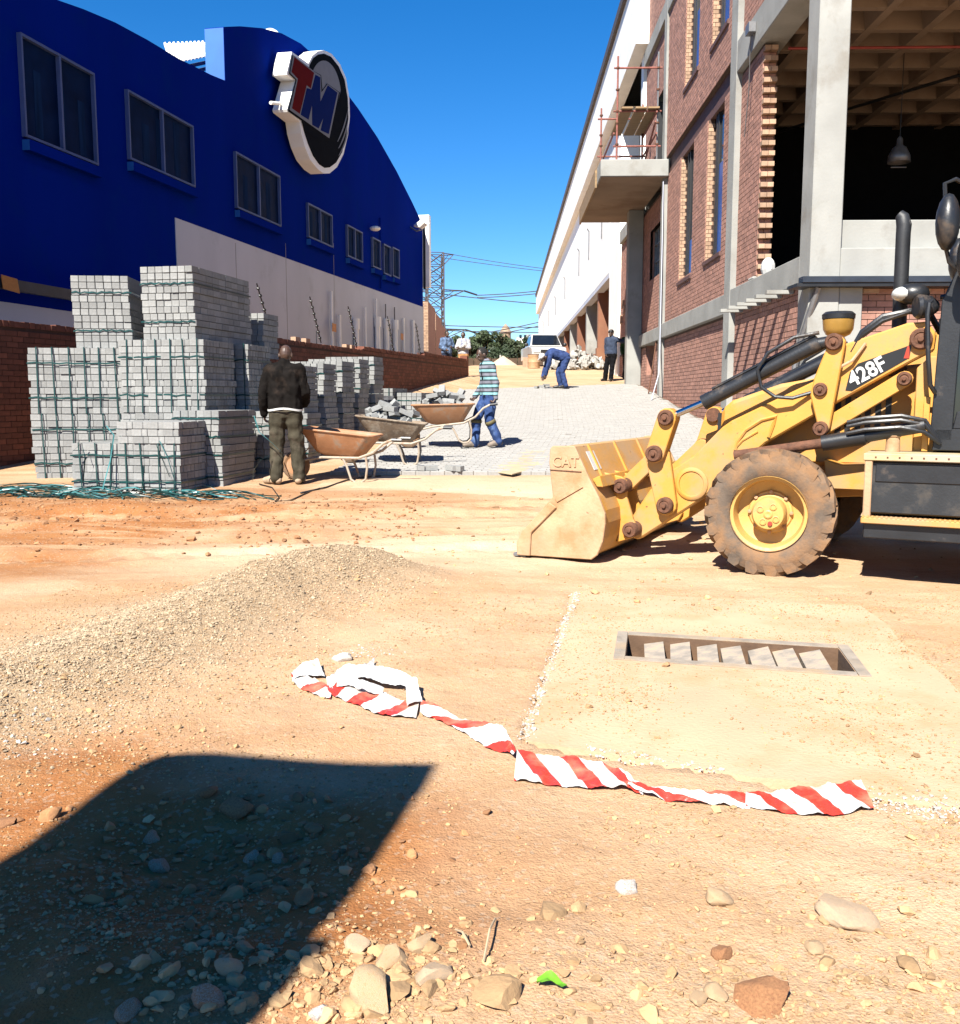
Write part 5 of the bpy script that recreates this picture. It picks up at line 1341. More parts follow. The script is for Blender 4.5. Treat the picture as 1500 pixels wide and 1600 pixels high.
def barrow(label, loc, rz, tilt, mat):
    t = thing('wheelbarrow', label, 'wheelbarrow', tuple(loc), rz, 'builders wheelbarrows on the ramp')
    R = Matrix.Translation((0.62, 0, 0.19)) @ Matrix.Rotation(tilt, 4, 'Y') @ Matrix.Translation((-0.62, 0, -0.19))
    def bld(mb, name, m, par=None, **k):
        mb.v = [tuple(R @ V(p)) for p in mb.v]; return mb.build(name, M[m], par or t, local=True, **k)
    outer = [rrect(-0.24, 0.22, 0.17, 0.15, 0.33, 0.36, 0.06), rrect(-0.30, 0.30, 0.22, 0.20, 0.36, 0.40, 0.08), rrect(-0.50, 0.52, 0.33, 0.30, 0.63, 0.70, 0.10)]
    inner = [rrect(-0.485, 0.505, 0.315, 0.285, 0.63, 0.70, 0.10), rrect(-0.285, 0.285, 0.205, 0.185, 0.375, 0.415, 0.08), rrect(-0.23, 0.21, 0.16, 0.14, 0.35, 0.38, 0.06)]
    tr = loft(outer + inner); n = len(outer[0])
    tr.f.append(tuple(range(n-1, -1, -1))); tr.f.append(tuple(range(5*n, 6*n)))
    tray = bld(tr, 'tray', mat, auto=True)
    rim = MB(); q = rrect(-0.505, 0.525, 0.335, 0.305, 0.632, 0.702, 0.10); rim.tube(q + [q[0], q[1]], 0.014, 7)
    bld(rim, 'rim', mat, tray, auto=True)
    for s in (1, -1):
        bld(MB().tube([(0.64, s*0.09, 0.20), (0.42, s*0.13, 0.29), (0.2, s*0.17, 0.325), (-0.3, s*0.23, 0.34), (-0.50, s*0.26, 0.42), (-0.64, s*0.28, 0.55), (-0.76, s*0.29, 0.60), (-0.86, s*0.29, 0.60)], 0.018, 8), 'handle_rail', 'barrow_tube', auto=True)
        bld(MB().tube([(-0.75, s*0.289, 0.598), (-0.88, s*0.29, 0.60)], 0.022, 8), 'grip', 'plastic', auto=True)
        lg = [(-0.08, s*0.20, 0.33), (-0.14, s*0.21, 0.22), (-0.20, s*0.22, 0.06), (-0.26, s*0.22, 0.018), (-0.34, s*0.22, 0.018), (-0.40, s*0.22, 0.07), (-0.42, s*0.235, 0.22), (-0.40, s*0.24, 0.36)]
        bld(MB().tube(lg, 0.016, 8), 'leg', 'barrow_tube', auto=True)
        bld(MB().bar((0.62, s*0.075, 0.19), (0.40, s*0.12, 0.45), 0.03, 0.006), 'tray_brace', 'barrow_tube')
    w = MB().lathe([(0.12, -0.035), (0.15, -0.048), (0.178, -0.04), (0.19, -0.018), (0.19, 0.018), (0.178, 0.04), (0.15, 0.048), (0.12, 0.035)], (0.62, 0, 0.19), (0, 1, 0), 26, caps=False)
    wh_ = bld(w, 'wheel', 'tyre', auto=True)
    bld(MB().lathe([(0.125, -0.035), (0.11, -0.02), (0.03, -0.012), (0.03, -0.07), (0.03, 0.07), (0.03, 0.012), (0.11, 0.02), (0.125, 0.035)], (0.62, 0, 0.19), (0, 1, 0), 20), 'wheel_disc', 'barrow_orange', wh_, auto=True)
    return t, R
def gpos(px, Y, off=0.0):
    x_ = onY(px, 640, Y).x; return V((x_, Y, gzf(x_, Y) + off))
def pave_pos(px, Y):
    x_ = onY(px, 640, Y).x; return V((x_, Y, pz(Y)))
w1, R1 = barrow('empty orange wheelbarrow right beside the standing worker', gpos(531, 12.75, 0.0), rad(180-6), rad(-2), 'barrow_orange')
w2, R2 = barrow('grey cement-crusted wheelbarrow loaded with pavers between the other two', pave_pos(611, 14.15), rad(180+2), rad(-3), 'barrow_grey')
w3, R3 = barrow('orange wheelbarrow loaded with pavers and pushed by the boy', pave_pos(697, 16.0), rad(180+4), rad(5), 'barrow_orange')
box_me = MB().cbox((0, 0, 0), (0.2, 0.1, 0.07)).mesh('paver', M['paver_obj'])
def load(t, R, n, label, group, seed):
    r = np.random.default_rng(seed)
    base = Matrix.Translation(t.location) @ Matrix.Rotation(t.rotation_euler.z, 4, 'Z') @ R
    for k in range(n):
        u = r.uniform(-0.30, 0.32); v = r.uniform(-0.14, 0.14); lay = k/n
        zz = 0.50 + 0.32*lay*(1-abs(u)*0.9) + 0.02*r.normal() + (0.10 if u > 0 else 0.05)
        o = link('loose_paver', box_me); m_ = base @ Matrix.Translation((u, v, zz))
        o.matrix_world = m_ @ Matrix.Rotation(r.uniform(0, 6.28), 4, 'Z') @ Matrix.Rotation(r.normal(0, 0.5), 4, 'X') @ Matrix.Rotation(r.normal(0, 0.45), 4, 'Y')
        o.matrix_basis = o.matrix_world
        tag(o, label, 'paver', group)
load(w2, R2, 34, 'grey paver heaped in the grey cement-crusted wheelbarrow', 'pavers in the middle wheelbarrow', 3)
load(w3, R3, 34, 'grey paver heaped in the wheelbarrow pushed by the boy', 'pavers in the pushed wheelbarrow', 5)
bb_ = MB().cbox((0, 0, 0), (0.05, 0.34, 0.5)); 
# loose pavers lying on the laid ramp
loose = [(838, 683, 'left'), (846, 682, ''), (853, 681, ''), (658, 727, ''), (664, 726, ''), (672, 726, ''), (706, 722, ''), (713, 721, ''), (908, 624, ''), (994, 625, ''), (1028, 650, ''), (1008, 672, ''), (996, 613, ''), (1066, 668, ''), (840, 607, ''), (850, 609, ''), (857, 609, ''), (848, 605, ''), (945, 669, '')]
for i, (x_, y_, _) in enumerate(loose):
    q = onZ(x_, y_, 0.5)
    for _k in range(12): q = onZ(x_, y_, pz(q.y) + 0.035)
    o = link('loose_paver', box_me); o.location = (q.x, q.y, pz(q.y)+0.038); o.rotation_euler = (0.07, 0, RNG.uniform(-0.6, 0.6) + (1.57 if i % 3 == 0 else 0))
    od = ('first', 'second', 'third', 'fourth', 'fifth', 'sixth')
    def rank(lo, hi): return od[sorted(range(lo, hi), key=lambda q_: loose[q_][0]).index(i)]
    if i < 3: lab, gr = '%s paver from the left of the loose trio in the middle of the ramp' % rank(0, 3), 'trio of loose pavers on the ramp'
    elif i < 8: lab, gr = '%s loose paver from the left near the paving edge below the wheelbarrows' % rank(3, 8), 'loose pavers by the wheelbarrows'
    elif i < 14: lab, gr = '%s loose paver from the left on the ramp near the brick facade' % rank(8, 14), 'loose pavers near the brick facade'
    elif i < 18: lab, gr = '%s paver from the left waiting beside the bending man in overalls' % rank(14, 18), 'pavers beside the bending worker'
    else: lab, gr = 'single grey paver lying behind the loader bucket', None
    tag(o, lab, 'paver', gr)
# plywood sheet before the bucket
bo = MB(); P4 = []
for x_, y_ in ((756, 747), (800, 752), (862, 742), (860, 728), (825, 727)):
    q = onZ(x_, y_, 0.16); P4.append((q.x, q.y, gzf(q.x, q.y)+0.02))
bo.prism([(p[0], p[1], float(prof(p[1]))+0.035) for p in P4], (0, 0, 0.014))
tag(bo.build('plywood_sheet', pmat('plywood', (0.60, 0.48, 0.30), 0.8, 0.12, 5, 0.2, 40)), 'dusty plywood sheet lying before the paving beside the loader bucket', 'board')
# ------------------------------------------------------------------ people
def remesh(mb, voxel, smooth_it, name, mat, fold=0.0, fscale=14.0, seed=0, stretch=0.45):
    me = mb.mesh('tmp'); o = bpy.data.objects.new('tmp', me); COL.objects.link(o)
    m = o.modifiers.new('r', 'REMESH'); m.mode = 'VOXEL'; m.voxel_size = voxel
    s = o.modifiers.new('s', 'SMOOTH'); s.iterations = smooth_it; s.factor = 0.5
    dg = bpy.context.evaluated_depsgraph_get()
    out = bpy.data.meshes.new_from_object(o.evaluated_get(dg)); out.name = name
    bpy.data.objects.remove(o); bpy.data.meshes.remove(me)
    if fold:
        n = len(out.vertices); co = np.zeros(n*3); no = np.zeros(n*3)
        out.vertices.foreach_get('co', co); out.vertices.foreach_get('normal', no)
        co = co.reshape(-1, 3); no = no.reshape(-1, 3)
        f = np.array([mnoise.noise((p[0]*fscale+seed, p[1]*fscale, p[2]*fscale*stretch)) + 0.5*mnoise.noise((p[0]*fscale*2+seed, p[1]*fscale*2, p[2]*fscale*1.6)) for p in co])
        co += no*(fold*f)[:, None]
        out.vertices.foreach_set('co', co.ravel()); out.update()
    out.materials.clear(); out.materials.append(mat); out.shade_smooth()
    return out
def hand(mb, wr, d, pal, thumb_dir, curl=0.5, s=1.0):
    """wr wrist, d finger direction, pal palm normal (side the fingers curl to)"""
    d = V(d).normalized(); pal = V(pal); pal = (pal - d*pal.dot(d)).normalized(); sd = V(thumb_dir); sd = (sd - d*sd.dot(d) - pal*sd.dot(pal)).normalized()
    wr = V(wr)
    for k in range(4):
        o = (1.5-k)*0.019*s
        kn = wr + d*0.088*s + sd*o
        mb.capsule(wr + d*0.015*s + sd*o*0.7, kn, 0.0165*s, 0.0145*s, 8)
        L_ = (0.072, 0.08, 0.074, 0.058)[k]*s
        q = kn; a = 0.0
        for j, f in enumerate((0.45, 0.3, 0.25)):
            a += curl*(0.75 if j == 0 else 0.9)
            q2 = q + (d*math.cos(a) + pal*math.sin(a))*L_*f
            mb.capsule(q, q2, 0.0095*s, 0.0088*s, 8); q = q2
    b = wr + d*0.03*s + sd*0.03*s
    t1 = b + (d*0.6 + sd*0.65 + pal*0.35).normalized()*0.045*s
    mb.capsule(wr + d*0.02*s + sd*0.015*s, b, 0.015*s, 0.0135*s, 8)
    mb.capsule(b, t1, 0.0125*s, 0.011*s, 8); mb.capsule(t1, t1 + (d*0.85 + sd*0.15 + pal*0.4).normalized()*0.032*s, 0.0105*s, 0.0095*s, 8)
def person(label, loc, rz, J, sc_, mats, face=(0, 1, 0), hair='short', voxel=0.011, cap=None, curl=(0.5, 0.5), sleeve=1.0, bulk=1.0, pattern=None):
    t = thing('person', label, 'person', tuple(loc), rz)
    j = {k: V(v)*sc_ for k, v in J.items()}
    s = sc_; B = bulk
    f = V(face).normalized(); side = f.cross(V((0, 0, 1))).normalized(); up = side.cross(f)
    hr = Matrix((side, f, up)).transposed()
    def torso(mb, e):
        for k in (-1, 1):
            sh = j['shL' if k < 0 else 'shR']; hp = j['hipL' if k < 0 else 'hipR']
            ch = j['chest'] + (sh - j['chest'])*0.42; wa = j['waist'] + (hp - j['pelvis'])*0.62
            mb.capsule(ch, wa, 0.118*s*B+e, 0.102*s*B+e); mb.capsule(wa, j['pelvis'] + (hp-j['pelvis'])*0.75, 0.10*s*B+e, 0.112*s*B+e)
            mb.capsule(j['chest'] + (sh - j['chest'])*0.3 + (j['neck']-j['chest'])*0.35, sh, 0.085*s+e, 0.060*s+e)
        mb.capsule(j['neck'], j['chest'], 0.058*s+e, 0.10*s+e)
    def arm(mb, k, e, end=1.0):
        sh, el, wr = j['sh'+k], j['el'+k], j['wr'+k]
        mb.capsule(sh, el, 0.056*s+e, 0.043*s+e); mb.capsule(el, el.lerp(wr, end), 0.043*s+e, (0.043-0.014*end)*s+e)
    def leg(mb, k, e, e2=None):
        hp, kn, an = j['hip'+k], j['kn'+k], j['an'+k]; e2 = e if e2 is None else e2
        mb.capsule(hp, kn, 0.088*s*B+e, 0.060*s+e); mb.capsule(kn, an, 0.058*s+e, 0.038*s+e2)
    # body, one continuous surface
    b = MB(); torso(b, 0)
    for k in 'LR': arm(b, k, 0); leg(b, k, 0)
    b.capsule(j['neck'] - V((0, 0, 0.03))*s, j['head'] - up*0.05*s, 0.055*s, 0.05*s)
    hd = j['head']
    b.ell(hd + up*0.02*s, (0.077*s, 0.096*s, 0.105*s), hr); b.ell(hd - up*0.055*s + f*0.022*s, (0.056*s, 0.066*s, 0.062*s), hr)
    b.capsule(hd + f*0.092*s + up*0.012*s, hd + f*0.108*s - up*0.026*s, 0.009*s, 0.016*s, 8)
    b.capsule(hd + f*0.083*s - up*0.058*s - side*0.02*s, hd + f*0.083*s - up*0.058*s + side*0.02*s, 0.011*s, 0.011*s, 8)
    b.capsule(hd + f*0.082*s + up*0.034*s - side*0.045*s, hd + f*0.082*s + up*0.034*s + side*0.045*s, 0.012*s, 0.012*s, 8)
    for q in (-1, 1): b.ell(hd + side*q*0.079*s - up*0.01*s - f*0.01*s, (0.013*s, 0.022*s, 0.034*s), hr)
    for k, cv in zip('LR', curl):
        d = j['wr'+k] - j['el'+k]
        if 'hd'+k in j: d = j['hd'+k] - j['wr'+k]
        pal = j['pal'+k] if 'pal'+k in j else V((1, 0, 0))*(1 if k == 'L' else -1)
        hand(b, j['wr'+k], d, pal, j['th'+k] if 'th'+k in j else V((0, 1, 0)), cv, s)
    for k in 'LR': b.capsule(j['an'+k], j['toe'+k], 0.04*s, 0.032*s)
    link('body', remesh(b, voxel*0.72, 2, 'body', mats['skin']), t)
    # eyes
    for q in (-1, 1):
        e_ = MB().ell(hd + side*q*0.031*s + f*0.083*s + up*0.012*s, (0.013*s, 0.009*s, 0.009*s), hr, 8, 6).build('eye', M['white'], t, smooth=True, local=True)
        MB().ell(hd + side*q*0.031*s + f*0.090*s + up*0.012*s, (0.006*s, 0.004*s, 0.007*s), hr, 8, 6).build('iris', M['black'], e_, smooth=True, local=True)
    # shirt, trousers, shoes
    c = MB(); torso(c, 0.024*s)
    for k in (-1, 1):
        hp = j['hipL' if k < 0 else 'hipR']; sh_ = j['shL' if k < 0 else 'shR']
        c.capsule(j['chest'] + (sh_-j['chest'])*0.45, j['pelvis'] + (hp-j['pelvis'])*0.72 + (j['waist']-j['pelvis'])*0.25, 0.128*s*B, 0.138*s*B)
    for k in 'LR': arm(c, k, 0.022*s, sleeve)
    sh = link('shirt', remesh(c, voxel, 4, 'shirt', mats['shirt'], 0.020*s, 9, 3.1, 0.5), t)
    nn_ = (j['waist'] - j['pelvis']).normalized(); bm_ = bmesh.new(); bm_.from_mesh(sh.data)
    def near_arm(p):
        for k in 'LR':
            a, b2 = j['el'+k], j['wr'+k]; d = b2-a; tt = max(-0.6, min(1, (p-a).dot(d)/d.length_squared))
            if (p - a - d*tt).length < 0.085*s: return True
        return False
    dl = [v for v in bm_.verts if (v.co - j['pelvis']).dot(nn_) < -0.02*s and not near_arm(v.co)]
    bmesh.ops.delete(bm_, geom=dl, context='VERTS'); bm_.to_mesh(sh.data); bm_.free()
    if mats.get('hem'):
        h = MB(); pc_ = j['pelvis'] + V((0, 0, -0.012))*s
        h.lathe([(1.0, -0.012*s), (1.0, 0.012*s)], (0, 0, 0), (0, 0, 1), 28, caps=False)
        ax, ay = 0.222*s*B, 0.165*s*B
        h.v = [(pc_.x + v[0]*ax, pc_.y + v[1]*ay, pc_.z + v[2] + 0.012*math.sin(3*math.atan2(v[1], v[0]))) for v in h.v]
        h.build('shirt_hem', mats['hem'], t, smooth=True, local=True)
    c = MB()
    c.capsule(j['hipL'], j['hipR'], 0.115*s*B, 0.115*s*B)
    for k in 'LR': c.capsule(j['pelvis'] + V((0, 0, 0.02))*s, j['hip'+k], 0.115*s*B, 0.11*s*B); leg(c, k, 0.030*s, 0.042*s)
    link('trousers', remesh(c, voxel, 4, 'trousers', mats['trousers'], 0.016*s, 9, 8.7, 1.2), t)
    for k in 'LR':
        c = MB(); a, o = j['an'+k], j['toe'+k]; fd = (o - a); fd.z = 0; fd.normalize()
        lo = min(a.z, o.z) - 0.045*s
        c.capsule(a - fd*0.035*s - V((0, 0, 0.03))*s, a + V((0, 0, 0.02))*s, 0.048*s, 0.048*s)
        c.capsule(a - fd*0.02*s - V((0, 0, 0.03))*s, o, 0.046*s, 0.040*s); c.capsule(a.lerp(o, 0.45), o + fd*0.02*s, 0.048*s, 0.040*s)
        so = link('shoe', remesh(c, voxel*0.8, 2, 'shoe', mats['shoe']), t)
    if hair == 'short':
        h = MB().ell(hd + up*0.030*s - f*0.012*s, (0.081*s, 0.097*s, 0.104*s), hr)
        keep = remesh(h, 0.009, 1, 'hair', mats['hair'], 0.004, 60, 1, 1.0)
        bm_ = bmesh.new(); bm_.from_mesh(keep)
        dl = [v for v in bm_.verts if (v.co - hd).dot(f) > 0.055*s and (v.co-hd).dot(up) < 0.075*s or (v.co-hd).dot(up) < -0.03*s or ((v.co-hd).dot(up) < 0.01*s and (v.co-hd).dot(f) > 0.0)]
        bmesh.ops.delete(bm_, geom=dl, context='VERTS'); bm_.to_mesh(keep); bm_.free()
        link('hair', keep, t)
    if cap:
        h = MB().ell(hd + up*0.05*s - f*0.005*s, (0.087*s, 0.104*s, 0.088*s), hr); h.capsule(hd + up*0.062*s + f*0.07*s - side*0.04*s, hd + up*0.052*s + f*0.15*s, 0.016*s, 0.012*s); h.capsule(hd + up*0.062*s + f*0.07*s + side*0.04*s, hd + up*0.052*s + f*0.15*s, 0.016*s, 0.012*s)
        link('cap', remesh(h, 0.009, 1, 'cap', cap), t)
    return t, sh, j
def stand(**over):
    J = dict(pelvis=(0, 0, 0.95), waist=(0, 0.01, 1.10), chest=(0, 0.0, 1.33), neck=(0, -0.005, 1.49), head=(0, 0.03, 1.625),
             shL=(-0.185, -0.01, 1.425), shR=(0.185, -0.01, 1.425), elL=(-0.25, -0.03, 1.14), elR=(0.25, -0.03, 1.14), wrL=(-0.26, 0.04, 0.90), wrR=(0.26, 0.04, 0.90),
             hipL=(-0.095, 0, 0.90), hipR=(0.095, 0, 0.90), knL=(-0.11, 0.02, 0.49), knR=(0.11, 0.02, 0.49), anL=(-0.12, -0.02, 0.085), anR=(0.12, -0.02, 0.085), toeL=(-0.14, 0.14, 0.045), toeR=(0.14, 0.14, 0.045))
    J.update(over); return J
SK = pmat('skin_dark', (0.10, 0.056, 0.038), 0.45, 0.15, 30, 0.05, 120)
HAIR = pmat('hair_black', (0.008, 0.007, 0.006), 0.9, 0.3, 60, 0.5, 160)
def cloth(n, c, v=0.25, **k): return pmat(n, c, 0.95, v, 9, 0.25, 60, spec=0.08, **k)
shoe_tan = pmat('shoe_tan', (0.52, 0.38, 0.25), 0.8, 0.2, 12, 0.2, 60)
# standing worker seen from behind
p = gpos(446, 12.25)
person('man in dark sweater and olive trousers standing with his back turned beside the packs', p, rad(4),
       stand(head=(0.01, 0.055, 1.615), neck=(0, 0.01, 1.49), wrL=(-0.275, 0.08, 0.90), elL=(-0.27, -0.03, 1.14), elR=(0.255, 0.0, 1.15), wrR=(0.21, 0.20, 1.0), hdL=(-0.285, 0.13, 0.80), hdR=(0.16, 0.30, 0.98),
             anL=(-0.13, -0.03, 0.085), anR=(0.15, 0.0, 0.085), toeL=(-0.27, 0.07, 0.045), toeR=(0.17, 0.16, 0.045), knL=(-0.12, 0.03, 0.49), knR=(0.13, 0.04, 0.49), palL=(1, 0.2, 0), palR=(-1, 0, -0.3)),
       1.02, dict(skin=SK, shirt=cloth('sweater_dark', (0.013, 0.011, 0.010), 0.4, dirt=(0.045, 0.032, 0.025), dirt_amt=0.2, dirt_scale=4), trousers=cloth('olive_trousers', (0.075, 0.066, 0.046), 0.35, dirt=(0.15, 0.12, 0.09), dirt_amt=0.3, dirt_scale=5), shoe=shoe_tan, hair=HAIR, hem=M['white']), face=(0.05, 1, -0.25), hair='none', voxel=0.010)
# boy with the barrow
stripes = bpy.data.materials.new('striped_jersey'); stripes.use_nodes = True
nt = stripes.node_tree; bs = nt.nodes['Principled BSDF']; bs.inputs['Roughness'].default_value = 0.9
tc = _n(nt, 'ShaderNodeTexCoord'); sx = _n(nt, 'ShaderNodeSeparateXYZ'); nt.links.new(tc.outputs['Object'], sx.inputs[0])
mm = _n(nt, 'ShaderNodeMath', operation='MULTIPLY'); mm.inputs[1].default_value = 1/0.125; nt.links.new(sx.outputs[2], mm.inputs[0])
fr_ = _n(nt, 'ShaderNodeMath', operation='FRACT'); nt.links.new(mm.outputs[0], fr_.inputs[0])
cr = _n(nt, 'ShaderNodeValToRGB'); cr.color_ramp.interpolation = 'CONSTANT'
els = cr.color_ramp.elements; els[0].position = 0; els[0].color = (0.17, 0.34, 0.36, 1); els[1].position = 0.30; els[1].color = (0.02, 0.032, 0.04, 1)
for p_, c_ in ((0.48, (0.14, 0.14, 0.17, 1)), (0.80, (0.02, 0.032, 0.04, 1))):
    e = els.new(p_); e.color = c_
nt.links.new(fr_.outputs[0], cr.inputs[0]); nt.links.new(cr.outputs[0], bs.inputs['Base Color'])
p = pave_pos(757, 16.05); p.x += 0.05
boyJ = dict(pelvis=(0, -0.02, 0.93), waist=(0, -0.01, 1.08), chest=(0, 0.0, 1.31), neck=(0, 0.03, 1.47), head=(0.0, 0.10, 1.60),
            shL=(-0.175, 0.0, 1.40), shR=(0.175, 0.0, 1.40), elL=(-0.245, -0.05, 1.12), elR=(0.235, -0.02, 1.12), wrL=(-0.29, -0.04, 0.86), wrR=(0.27, 0.12, 0.89), hdL=(-0.30, 0.03, 0.76), hdR=(0.28, 0.2, 0.80),
            hipL=(-0.09, -0.02, 0.89), hipR=(0.09, -0.02, 0.89), knL=(-0.09, 0.0, 0.49), knR=(0.09, 0.17, 0.51), anL=(-0.09, -0.17, 0.12), anR=(0.09, 0.20, 0.085), toeL=(-0.10, -0.02, 0.05), toeR=(0.09, 0.37, 0.05), palL=(0.2, 1, 0), palR=(-0.2, 1, 0), thL=(0.4, 1, 0), thR=(-0.4, 1, 0))
bt, bshirt, bj = person('boy in blue striped jersey and jeans pushing the loaded wheelbarrow', p, rad(90+22), boyJ, 0.955,
       dict(skin=SK, shirt=stripes, trousers=cloth('jeans', (0.055, 0.10, 0.26), 0.5, dirt=(0.20, 0.30, 0.50), dirt_amt=0.25, dirt_scale=5), shoe=pmat('shoe_worn', (0.30, 0.24, 0.19), 0.8, 0.3, 14, 0.2, 60), hair=HAIR), face=(-0.1, 1, -0.25), voxel=0.010, curl=(1.2, 1.2), bulk=0.92)
# dark band below the knees and the figure on the chest
for k in 'LR':
    kn, an = bj['kn'+k], bj['an'+k]; q = kn.lerp(an, 0.12); d = (an-kn).normalized()
    MB().tube([q - d*0.03, q + d*0.03], 0.092, 14).build('knee_band', pmat('band_olive', (0.16, 0.13, 0.05), 0.8), bt, smooth=True, local=True)
me = text_mesh('3', 0.19, 0.0, 0.006); me.materials.append(cloth('print_dark', (0.02, 0.025, 0.03)))
bmx = bmesh.new(); bmx.from_mesh(me); bmesh.ops.triangulate(bmx, faces=bmx.faces[:]); bmesh.ops.subdivide_edges(bmx, edges=bmx.edges[:], cuts=2); bmx.to_mesh(me); bmx.free()
bvh = BVHTree.FromPolygons([v.co for v in bshirt.data.vertices], [tuple(q.vertices) for q in bshirt.data.polygons])
for v in me.vertices:
    o_ = V((-v.co.x - 0.055, 1.0, 1.18 + v.co.y)); o_.x = -(v.co.x) - 0.05
    h = bvh.ray_cast(o_, V((0, -1, 0)))
    v.co = (h[0] + V((0, 0.005, 0))) if h[0] is not None else V((o_.x, 0.1, o_.z))
link('chest_print', me, bt)
# bending paver layer
p = pave_pos(876, 29.1)
bj_ = dict(pelvis=(0, -0.14, 0.90), waist=(0, 0.0, 1.00), chest=(0, 0.24, 1.03), neck=(0, 0.40, 0.97), head=(0, 0.53, 0.88), shL=(-0.17, 0.33, 0.96), shR=(0.17, 0.33, 0.96),
           elL=(-0.19, 0.40, 0.66), elR=(0.19, 0.42, 0.66), wrL=(-0.12, 0.46, 0.40), wrR=(0.12, 0.50, 0.36), hdL=(-0.1, 0.5, 0.2), hdR=(0.08, 0.53, 0.18),
           hipL=(-0.1, -0.14, 0.86), hipR=(0.1, -0.14, 0.86), knL=(-0.12, 0.0, 0.47), knR=(0.12, 0.06, 0.47), anL=(-0.13, -0.12, 0.085), anR=(0.13, -0.02, 0.085), toeL=(-0.14, 0.05, 0.045), toeR=(0.14, 0.15, 0.045))
ovl = cloth('overall_blue', (0.045, 0.075, 0.20), 0.35)
person('man in blue overalls and pale cap bending down to lay pavers', p, rad(90+6), bj_, 1.04, dict(skin=SK, shirt=ovl, trousers=ovl, shoe=M['black'], hair=HAIR), face=(0, 0.75, -0.75), hair='none', voxel=0.014, cap=M['white'], bulk=1.05)
# man leaning on the fin column
x_ = onY(955, 560, 33.5).x; p = V((x_, 33.5, gzf(x_, 33.5)))
person('man in blue shirt and black cap leaning with one arm on the concrete fin', p, rad(150), stand(shR=(0.185, 0, 1.42), elL=(-0.42, 0.03, 1.33), wrL=(-0.62, 0.04, 1.42), elR=(0.24, -0.05, 1.14), wrR=(0.16, 0.06, 0.93), anL=(-0.02, 0.04, 0.085), toeL=(-0.05, 0.2, 0.045), anR=(0.22, -0.02, 0.085), knL=(-0.06, 0.05, 0.49), knR=(0.16, 0.03, 0.49), toeR=(0.28, 0.12, 0.045)),
       1.0, dict(skin=SK, shirt=cloth('shirt_slate', (0.06, 0.08, 0.13)), trousers=cloth('black_trousers', (0.010, 0.010, 0.012)), shoe=M['black'], hair=HAIR), face=(0.4, 1, -0.1), hair='none', voxel=0.014, cap=M['black'])
x_ = onY(981, 560, 34.6).x; p = V((x_, 34.6, gzf(x_, 34.6)))
person('person in green top half hidden behind the concrete fin', p, rad(200), stand(), 0.98, dict(skin=SK, shirt=cloth('green_top', (0.05, 0.11, 0.045)), trousers=cloth('grey_trousers', (0.05, 0.05, 0.055)), shoe=M['black'], hair=HAIR), voxel=0.014)
# two onlookers behind the end of the boundary wall
x_ = onY(698, 540, 36.0).x
person('onlooker in pale blue top and dark vest behind the wall, nearest the piers', V((x_, 36.0, gzf(x_, 36.0)-0.02)), rad(200), stand(elL=(-0.27, 0.02, 1.16), wrL=(-0.15, 0.22, 1.15), elR=(0.26, 0.0, 1.14), wrR=(0.12, 0.22, 1.05)), 0.98, dict(skin=SK, shirt=cloth('pale_blue', (0.16, 0.24, 0.40), 0.7, dirt=(0.03, 0.035, 0.05), dirt_amt=0.6, dirt_scale=5), trousers=cloth('dark_jeans', (0.03, 0.04, 0.07)), shoe=M['black'], hair=HAIR), voxel=0.014)
x_ = onY(724, 540, 36.0).x
person('onlooker in white and blue top with folded arms at the end of the wall', V((x_, 36.0, gzf(x_, 36.0)-0.04)), rad(165), stand(elL=(-0.27, 0.06, 1.15), wrL=(0.06, 0.22, 1.16), elR=(0.27, 0.06, 1.15), wrR=(-0.06, 0.24, 1.20)), 0.97, dict(skin=SK, shirt=cloth('white_blue', (0.62, 0.60, 0.58), 0.1, dirt=(0.08, 0.14, 0.34), dirt_amt=0.55, dirt_scale=5), trousers=cloth('tan_skirt', (0.55, 0.30, 0.14)), shoe=M['black'], hair=HAIR), voxel=0.014)
# ------------------------------------------------------------------ far end of the site
def tree(label, px, ybase, Y, wpx, ytop, seed, col):
    r = np.random.default_rng(seed)
    b = onY(px, ybase, Y); zt = onY(px, ytop, Y).z; zg = float(prof(Y)); R = wpx/2*Y/FPX
    t = thing('bush_tree', label, 'tree', (b.x, Y, zg), 0, 'trees beyond the far fence')
    tr = MB(); Hh = zt - zg
    cl = []
    for k in range(7):
        a = r.uniform(0, 6.28); q = V((math.cos(a)*R*0.5*r.uniform(0.3, 1), math.sin(a)*R*0.5*r.uniform(0.3, 1), Hh*r.uniform(0.45, 0.8)))
        tr.tube([(0.1*math.cos(a), 0.1*math.sin(a), 0), (q.x*0.4, q.y*0.4, q.z*0.45), tuple(q)], [0.16, 0.09, 0.03], 6)
    tr.build('trunk', M['wood'], t, local=True)
    for k in range(34):
        a = r.uniform(0, 6.28); u = r.uniform(0, 1)**0.6
        z = r.uniform(0.16, 0.95); rad_ = R*math.sqrt(max(0.05, 1-((z-0.42)/0.6)**2))
        cl.append((V((math.cos(a)*rad_*u, math.sin(a)*rad_*u, Hh*z)), r.uniform(0.16, 0.32)*R))
    v, f = [], []
    for c, cr_ in cl:
        for k in range(170):
            d = V(r.normal(size=3)).normalized()*cr_*r.uniform(0.55, 1.15); d.z *= 0.8
            p = c + d; a = V(r.normal(size=3)).normalized(); b_ = a.cross(V(r.normal(size=3))).normalized()
            L_ = r.uniform(0.09, 0.19); n = len(v)
            v += [tuple(p - a*L_), tuple(p + b_*L_*0.45), tuple(p + a*L_), tuple(p - b_*L_*0.45)]; f.append((n, n+1, n+2, n+3))
    me = bpy.data.meshes.new('crown'); me.from_pydata(v, [], f); me.materials.append(col); link('crown', me, t)
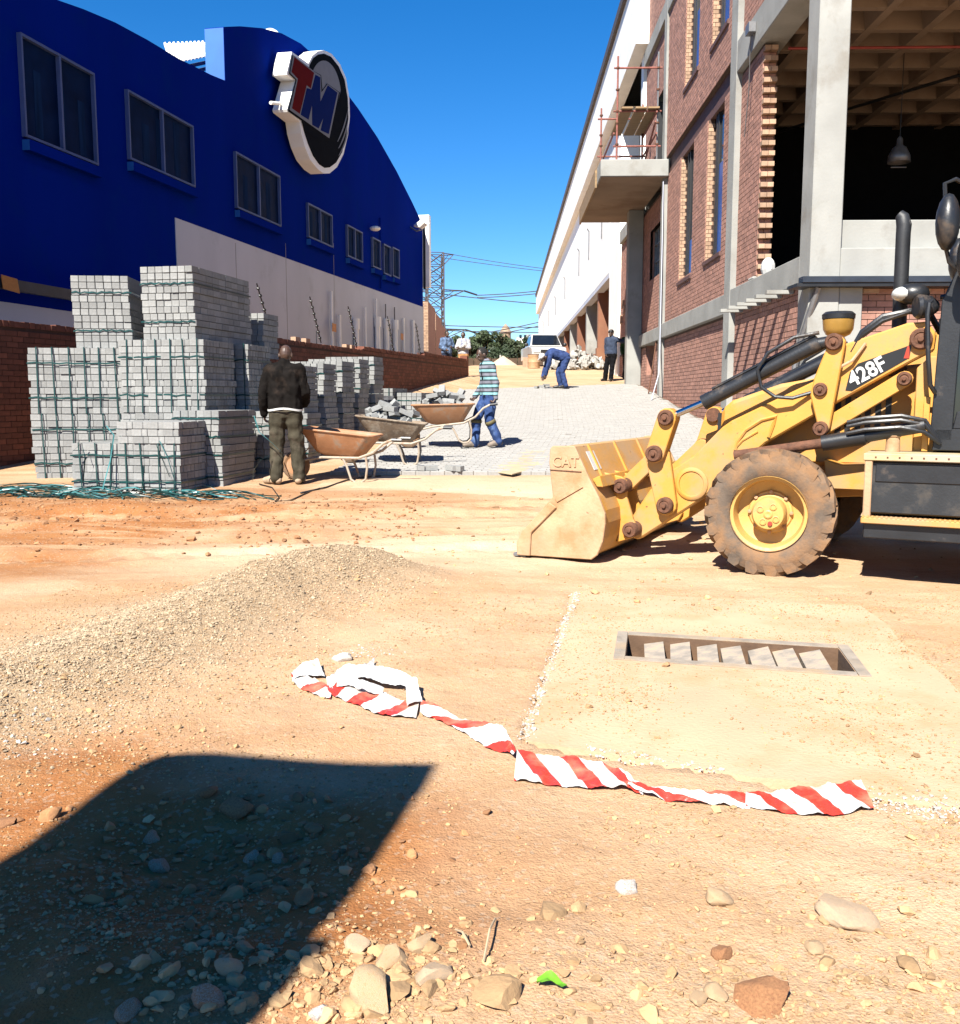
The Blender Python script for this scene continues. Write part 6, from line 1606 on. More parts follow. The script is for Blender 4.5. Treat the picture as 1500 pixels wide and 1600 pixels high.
leaf = [pmat('leaf_a', (0.055, 0.085, 0.028), 0.7, 0.4, 1.5, 0.0, isl=0.35), pmat('leaf_b', (0.075, 0.105, 0.045), 0.7, 0.4, 1.5, 0.0, isl=0.35), pmat('leaf_c', (0.04, 0.068, 0.026), 0.7, 0.4, 1.5, 0.0, isl=0.35)]
tree('tall dark bushy tree behind the boy and the onlookers', 762, 566, 78, 66, 517, 1, leaf[0])
tree('low olive bushy tree behind the two onlookers', 712, 566, 84, 52, 527, 2, leaf[1])
tree('green bushy tree left of the white pickup', 803, 566, 80, 58, 528, 3, leaf[1])
tree('small dark tree touching the end of the white warehouse', 832, 566, 76, 36, 525, 4, leaf[2])
tree('dark bush low behind the sand heap', 785, 567, 72, 46, 541, 5, leaf[2])
tree('pale bush at the left end of the far fence', 735, 567, 74, 40, 535, 6, leaf[1])
# far fence
ff = thing('far_fence', 'low brown panel fence at the far end of the site', 'fence', (onY(720, 565, 69).x, 69, 3.3))
for k in range(16):
    x0 = onY(700, 565, 69).x + 0.62*k
    MB().box(x0, x0+0.58, 69, 69.05, 3.3, 4.05+RNG.normal(0, .03)).build('fence_panel', pmat('fence_brown', (0.10, 0.06, 0.035), 0.9, 0.3, 3), ff)
for k in (2, 6, 11): 
    x0 = onY(700, 565, 69).x + 0.62*k; MB().box(x0-0.06, x0+0.06, 68.9, 68.98, 3.3, 4.25).build('fence_post', M['concrete_light'], ff)
# heaps
def heap(name, px, Y, wpx, hpx, mat, label, cat, seed):
    c = onY(px, 572, Y); zg = gzf(c.x, Y); R = wpx/2*Y/FPX; Hh = hpx*Y/FPX; mb = MB(); n, m_ = 28, 9
    for i in range(m_+1):
        u = i/m_
        for k in range(n):
            a = 2*math.pi*k/n; rr_ = R*u*(1+0.12*mnoise.noise((math.cos(a)*2+seed, math.sin(a)*2, 0)))
            mb.v.append((c.x+rr_*math.cos(a), Y+rr_*math.sin(a), zg - 0.15 + (Hh+0.15)*(1-u)**0.85 + 0.03*mnoise.noise((rr_*5, a*3, seed))))
    for i in range(m_):
        for k in range(n):
            k2 = (k+1) % n; mb.f.append((i*n+k, (i+1)*n+k, (i+1)*n+k2, i*n+k2))
    return tag(mb.build(name, mat, None, smooth=True), label, cat)
heap('sand_heap', 786, 56, 52, 15, pmat('pale_sand', (0.62, 0.52, 0.38), 0.95, 0.1, 2, 0.3, 30), 'pale heap of building sand at the top of the ramp', 'sand', 2)
# rubble heap of broken concrete
rb = thing('rubble_heap', 'heap of broken pale concrete blocks beside the white pickup', 'rubble', (onY(900, 570, 43).x, 43, gzf(3, 43)))
rmat = pmat('rubble', (0.50, 0.48, 0.44), 0.95, 0.15, 4, 0.4, 30, objr=0.2)
rmes = []
for k in range(5):
    m_ = MB(); P = [V(RNG.normal(size=3)).normalized() for _ in range(12)]
    bm_ = bmesh.new()
    for q in P: bm_.verts.new((q.x*0.2, q.y*0.15, q.z*0.11))
    bmesh.ops.convex_hull(bm_, input=bm_.verts); me = bpy.data.meshes.new('rubble_block'); bm_.to_mesh(me); bm_.free(); me.materials.append(rmat); rmes.append(me)
for k in range(230):
    a = RNG.uniform(0, 6.28); u = math.sqrt(RNG.random()); R = 1.25
    x_, y_ = R*u*math.cos(a)*1.1, R*u*math.sin(a)*0.8; z = 0.98*(1-u)**0.75*RNG.uniform(0.55, 1.0)
    if a > 2 and a < 4.4: z *= 0.75
    o = link('rubble_block', rmes[k % 5], rb); o.location = (x_, y_, z+0.04); o.rotation_euler = RNG.uniform(0, 6.28, 3); o.scale = [RNG.uniform(0.7, 1.25)]*3
# brick stack and drum in front of the pickup
c = onY(822, 572, 46); bs_ = thing('brick_stack', 'small square stack of orange bricks by the sand heap', 'bricks', (c.x, 46, gzf(c.x, 46)))
for i in range(3):
    for k in range(6):
        MB().box(-0.16+0.11*i, -0.055+0.11*i, -0.11, 0.11, 0.075*k, 0.075*k+0.07).build('brick', M['brick_pale'], bs_, local=True)
c = onY(834, 572, 44); dr = thing('steel_drum', 'pale dented drum standing before the white pickup', 'drum', (c.x, 44, gzf(c.x, 44)))
MB().lathe([(0.27, 0), (0.275, 0.02), (0.265, 0.26), (0.275, 0.28), (0.265, 0.30), (0.265, 0.54), (0.275, 0.56), (0.27, 0.62), (0.25, 0.60), (0.0, 0.59)], (0, 0, 0), (0, 0, 1), 20).build('shell', M['worn_steel'], dr, local=True, auto=True)
MB().lathe([(0.28, 0), (0.285, 0.012), (0.28, 0.024)], (0, 0, 0.605), (0, 0, 1), 20, caps=False).build('rim', M['rust'], dr, local=True)
# white pickup facing the camera
c = onY(858, 572, 47.5)
pk = thing('white_pickup', 'white pickup parked behind the rubble heap facing down the ramp', 'pickup', (c.x, 47.5, gzf(c.x, 47.5)), rad(6))
wp = pmat('car_white', (0.72, 0.72, 0.70), 0.3, 0.03, 3, 0.0, coat=0.4)
def pkp(pts, x0, x1, name, m, par=None, bev=0.03): return MB().prism([(x0, p[0], p[1]) for p in pts], (x1-x0, 0, 0)).build(name, m, par or pk, local=True, bevel=bev)
body = pkp([(0, 0.35), (-0.02, 0.75), (0.1, 0.92), (1.1, 1.02), (1.2, 1.05), (4.4, 1.05), (4.4, 0.4)], -0.85, 0.85, 'body', wp)
cabn = MB()
for (z, y0, y1, w_) in ((1.03, 1.0, 3.2, 0.80), (1.62, 1.7, 2.9, 0.64), (1.68, 1.85, 2.8, 0.58)):
    cabn.v += [(-w_, y0, z), (w_, y0, z), (w_, y1, z), (-w_, y1, z)]
for k in (0, 4):
    for i in range(4): cabn.f.append((k+i, k+(i+1) % 4, k+4+(i+1) % 4, k+4+i))
cabn.f.append((8, 9, 10, 11)); cb = cabn.build('cabin', wp, pk, local=True, bevel=0.02)
def lerp3(a, b, t): return V(a).lerp(V(b), t)
A0, A1, B0, B1 = (-0.72, 1.06, 1.08), (0.72, 1.06, 1.08), (-0.60, 1.66, 1.585), (0.60, 1.66, 1.585)
off = V((0, -0.035, 0.03))
MB().quad(V(A0)+off, V(A1)+off, V(B1)+off, V(B0)+off).build('windscreen', M['glass'], cb, local=True)
for s in (-1, 1):
    MB().quad((s*0.79, 1.25, 1.10), (s*0.79, 3.0, 1.10), (s*0.665, 2.8, 1.56), (s*0.665, 1.78, 1.56)).build('side_window', M['glass'], cb, local=True)
    MB().cbox((s*0.62, -0.03, 0.74), (0.32, 0.05, 0.15)).build('headlight', lens, body, local=True, bevel=0.02)
    MB().ell((s*0.97, 1.2, 1.12), (0.10, 0.06, 0.09)).build('door_mirror', M['black'], pk, local=True, smooth=True)
    for y_ in (0.85, 3.5):
        w_ = MB().lathe([(0.19, -0.1), (0.33, -0.11), (0.345, 0), (0.33, 0.11), (0.19, 0.1)], (s*0.74, y_, 0.345), (1, 0, 0), 22, caps=False).build('wheel', M['tyre'], pk, local=True, auto=True)
        MB().lathe([(0.2, 0.09), (0.17, 0.05), (0.05, 0.06), (0.001, 0.08)], (s*0.74, y_, 0.345), (s, 0, 0), 16, caps=False).build('rim', M['steel'], w_, local=True)
MB().box(-0.42, 0.42, -0.05, -0.01, 0.66, 0.82).build('grille', M['black'], body, local=True)
MB().box(-0.86, 0.86, -0.10, 0.1, 0.36, 0.56).build('bumper', wp, body, local=True, bevel=0.03)
MB().box(-0.24, 0.24, -0.11, -0.10, 0.44, 0.54).build('number_plate', pmat('plate_pale', (0.6, 0.6, 0.5)), body, local=True)
# far tower and far building
c = onY(790, 520, 260); tw = thing('far_tower', 'slim pale tower rising above the trees in the distance', 'tower', (c.x, 260, 3.6))
zt = onY(790, 506, 260).z - 3.6
MB().lathe([(1.7, 0), (1.7, zt*0.55), (2.1, zt*0.56), (2.1, zt*0.60), (1.5, zt*0.61), (1.4, zt*0.85), (1.7, zt*0.86), (0.7, zt*0.96), (0.1, zt)], (0, 0, 0), (0, 0, 1), 12).build('shaft', pmat('tower_stone', (0.42, 0.30, 0.20), 0.9, 0.3, 0.3), tw, local=True)
for k in range(6): MB().box(-0.5, 0.5, -1.75, -1.6, zt*(0.3+0.04*k), zt*(0.3+0.04*k)+0.8).build('window', M['glass'], tw, local=True)
a, b_ = onY(808, 524, 230), onY(838, 524, 230)
fb = thing('far_building', 'pale flat-roofed building in the distance behind the trees', 'building', (a.x, 230, 3.6))
MB().box(a.x, b_.x, 230, 240, 3.6, onY(820, 527, 230).z).build('wall', M['white_paint'], fb)
MB().box(a.x+2.0, b_.x, 231, 239, onY(820, 527, 230).z+0.01, onY(820, 522, 230).z).build('roof_storey', M['concrete_light'], fb)
for k in range(2):
    for i in range(4): MB().box(a.x+0.5+1.1*i, a.x+1.1+1.1*i, 229.9, 229.98, 15.0-1.6*k, 15.8-1.6*k).build('window', M['glass'], fb)
# lattice pylon and cables
Yp = 165.0; ctr = onY(680, 550, Yp); ztop = onY(681, 396, Yp).z
py = thing('lattice_pylon', 'tall steel lattice pylon behind the end of the blue warehouse', 'pylon', (ctr.x, Yp, 3.6), rad(12))
stl = pmat('pylon_steel', (0.10, 0.085, 0.09), 0.7, 0.2, 1)
Hp = ztop - 3.6
def hw(z): return 1.35 + (3.0-1.35)*max(0, 1-z/(Hp*0.45))
lv = [0, Hp*0.15, Hp*0.28, Hp*0.40, Hp*0.50, Hp*0.59, Hp*0.67, Hp*0.75, Hp*0.83, Hp*0.91, Hp]
cor = lambda z: [V((sx_*hw(z), sy_*hw(z), z)) for sx_, sy_ in ((-1, -1), (1, -1), (1, 1), (-1, 1))]
for i in range(4):
    MB().tube([cor(z)[i] for z in lv], 0.13, 5).build('leg', stl, py, local=True)
for z0, z1 in zip(lv[:-1], lv[1:]):
    for i in range(4):
        a, b_ = cor(z0), cor(z1); i2 = (i+1) % 4
        MB().tube([a[i], b_[i2]], 0.07, 4).build('brace', stl, py, local=True); MB().tube([a[i2], b_[i]], 0.07, 4).build('brace', stl, py, local=True)
        MB().tube([b_[i], b_[i2]], 0.07, 4).build('brace', stl, py, local=True)
tips = []
for zf, hwid in ((0.995, 3.2), (0.72, 5.0), (0.42, 5.2)):
    z = Hp*zf
    for s in (-1, 1):
        tip = V((s*hwid, 0, z)); tips.append(tip)
        cm = MB()
        for sy_ in (-1, 1):
            cm.tube([(s*hw(z), sy_*hw(z), z), tip], 0.08, 4); cm.tube([(s*hw(z), sy_*hw(z), z-1.6 if zf < 0.9 else z-1.9), tip], 0.08, 4)
        cm.tube([(s*(hw(z)+hwid)/2, 0, z-0.1), (s*hw(z), hw(z), z-1.5)], 0.06, 4)
        cm.build('cross_arm', stl, py, local=True)
        if zf < 0.9: MB().tube([tip, tip + V((2.2 if s > 0 else -2.2, -0.3, -0.7))], 0.16, 6).build('insulator', M['black'], py, local=True)
Mw = Matrix.Translation((ctr.x, Yp, 3.6)) @ Matrix.Rotation(rad(12), 4, 'Z')
def cable(p, q, sag, r, label):
    pts = []
    for k in range(25):
        t = k/24; w_ = V(p).lerp(V(q), t); w_.z -= sag*4*t*(1-t); pts.append(w_)
    tag(MB().tube(pts, r, 4).build('power_cable', stl), label, 'cable', 'power cables strung from the pylon')
hgt = ('topmost', 'upper', 'middle')
ends = [(tips[1], 850, 414, 'topmost power cable running right from the pylon'), (tips[0], 850, 418, 'second power cable from the top of the pylon'),
        (tips[3] + V((2.2, 0, -0.7)), 850, 448, 'thick power cable leaving the upper arm of the pylon'), (tips[3] + V((2.2, 0, -1.1)), 850, 452, 'power cable just under the thick upper one'), (tips[2], 850, 470, 'power cable from the far upper arm of the pylon'),
        (tips[5] + V((2.2, 0, -0.7)), 850, 496, 'power cable leaving the lower arm of the pylon'), (tips[5] + V((2.2, 0, -1.2)), 850, 502, 'lower twin of the cable from the lower pylon arm'), (tips[4], 850, 514, 'lowest power cable running right above the trees'), (tips[4] + V((0, 0, 0.8)), 850, 506, 'power cable just above the lowest one')]
for tp_, ex_, ey_, lab in ends:
    a = Mw @ tp_; b_ = onY(ex_, ey_, 168); d = b_ - a
    cable(a, a + d*2.2, 0.6, 0.05 if 'top' in lab or 'second' in lab else 0.075, lab)
# ------------------------------------------------------------------ concrete slab with its drain opening
bm_ = bmesh.new()
def loop(P, z):
    vs = [bm_.verts.new((p[0], p[1], z)) for p in P]
    es = [bm_.edges.new((vs[i], vs[(i+1) % len(vs)])) for i in range(len(vs))]; return vs, es
def dens(P, n, jit):
    out = []
    for i in range(len(P)):
        a, b_ = V((*P[i], 0)), V((*P[(i+1) % len(P)], 0))
        for k in range(n): q = a.lerp(b_, k/n); out.append((q.x + RNG.normal(0, jit), q.y + RNG.normal(0, jit)))
    return out
SLo = dens(SLAB, 14, 0.012)
ov, oe = loop(SLo, 0.012); iv, ie = loop(HOLE, 0.012)
bmesh.ops.triangle_fill(bm_, use_beauty=True, edges=oe+ie)
lo = [bm_.verts.new((p[0], p[1], -0.06)) for p in SLo]
for i in range(len(ov)): bm_.faces.new((ov[i], ov[(i+1) % len(ov)], lo[(i+1) % len(ov)], lo[i]))
bmesh.ops.recalc_face_normals(bm_, faces=bm_.faces[:])
me = bpy.data.meshes.new('slab'); bm_.to_mesh(me); bm_.free()
M['slab'] = pmat('slab_dusty', (0.74, 0.49, 0.305), 0.95, 0.10, 1.6, 0.6, 60, dirt=(0.62, 0.39, 0.205), dirt_amt=0.45, dirt_scale=2.0, bdist=0.006)
me.materials.append(M['slab'])
ds = thing('drain_slab', 'dusty concrete slab with a rectangular drain opening in the foreground', 'slab', (1.0, 4.6, 0))
o = link('slab', me, ds); o.location = (-1.0, -4.6, 0)
hA, hB, hC, hD = [V((*p, 0)) for p in HOLE]
pit = MB(); dz = V((0, 0, -0.85))
for a, b_ in ((hA, hB), (hB, hC), (hC, hD), (hD, hA)): pit.quad(a + V((0,0,0.012)), b_ + V((0,0,0.012)), b_ + dz, a + dz)
pit.quad(hA+dz, hB+dz, hC+dz, hD+dz)
pit.build('pit_lining', pmat('pit_brown', (0.16, 0.09, 0.05), 0.95, 0.3, 8, 0.4, 40), ds)
for (a, b_), m_ in (((hA, hB), 0), ((hB, hC), 1), ((hC, hD), 0), ((hD, hA), 1)):
    u = (b_-a).normalized(); n = V((u.y, -u.x, 0)); c = (hA+hB+hC+hD)/4
    if (a + n - c).length < (a - n - c).length: n = -n
    ex_ = 0.0 if m_ else 0.055
    MB().obox(a - u*ex_ + n*0.002 + V((0,0,0.013)), u*((b_-a).length+2*ex_), n*0.055, V((0,0,0.006))).build('drain_frame', pmat('frame_grey', (0.42, 0.36, 0.29), 0.8, 0.25, 9, 0.3, 60, dirt=(0.5, 0.36, 0.22), dirt_amt=0.5), ds)
M['slat'] = pmat('drain_slat', (0.46, 0.40, 0.33), 0.85, 0.3, 9, 0.3, 50, dirt=(0.62, 0.47, 0.32), dirt_amt=0.5, dirt_scale=9)
eL = (hC-hB).normalized(); eS = (hB-hA); 
for k in range(7):
    c0 = hA + (hD-hA)*(0.085+0.122*k + float(RNG.normal(0, 0.004)))
    q = [c0 + eL*0.0 + V((0,0,-0.030)), c0 + eL*0.102 + V((0,0,-0.004)), c0 + eL*0.098 + V((0,0,-0.05)), c0 + eL*0.004 + V((0,0,-0.085))]
    MB().prism([p + eS*0.004 + V((0, 0, float(RNG.normal(0, 0.004)))) for p in q], eS*0.992 + eL*float(RNG.normal(0, 0.006))).build('slat', M['slat'], ds)

# ------------------------------------------------------------------ barrier tape
tape = bpy.data.materials.new('barrier_tape'); tape.use_nodes = True
nt = tape.node_tree; bs = nt.nodes['Principled BSDF']; bs.inputs['Roughness'].default_value = 0.35
uv = _n(nt, 'ShaderNodeUVMap'); sx = _n(nt, 'ShaderNodeSeparateXYZ'); nt.links.new(uv.outputs[0], sx.inputs[0])
m1 = _n(nt, 'ShaderNodeMath', operation='MULTIPLY_ADD'); nt.links.new(sx.outputs[1], m1.inputs[0]); m1.inputs[1].default_value = -0.62; nt.links.new(sx.outputs[0], m1.inputs[2])
f1 = _n(nt, 'ShaderNodeMath', operation='FRACT'); nt.links.new(m1.outputs[0], f1.inputs[0])
g1 = _n(nt, 'ShaderNodeMath', operation='LESS_THAN'); nt.links.new(f1.outputs[0], g1.inputs[0]); g1.inputs[1].default_value = 0.44
mxx = _n(nt, 'ShaderNodeMix', data_type='RGBA'); nt.links.new(g1.outputs[0], mxx.inputs[0]); mxx.inputs[6].default_value = (0.50, 0.49, 0.47, 1); mxx.inputs[7].default_value = (0.52, 0.035, 0.022, 1)
nzd = _n(nt, 'ShaderNodeTexNoise'); nzd.inputs['Scale'].default_value = 9; nzd.inputs['Detail'].default_value = 8
tcd = _n(nt, 'ShaderNodeTexCoord'); nt.links.new(tcd.outputs['Object'], nzd.inputs['Vector'])
rgd = _n(nt, 'ShaderNodeMapRange'); rgd.inputs['From Min'].default_value = 0.48; rgd.inputs['From Max'].default_value = 0.72; rgd.inputs['To Max'].default_value = 0.6; nt.links.new(nzd.outputs[0], rgd.inputs['Value'])
mxd = _n(nt, 'ShaderNodeMix', data_type='RGBA'); nt.links.new(rgd.outputs[0], mxd.inputs[0]); nt.links.new(mxx.outputs[2], mxd.inputs[6]); mxd.inputs[7].default_value = (0.40, 0.27, 0.16, 1)
nt.links.new(mxd.outputs[2], bs.inputs['Base Color'])
nz = _n(nt, 'ShaderNodeTexNoise'); nz.inputs['Scale'].default_value = 45; bpn = _n(nt, 'ShaderNodeBump'); bpn.inputs['Strength'].default_value = 0.5; bpn.inputs['Distance'].default_value = 0.01
tcx = _n(nt, 'ShaderNodeTexCoord'); nt.links.new(tcx.outputs['Object'], nz.inputs['Vector']); nt.links.new(nz.outputs[0], bpn.inputs['Height']); nt.links.new(bpn.outputs[0], bs.inputs['Normal'])
M['white_tape'] = pmat('tape_back', (0.82, 0.80, 0.77), 0.4, 0.10, 20, 0.6, 38, dirt=(0.60, 0.42, 0.27), dirt_amt=0.15, dirt_scale=9)
tp_root = thing('barrier_tape', 'crumpled red and white striped barrier tape lying on the sand', 'tape', (0.1, 3.5, 0))
def tape_strip(T, B, per, lifts, mat, name='tape_length', us=0.0):
    n = len(T); v = []; uvs = []
    L_ = us; prev = None
    sub = 14; TT, BB, LL_ = [], [], []
    for i in range(n-1):
        for k in range(sub):
            t = k/sub; TT.append((T[i][0]+(T[i+1][0]-T[i][0])*t, T[i][1]+(T[i+1][1]-T[i][1])*t)); BB.append((B[i][0]+(B[i+1][0]-B[i][0])*t, B[i][1]+(B[i+1][1]-B[i][1])*t))
            LL_.append((lifts[i][0]+(lifts[i+1][0]-lifts[i][0])*t, lifts[i][1]+(lifts[i+1][1]-lifts[i][1])*t))
    TT.append(T[-1]); BB.append(B[-1]); LL_.append(lifts[-1])
    rows = []
    for a, b_, l_ in zip(TT, BB, LL_):
        pa_, pb_ = onZ(a[0], a[1], 0.012), onZ(b_[0], b_[1], 0.012)
        c = (pa_+pb_)/2
        if prev is not None: L_ += (c-prev).length/per
        prev = c
        row = []
        for j in range(7):
            q = pa_.lerp(pb_, j/6); z = max(gzf(q.x, q.y), 0.012 if in_poly(np.array([q.x]), np.array([q.y]), SLAB)[0] else -1) + 0.008 + l_[0]*(1-j/6) + l_[1]*j/6 + 0.011*mnoise.noise((q.x*22, q.y*22, 0)) + 0.007*abs(mnoise.noise((q.x*55, q.y*55, 2)))
            row.append((q.x-0.1, q.y-3.5, z)); uvs.append((L_, j/6))
        rows.append(row)
    v = [p for r_ in rows for p in r_]; f = []
    for i in range(len(rows)-1):
        for j in range(6): f.append((i*7+j, i*7+j+1, (i+1)*7+j+1, (i+1)*7+j))
    me = bpy.data.meshes.new(name); me.from_pydata(v, [], f); me.materials.append(mat); me.shade_smooth()
    ul = me.uv_layers.new(name='UVMap')
    for lp_ in me.loops: ul.data[lp_.index].uv = uvs[lp_.vertex_index]
    return link(name, me, tp_root)
Z2 = (0.004, 0.004)
tape_strip([(808, 1181), (850, 1183), (895, 1186), (935, 1189), (975, 1211), (1003, 1231)], [(803, 1214), (850, 1220), (895, 1224), (940, 1230), (978, 1233), (1005, 1239)], 0.155, [(0.02, 0.0), Z2, (0.012, 0), Z2, (0.02, 0.01), (0.01, 0.0)], tape)
tape_strip([(985, 1228), (1040, 1239), (1080, 1244), (1130, 1246), (1175, 1242)], [(980, 1234), (1040, 1247), (1080, 1253), (1130, 1257), (1172, 1260)], 0.30, [(0.01, 0.02), (0.02, 0), (0.025, 0), (0.02, 0), (0.012, 0)], tape, us=0.2)
tape_strip([(1165, 1243), (1205, 1236), (1250, 1232), (1300, 1230), (1345, 1227)], [(1165, 1258), (1215, 1264), (1260, 1270), (1310, 1271), (1366, 1264)], 0.15, [(0.02, 0.004), Z2, (0.012, 0.0), Z2, (0.01, 0.004)], tape)
tape_strip([(806, 1182), (790, 1152), (770, 1143), (745, 1134), (715, 1126), (685, 1112), (658, 1104)], [(802, 1186), (795, 1178), (765, 1170), (735, 1152), (700, 1133), (672, 1122), (656, 1118)], 0.34, [(0.02, 0.02), (0.025, 0), (0.02, 0.0), (0.012, 0.0), (0.012, 0), (0.02, 0), (0.03, 0.01)], tape, us=0.35)
tape_strip([(660, 1106), (652, 1078), (625, 1068), (600, 1066), (575, 1059), (545, 1057), (528, 1060), (512, 1072)], [(636, 1112), (634, 1080), (622, 1078), (596, 1078), (572, 1070), (545, 1068), (530, 1072), (515, 1080)], 0.9, [(0.03, 0.02), (0.05, 0.02), (0.06, 0.02), (0.06, 0.02), (0.05, 0.02), (0.05, 0.015), (0.03, 0.01), (0.02, 0.01)], M['white_tape'])
tape_strip([(656, 1100), (625, 1099), (600, 1090), (570, 1082), (545, 1076), (525, 1066), (510, 1068)], [(650, 1124), (615, 1122), (590, 1117), (565, 1106), (540, 1098), (525, 1090), (512, 1084)], 0.20, [(0.02, 0), Z2, (0.012, 0), Z2, (0.015, 0), (0.012, 0), (0.02, 0.01)], tape, us=0.1)
tape_strip([(600, 1086), (570, 1080), (548, 1070), (530, 1064)], [(598, 1094), (566, 1090), (545, 1082), (526, 1078)], 0.8, [(0.03, 0.01), (0.04, 0.02), (0.04, 0.02), (0.02, 0.01)], M['white_tape'])
tape_strip([(520, 1078), (495, 1068), (470, 1058), (454, 1060)], [(516, 1092), (490, 1084), (466, 1074), (458, 1070)], 0.22, [(0.01, 0), (0.012, 0.0), (0.015, 0), (0.02, 0.01)], tape)
tape_strip([(454, 1060), (475, 1050), (497, 1045)], [(460, 1066), (482, 1062), (508, 1061)], 0.9, [(0.02, 0.02), (0.04, 0.015), (0.035, 0.004)], M['white_tape'])
tape_strip([(560, 1055), (575, 1045), (586, 1036)], [(548, 1060), (570, 1054), (584, 1046)], 0.9, [(0.03, 0.02), (0.02, 0.01), (0.01, 0.0)], M['white_tape'])

# ------------------------------------------------------------------ stones
def rock_me(seed, mat, sub=3, facets=True):
    bm_ = bmesh.new(); bmesh.ops.create_icosphere(bm_, subdivisions=sub, radius=1.0)
    r = np.random.default_rng(seed); planes = [(V(r.normal(size=3)).normalized(), r.uniform(0.48, 0.80)) for _ in range(12)]
    for v in bm_.verts:
        p = v.co.copy()
        for n, d in planes:
            k = p.dot(n)
            if k > d: p -= n*(k-d)*0.97
        p *= 1 + 0.10*mnoise.noise(p*2.3 + V((seed, 0, 0))) + 0.06*mnoise.noise(p*7 + V((seed, 3, 0)))
        v.co = p
    me = bpy.data.meshes.new('stone'); bm_.to_mesh(me); bm_.free(); me.materials.append(mat)
    me.shade_smooth(); me.set_sharp_from_angle(angle=rad(32))
    return me
RM = {'tan': pmat('stone_tan', (0.66, 0.46, 0.27), 0.95, 0.15, 9, 0.5, 40, dirt=(0.58, 0.36, 0.18), dirt_amt=0.5, dirt_scale=9),
      'pale': pmat('stone_pale', (0.60, 0.44, 0.29), 0.95, 0.10, 9, 0.4, 40, dirt=(0.70, 0.48, 0.29), dirt_amt=0.55, dirt_scale=8),
      'white': pmat('stone_white', (0.78, 0.73, 0.66), 0.95, 0.10, 9, 0.4, 40, dirt=(0.46, 0.27, 0.14), dirt_amt=0.45, dirt_scale=12),
      'red': pmat('stone_red', (0.44, 0.21, 0.09), 0.95, 0.2, 9, 0.5, 40, dirt=(0.30, 0.11, 0.05), dirt_amt=0.4, dirt_scale=12),
      'grey': pmat('stone_grey', (0.52, 0.42, 0.32), 0.95, 0.12, 9, 0.4, 40, dirt=(0.46, 0.22, 0.09), dirt_amt=0.75, dirt_scale=14)}
named = [(1312, 1425, 104, 92, 0.32, 'pale', 'large pale flat stone half buried at lower right'),
         (983, 1388, 42, 36, 0.8, 'white', 'white and brown stone with a dark underside right of the green leaf'),
         (1118, 1405, 52, 44, 0.55, 'tan', 'rounded tan clod left of the large pale flat stone'),
         (1195, 1555, 78, 50, 0.6, 'red', 'flat brown stone with a black shadow near the bottom edge'),
         (1122, 1553, 38, 34, 0.7, 'tan', 'tan stone just left of the flat brown stone'),
         (1092, 1562, 30, 24, 0.7, 'tan', 'smaller tan stone of the pair left of the flat brown stone'),
         (678, 1523, 56, 66, 0.6, 'pale', 'pale angular stone lit beside the edge of the dark shadow'),
         (578, 1555, 84, 92, 0.65, 'tan', 'biggest tan clod at the bottom edge beside the shadow'),
         (502, 1582, 40, 34, 0.8, 'white', 'white stone at the bottom edge just outside the shadow'),
         (657, 1477, 44, 36, 0.75, 'tan', 'squarish tan stone above the pale angular one'),
         (612, 1496, 58, 44, 0.7, 'tan', 'broad tan stone behind the biggest clod'),
         (560, 1476, 40, 34, 0.7, 'pale', 'pale tan stone touching the shadow edge'),
         (236, 1310, 32, 36, 0.7, 'grey', 'grey upright stone in the middle of the dark shadow'),
         (394, 1341, 34, 34, 0.7, 'grey', 'grey stone in the hollow within the shadow'),
         (434, 1343, 26, 22, 0.7, 'grey', 'small grey stone on the right rim of the shaded hollow'),
         (248, 1352, 36, 24, 0.8, 'grey', 'bluish grey wedge stone left of the shaded hollow'),
         (368, 1262, 58, 26, 0.6, 'red', 'red half brick with a pale edge lying in the shadow'),
         (325, 1240, 30, 28, 0.8, 'red', 'red clod above the half brick in the shadow'),
         (358, 1512, 40, 38, 0.7, 'tan', 'tan stone in the shadow near the bottom'),
         (202, 1578, 40, 46, 0.7, 'grey', 'grey egg-shaped stone in the shadow at the bottom edge'),
         (320, 1560, 52, 46, 0.7, 'grey', 'broad grey stone in the shadow at the bottom edge'),
         (6, 1286, 30, 20, 0.6, 'red', 'red clod at the left edge above the shadow'),
         (1268, 1480, 34, 50, 0.5, 'tan', 'tan clod right under the large pale flat stone'),
         (1128, 1488, 34, 28, 0.7, 'red', 'reddish stone below and left of the large pale flat stone'),
         (536, 1028, 40, 22, 0.5, 'white', 'white plaster lump beside the loop of the barrier tape')]
for k, (x_, y_, w_, h_, fl_, m_, lab) in enumerate(named):
    q = onZ(x_, y_, 0.02)
    d = (q - CAMP).length; rx = w_/2*d/FPX; rz_ = rx*fl_
    for _ in range(3): q = onZ(x_, y_, gzf(q.x, q.y) + rz_*0.25)
    o = link('stone', rock_me(k+3, RM[m_])); o.scale = (rx*1.1, rx*0.95, rz_); o.location = (q.x, q.y, gzf(q.x, q.y) + rz_*0.22); o.rotation_euler = (RNG.normal(0, .15), RNG.normal(0, .15), RNG.uniform(0, 6.28)) if k else (0.10, -0.04, 1.9)
    tag(o, lab, 'stone', 'single stones in the foreground')
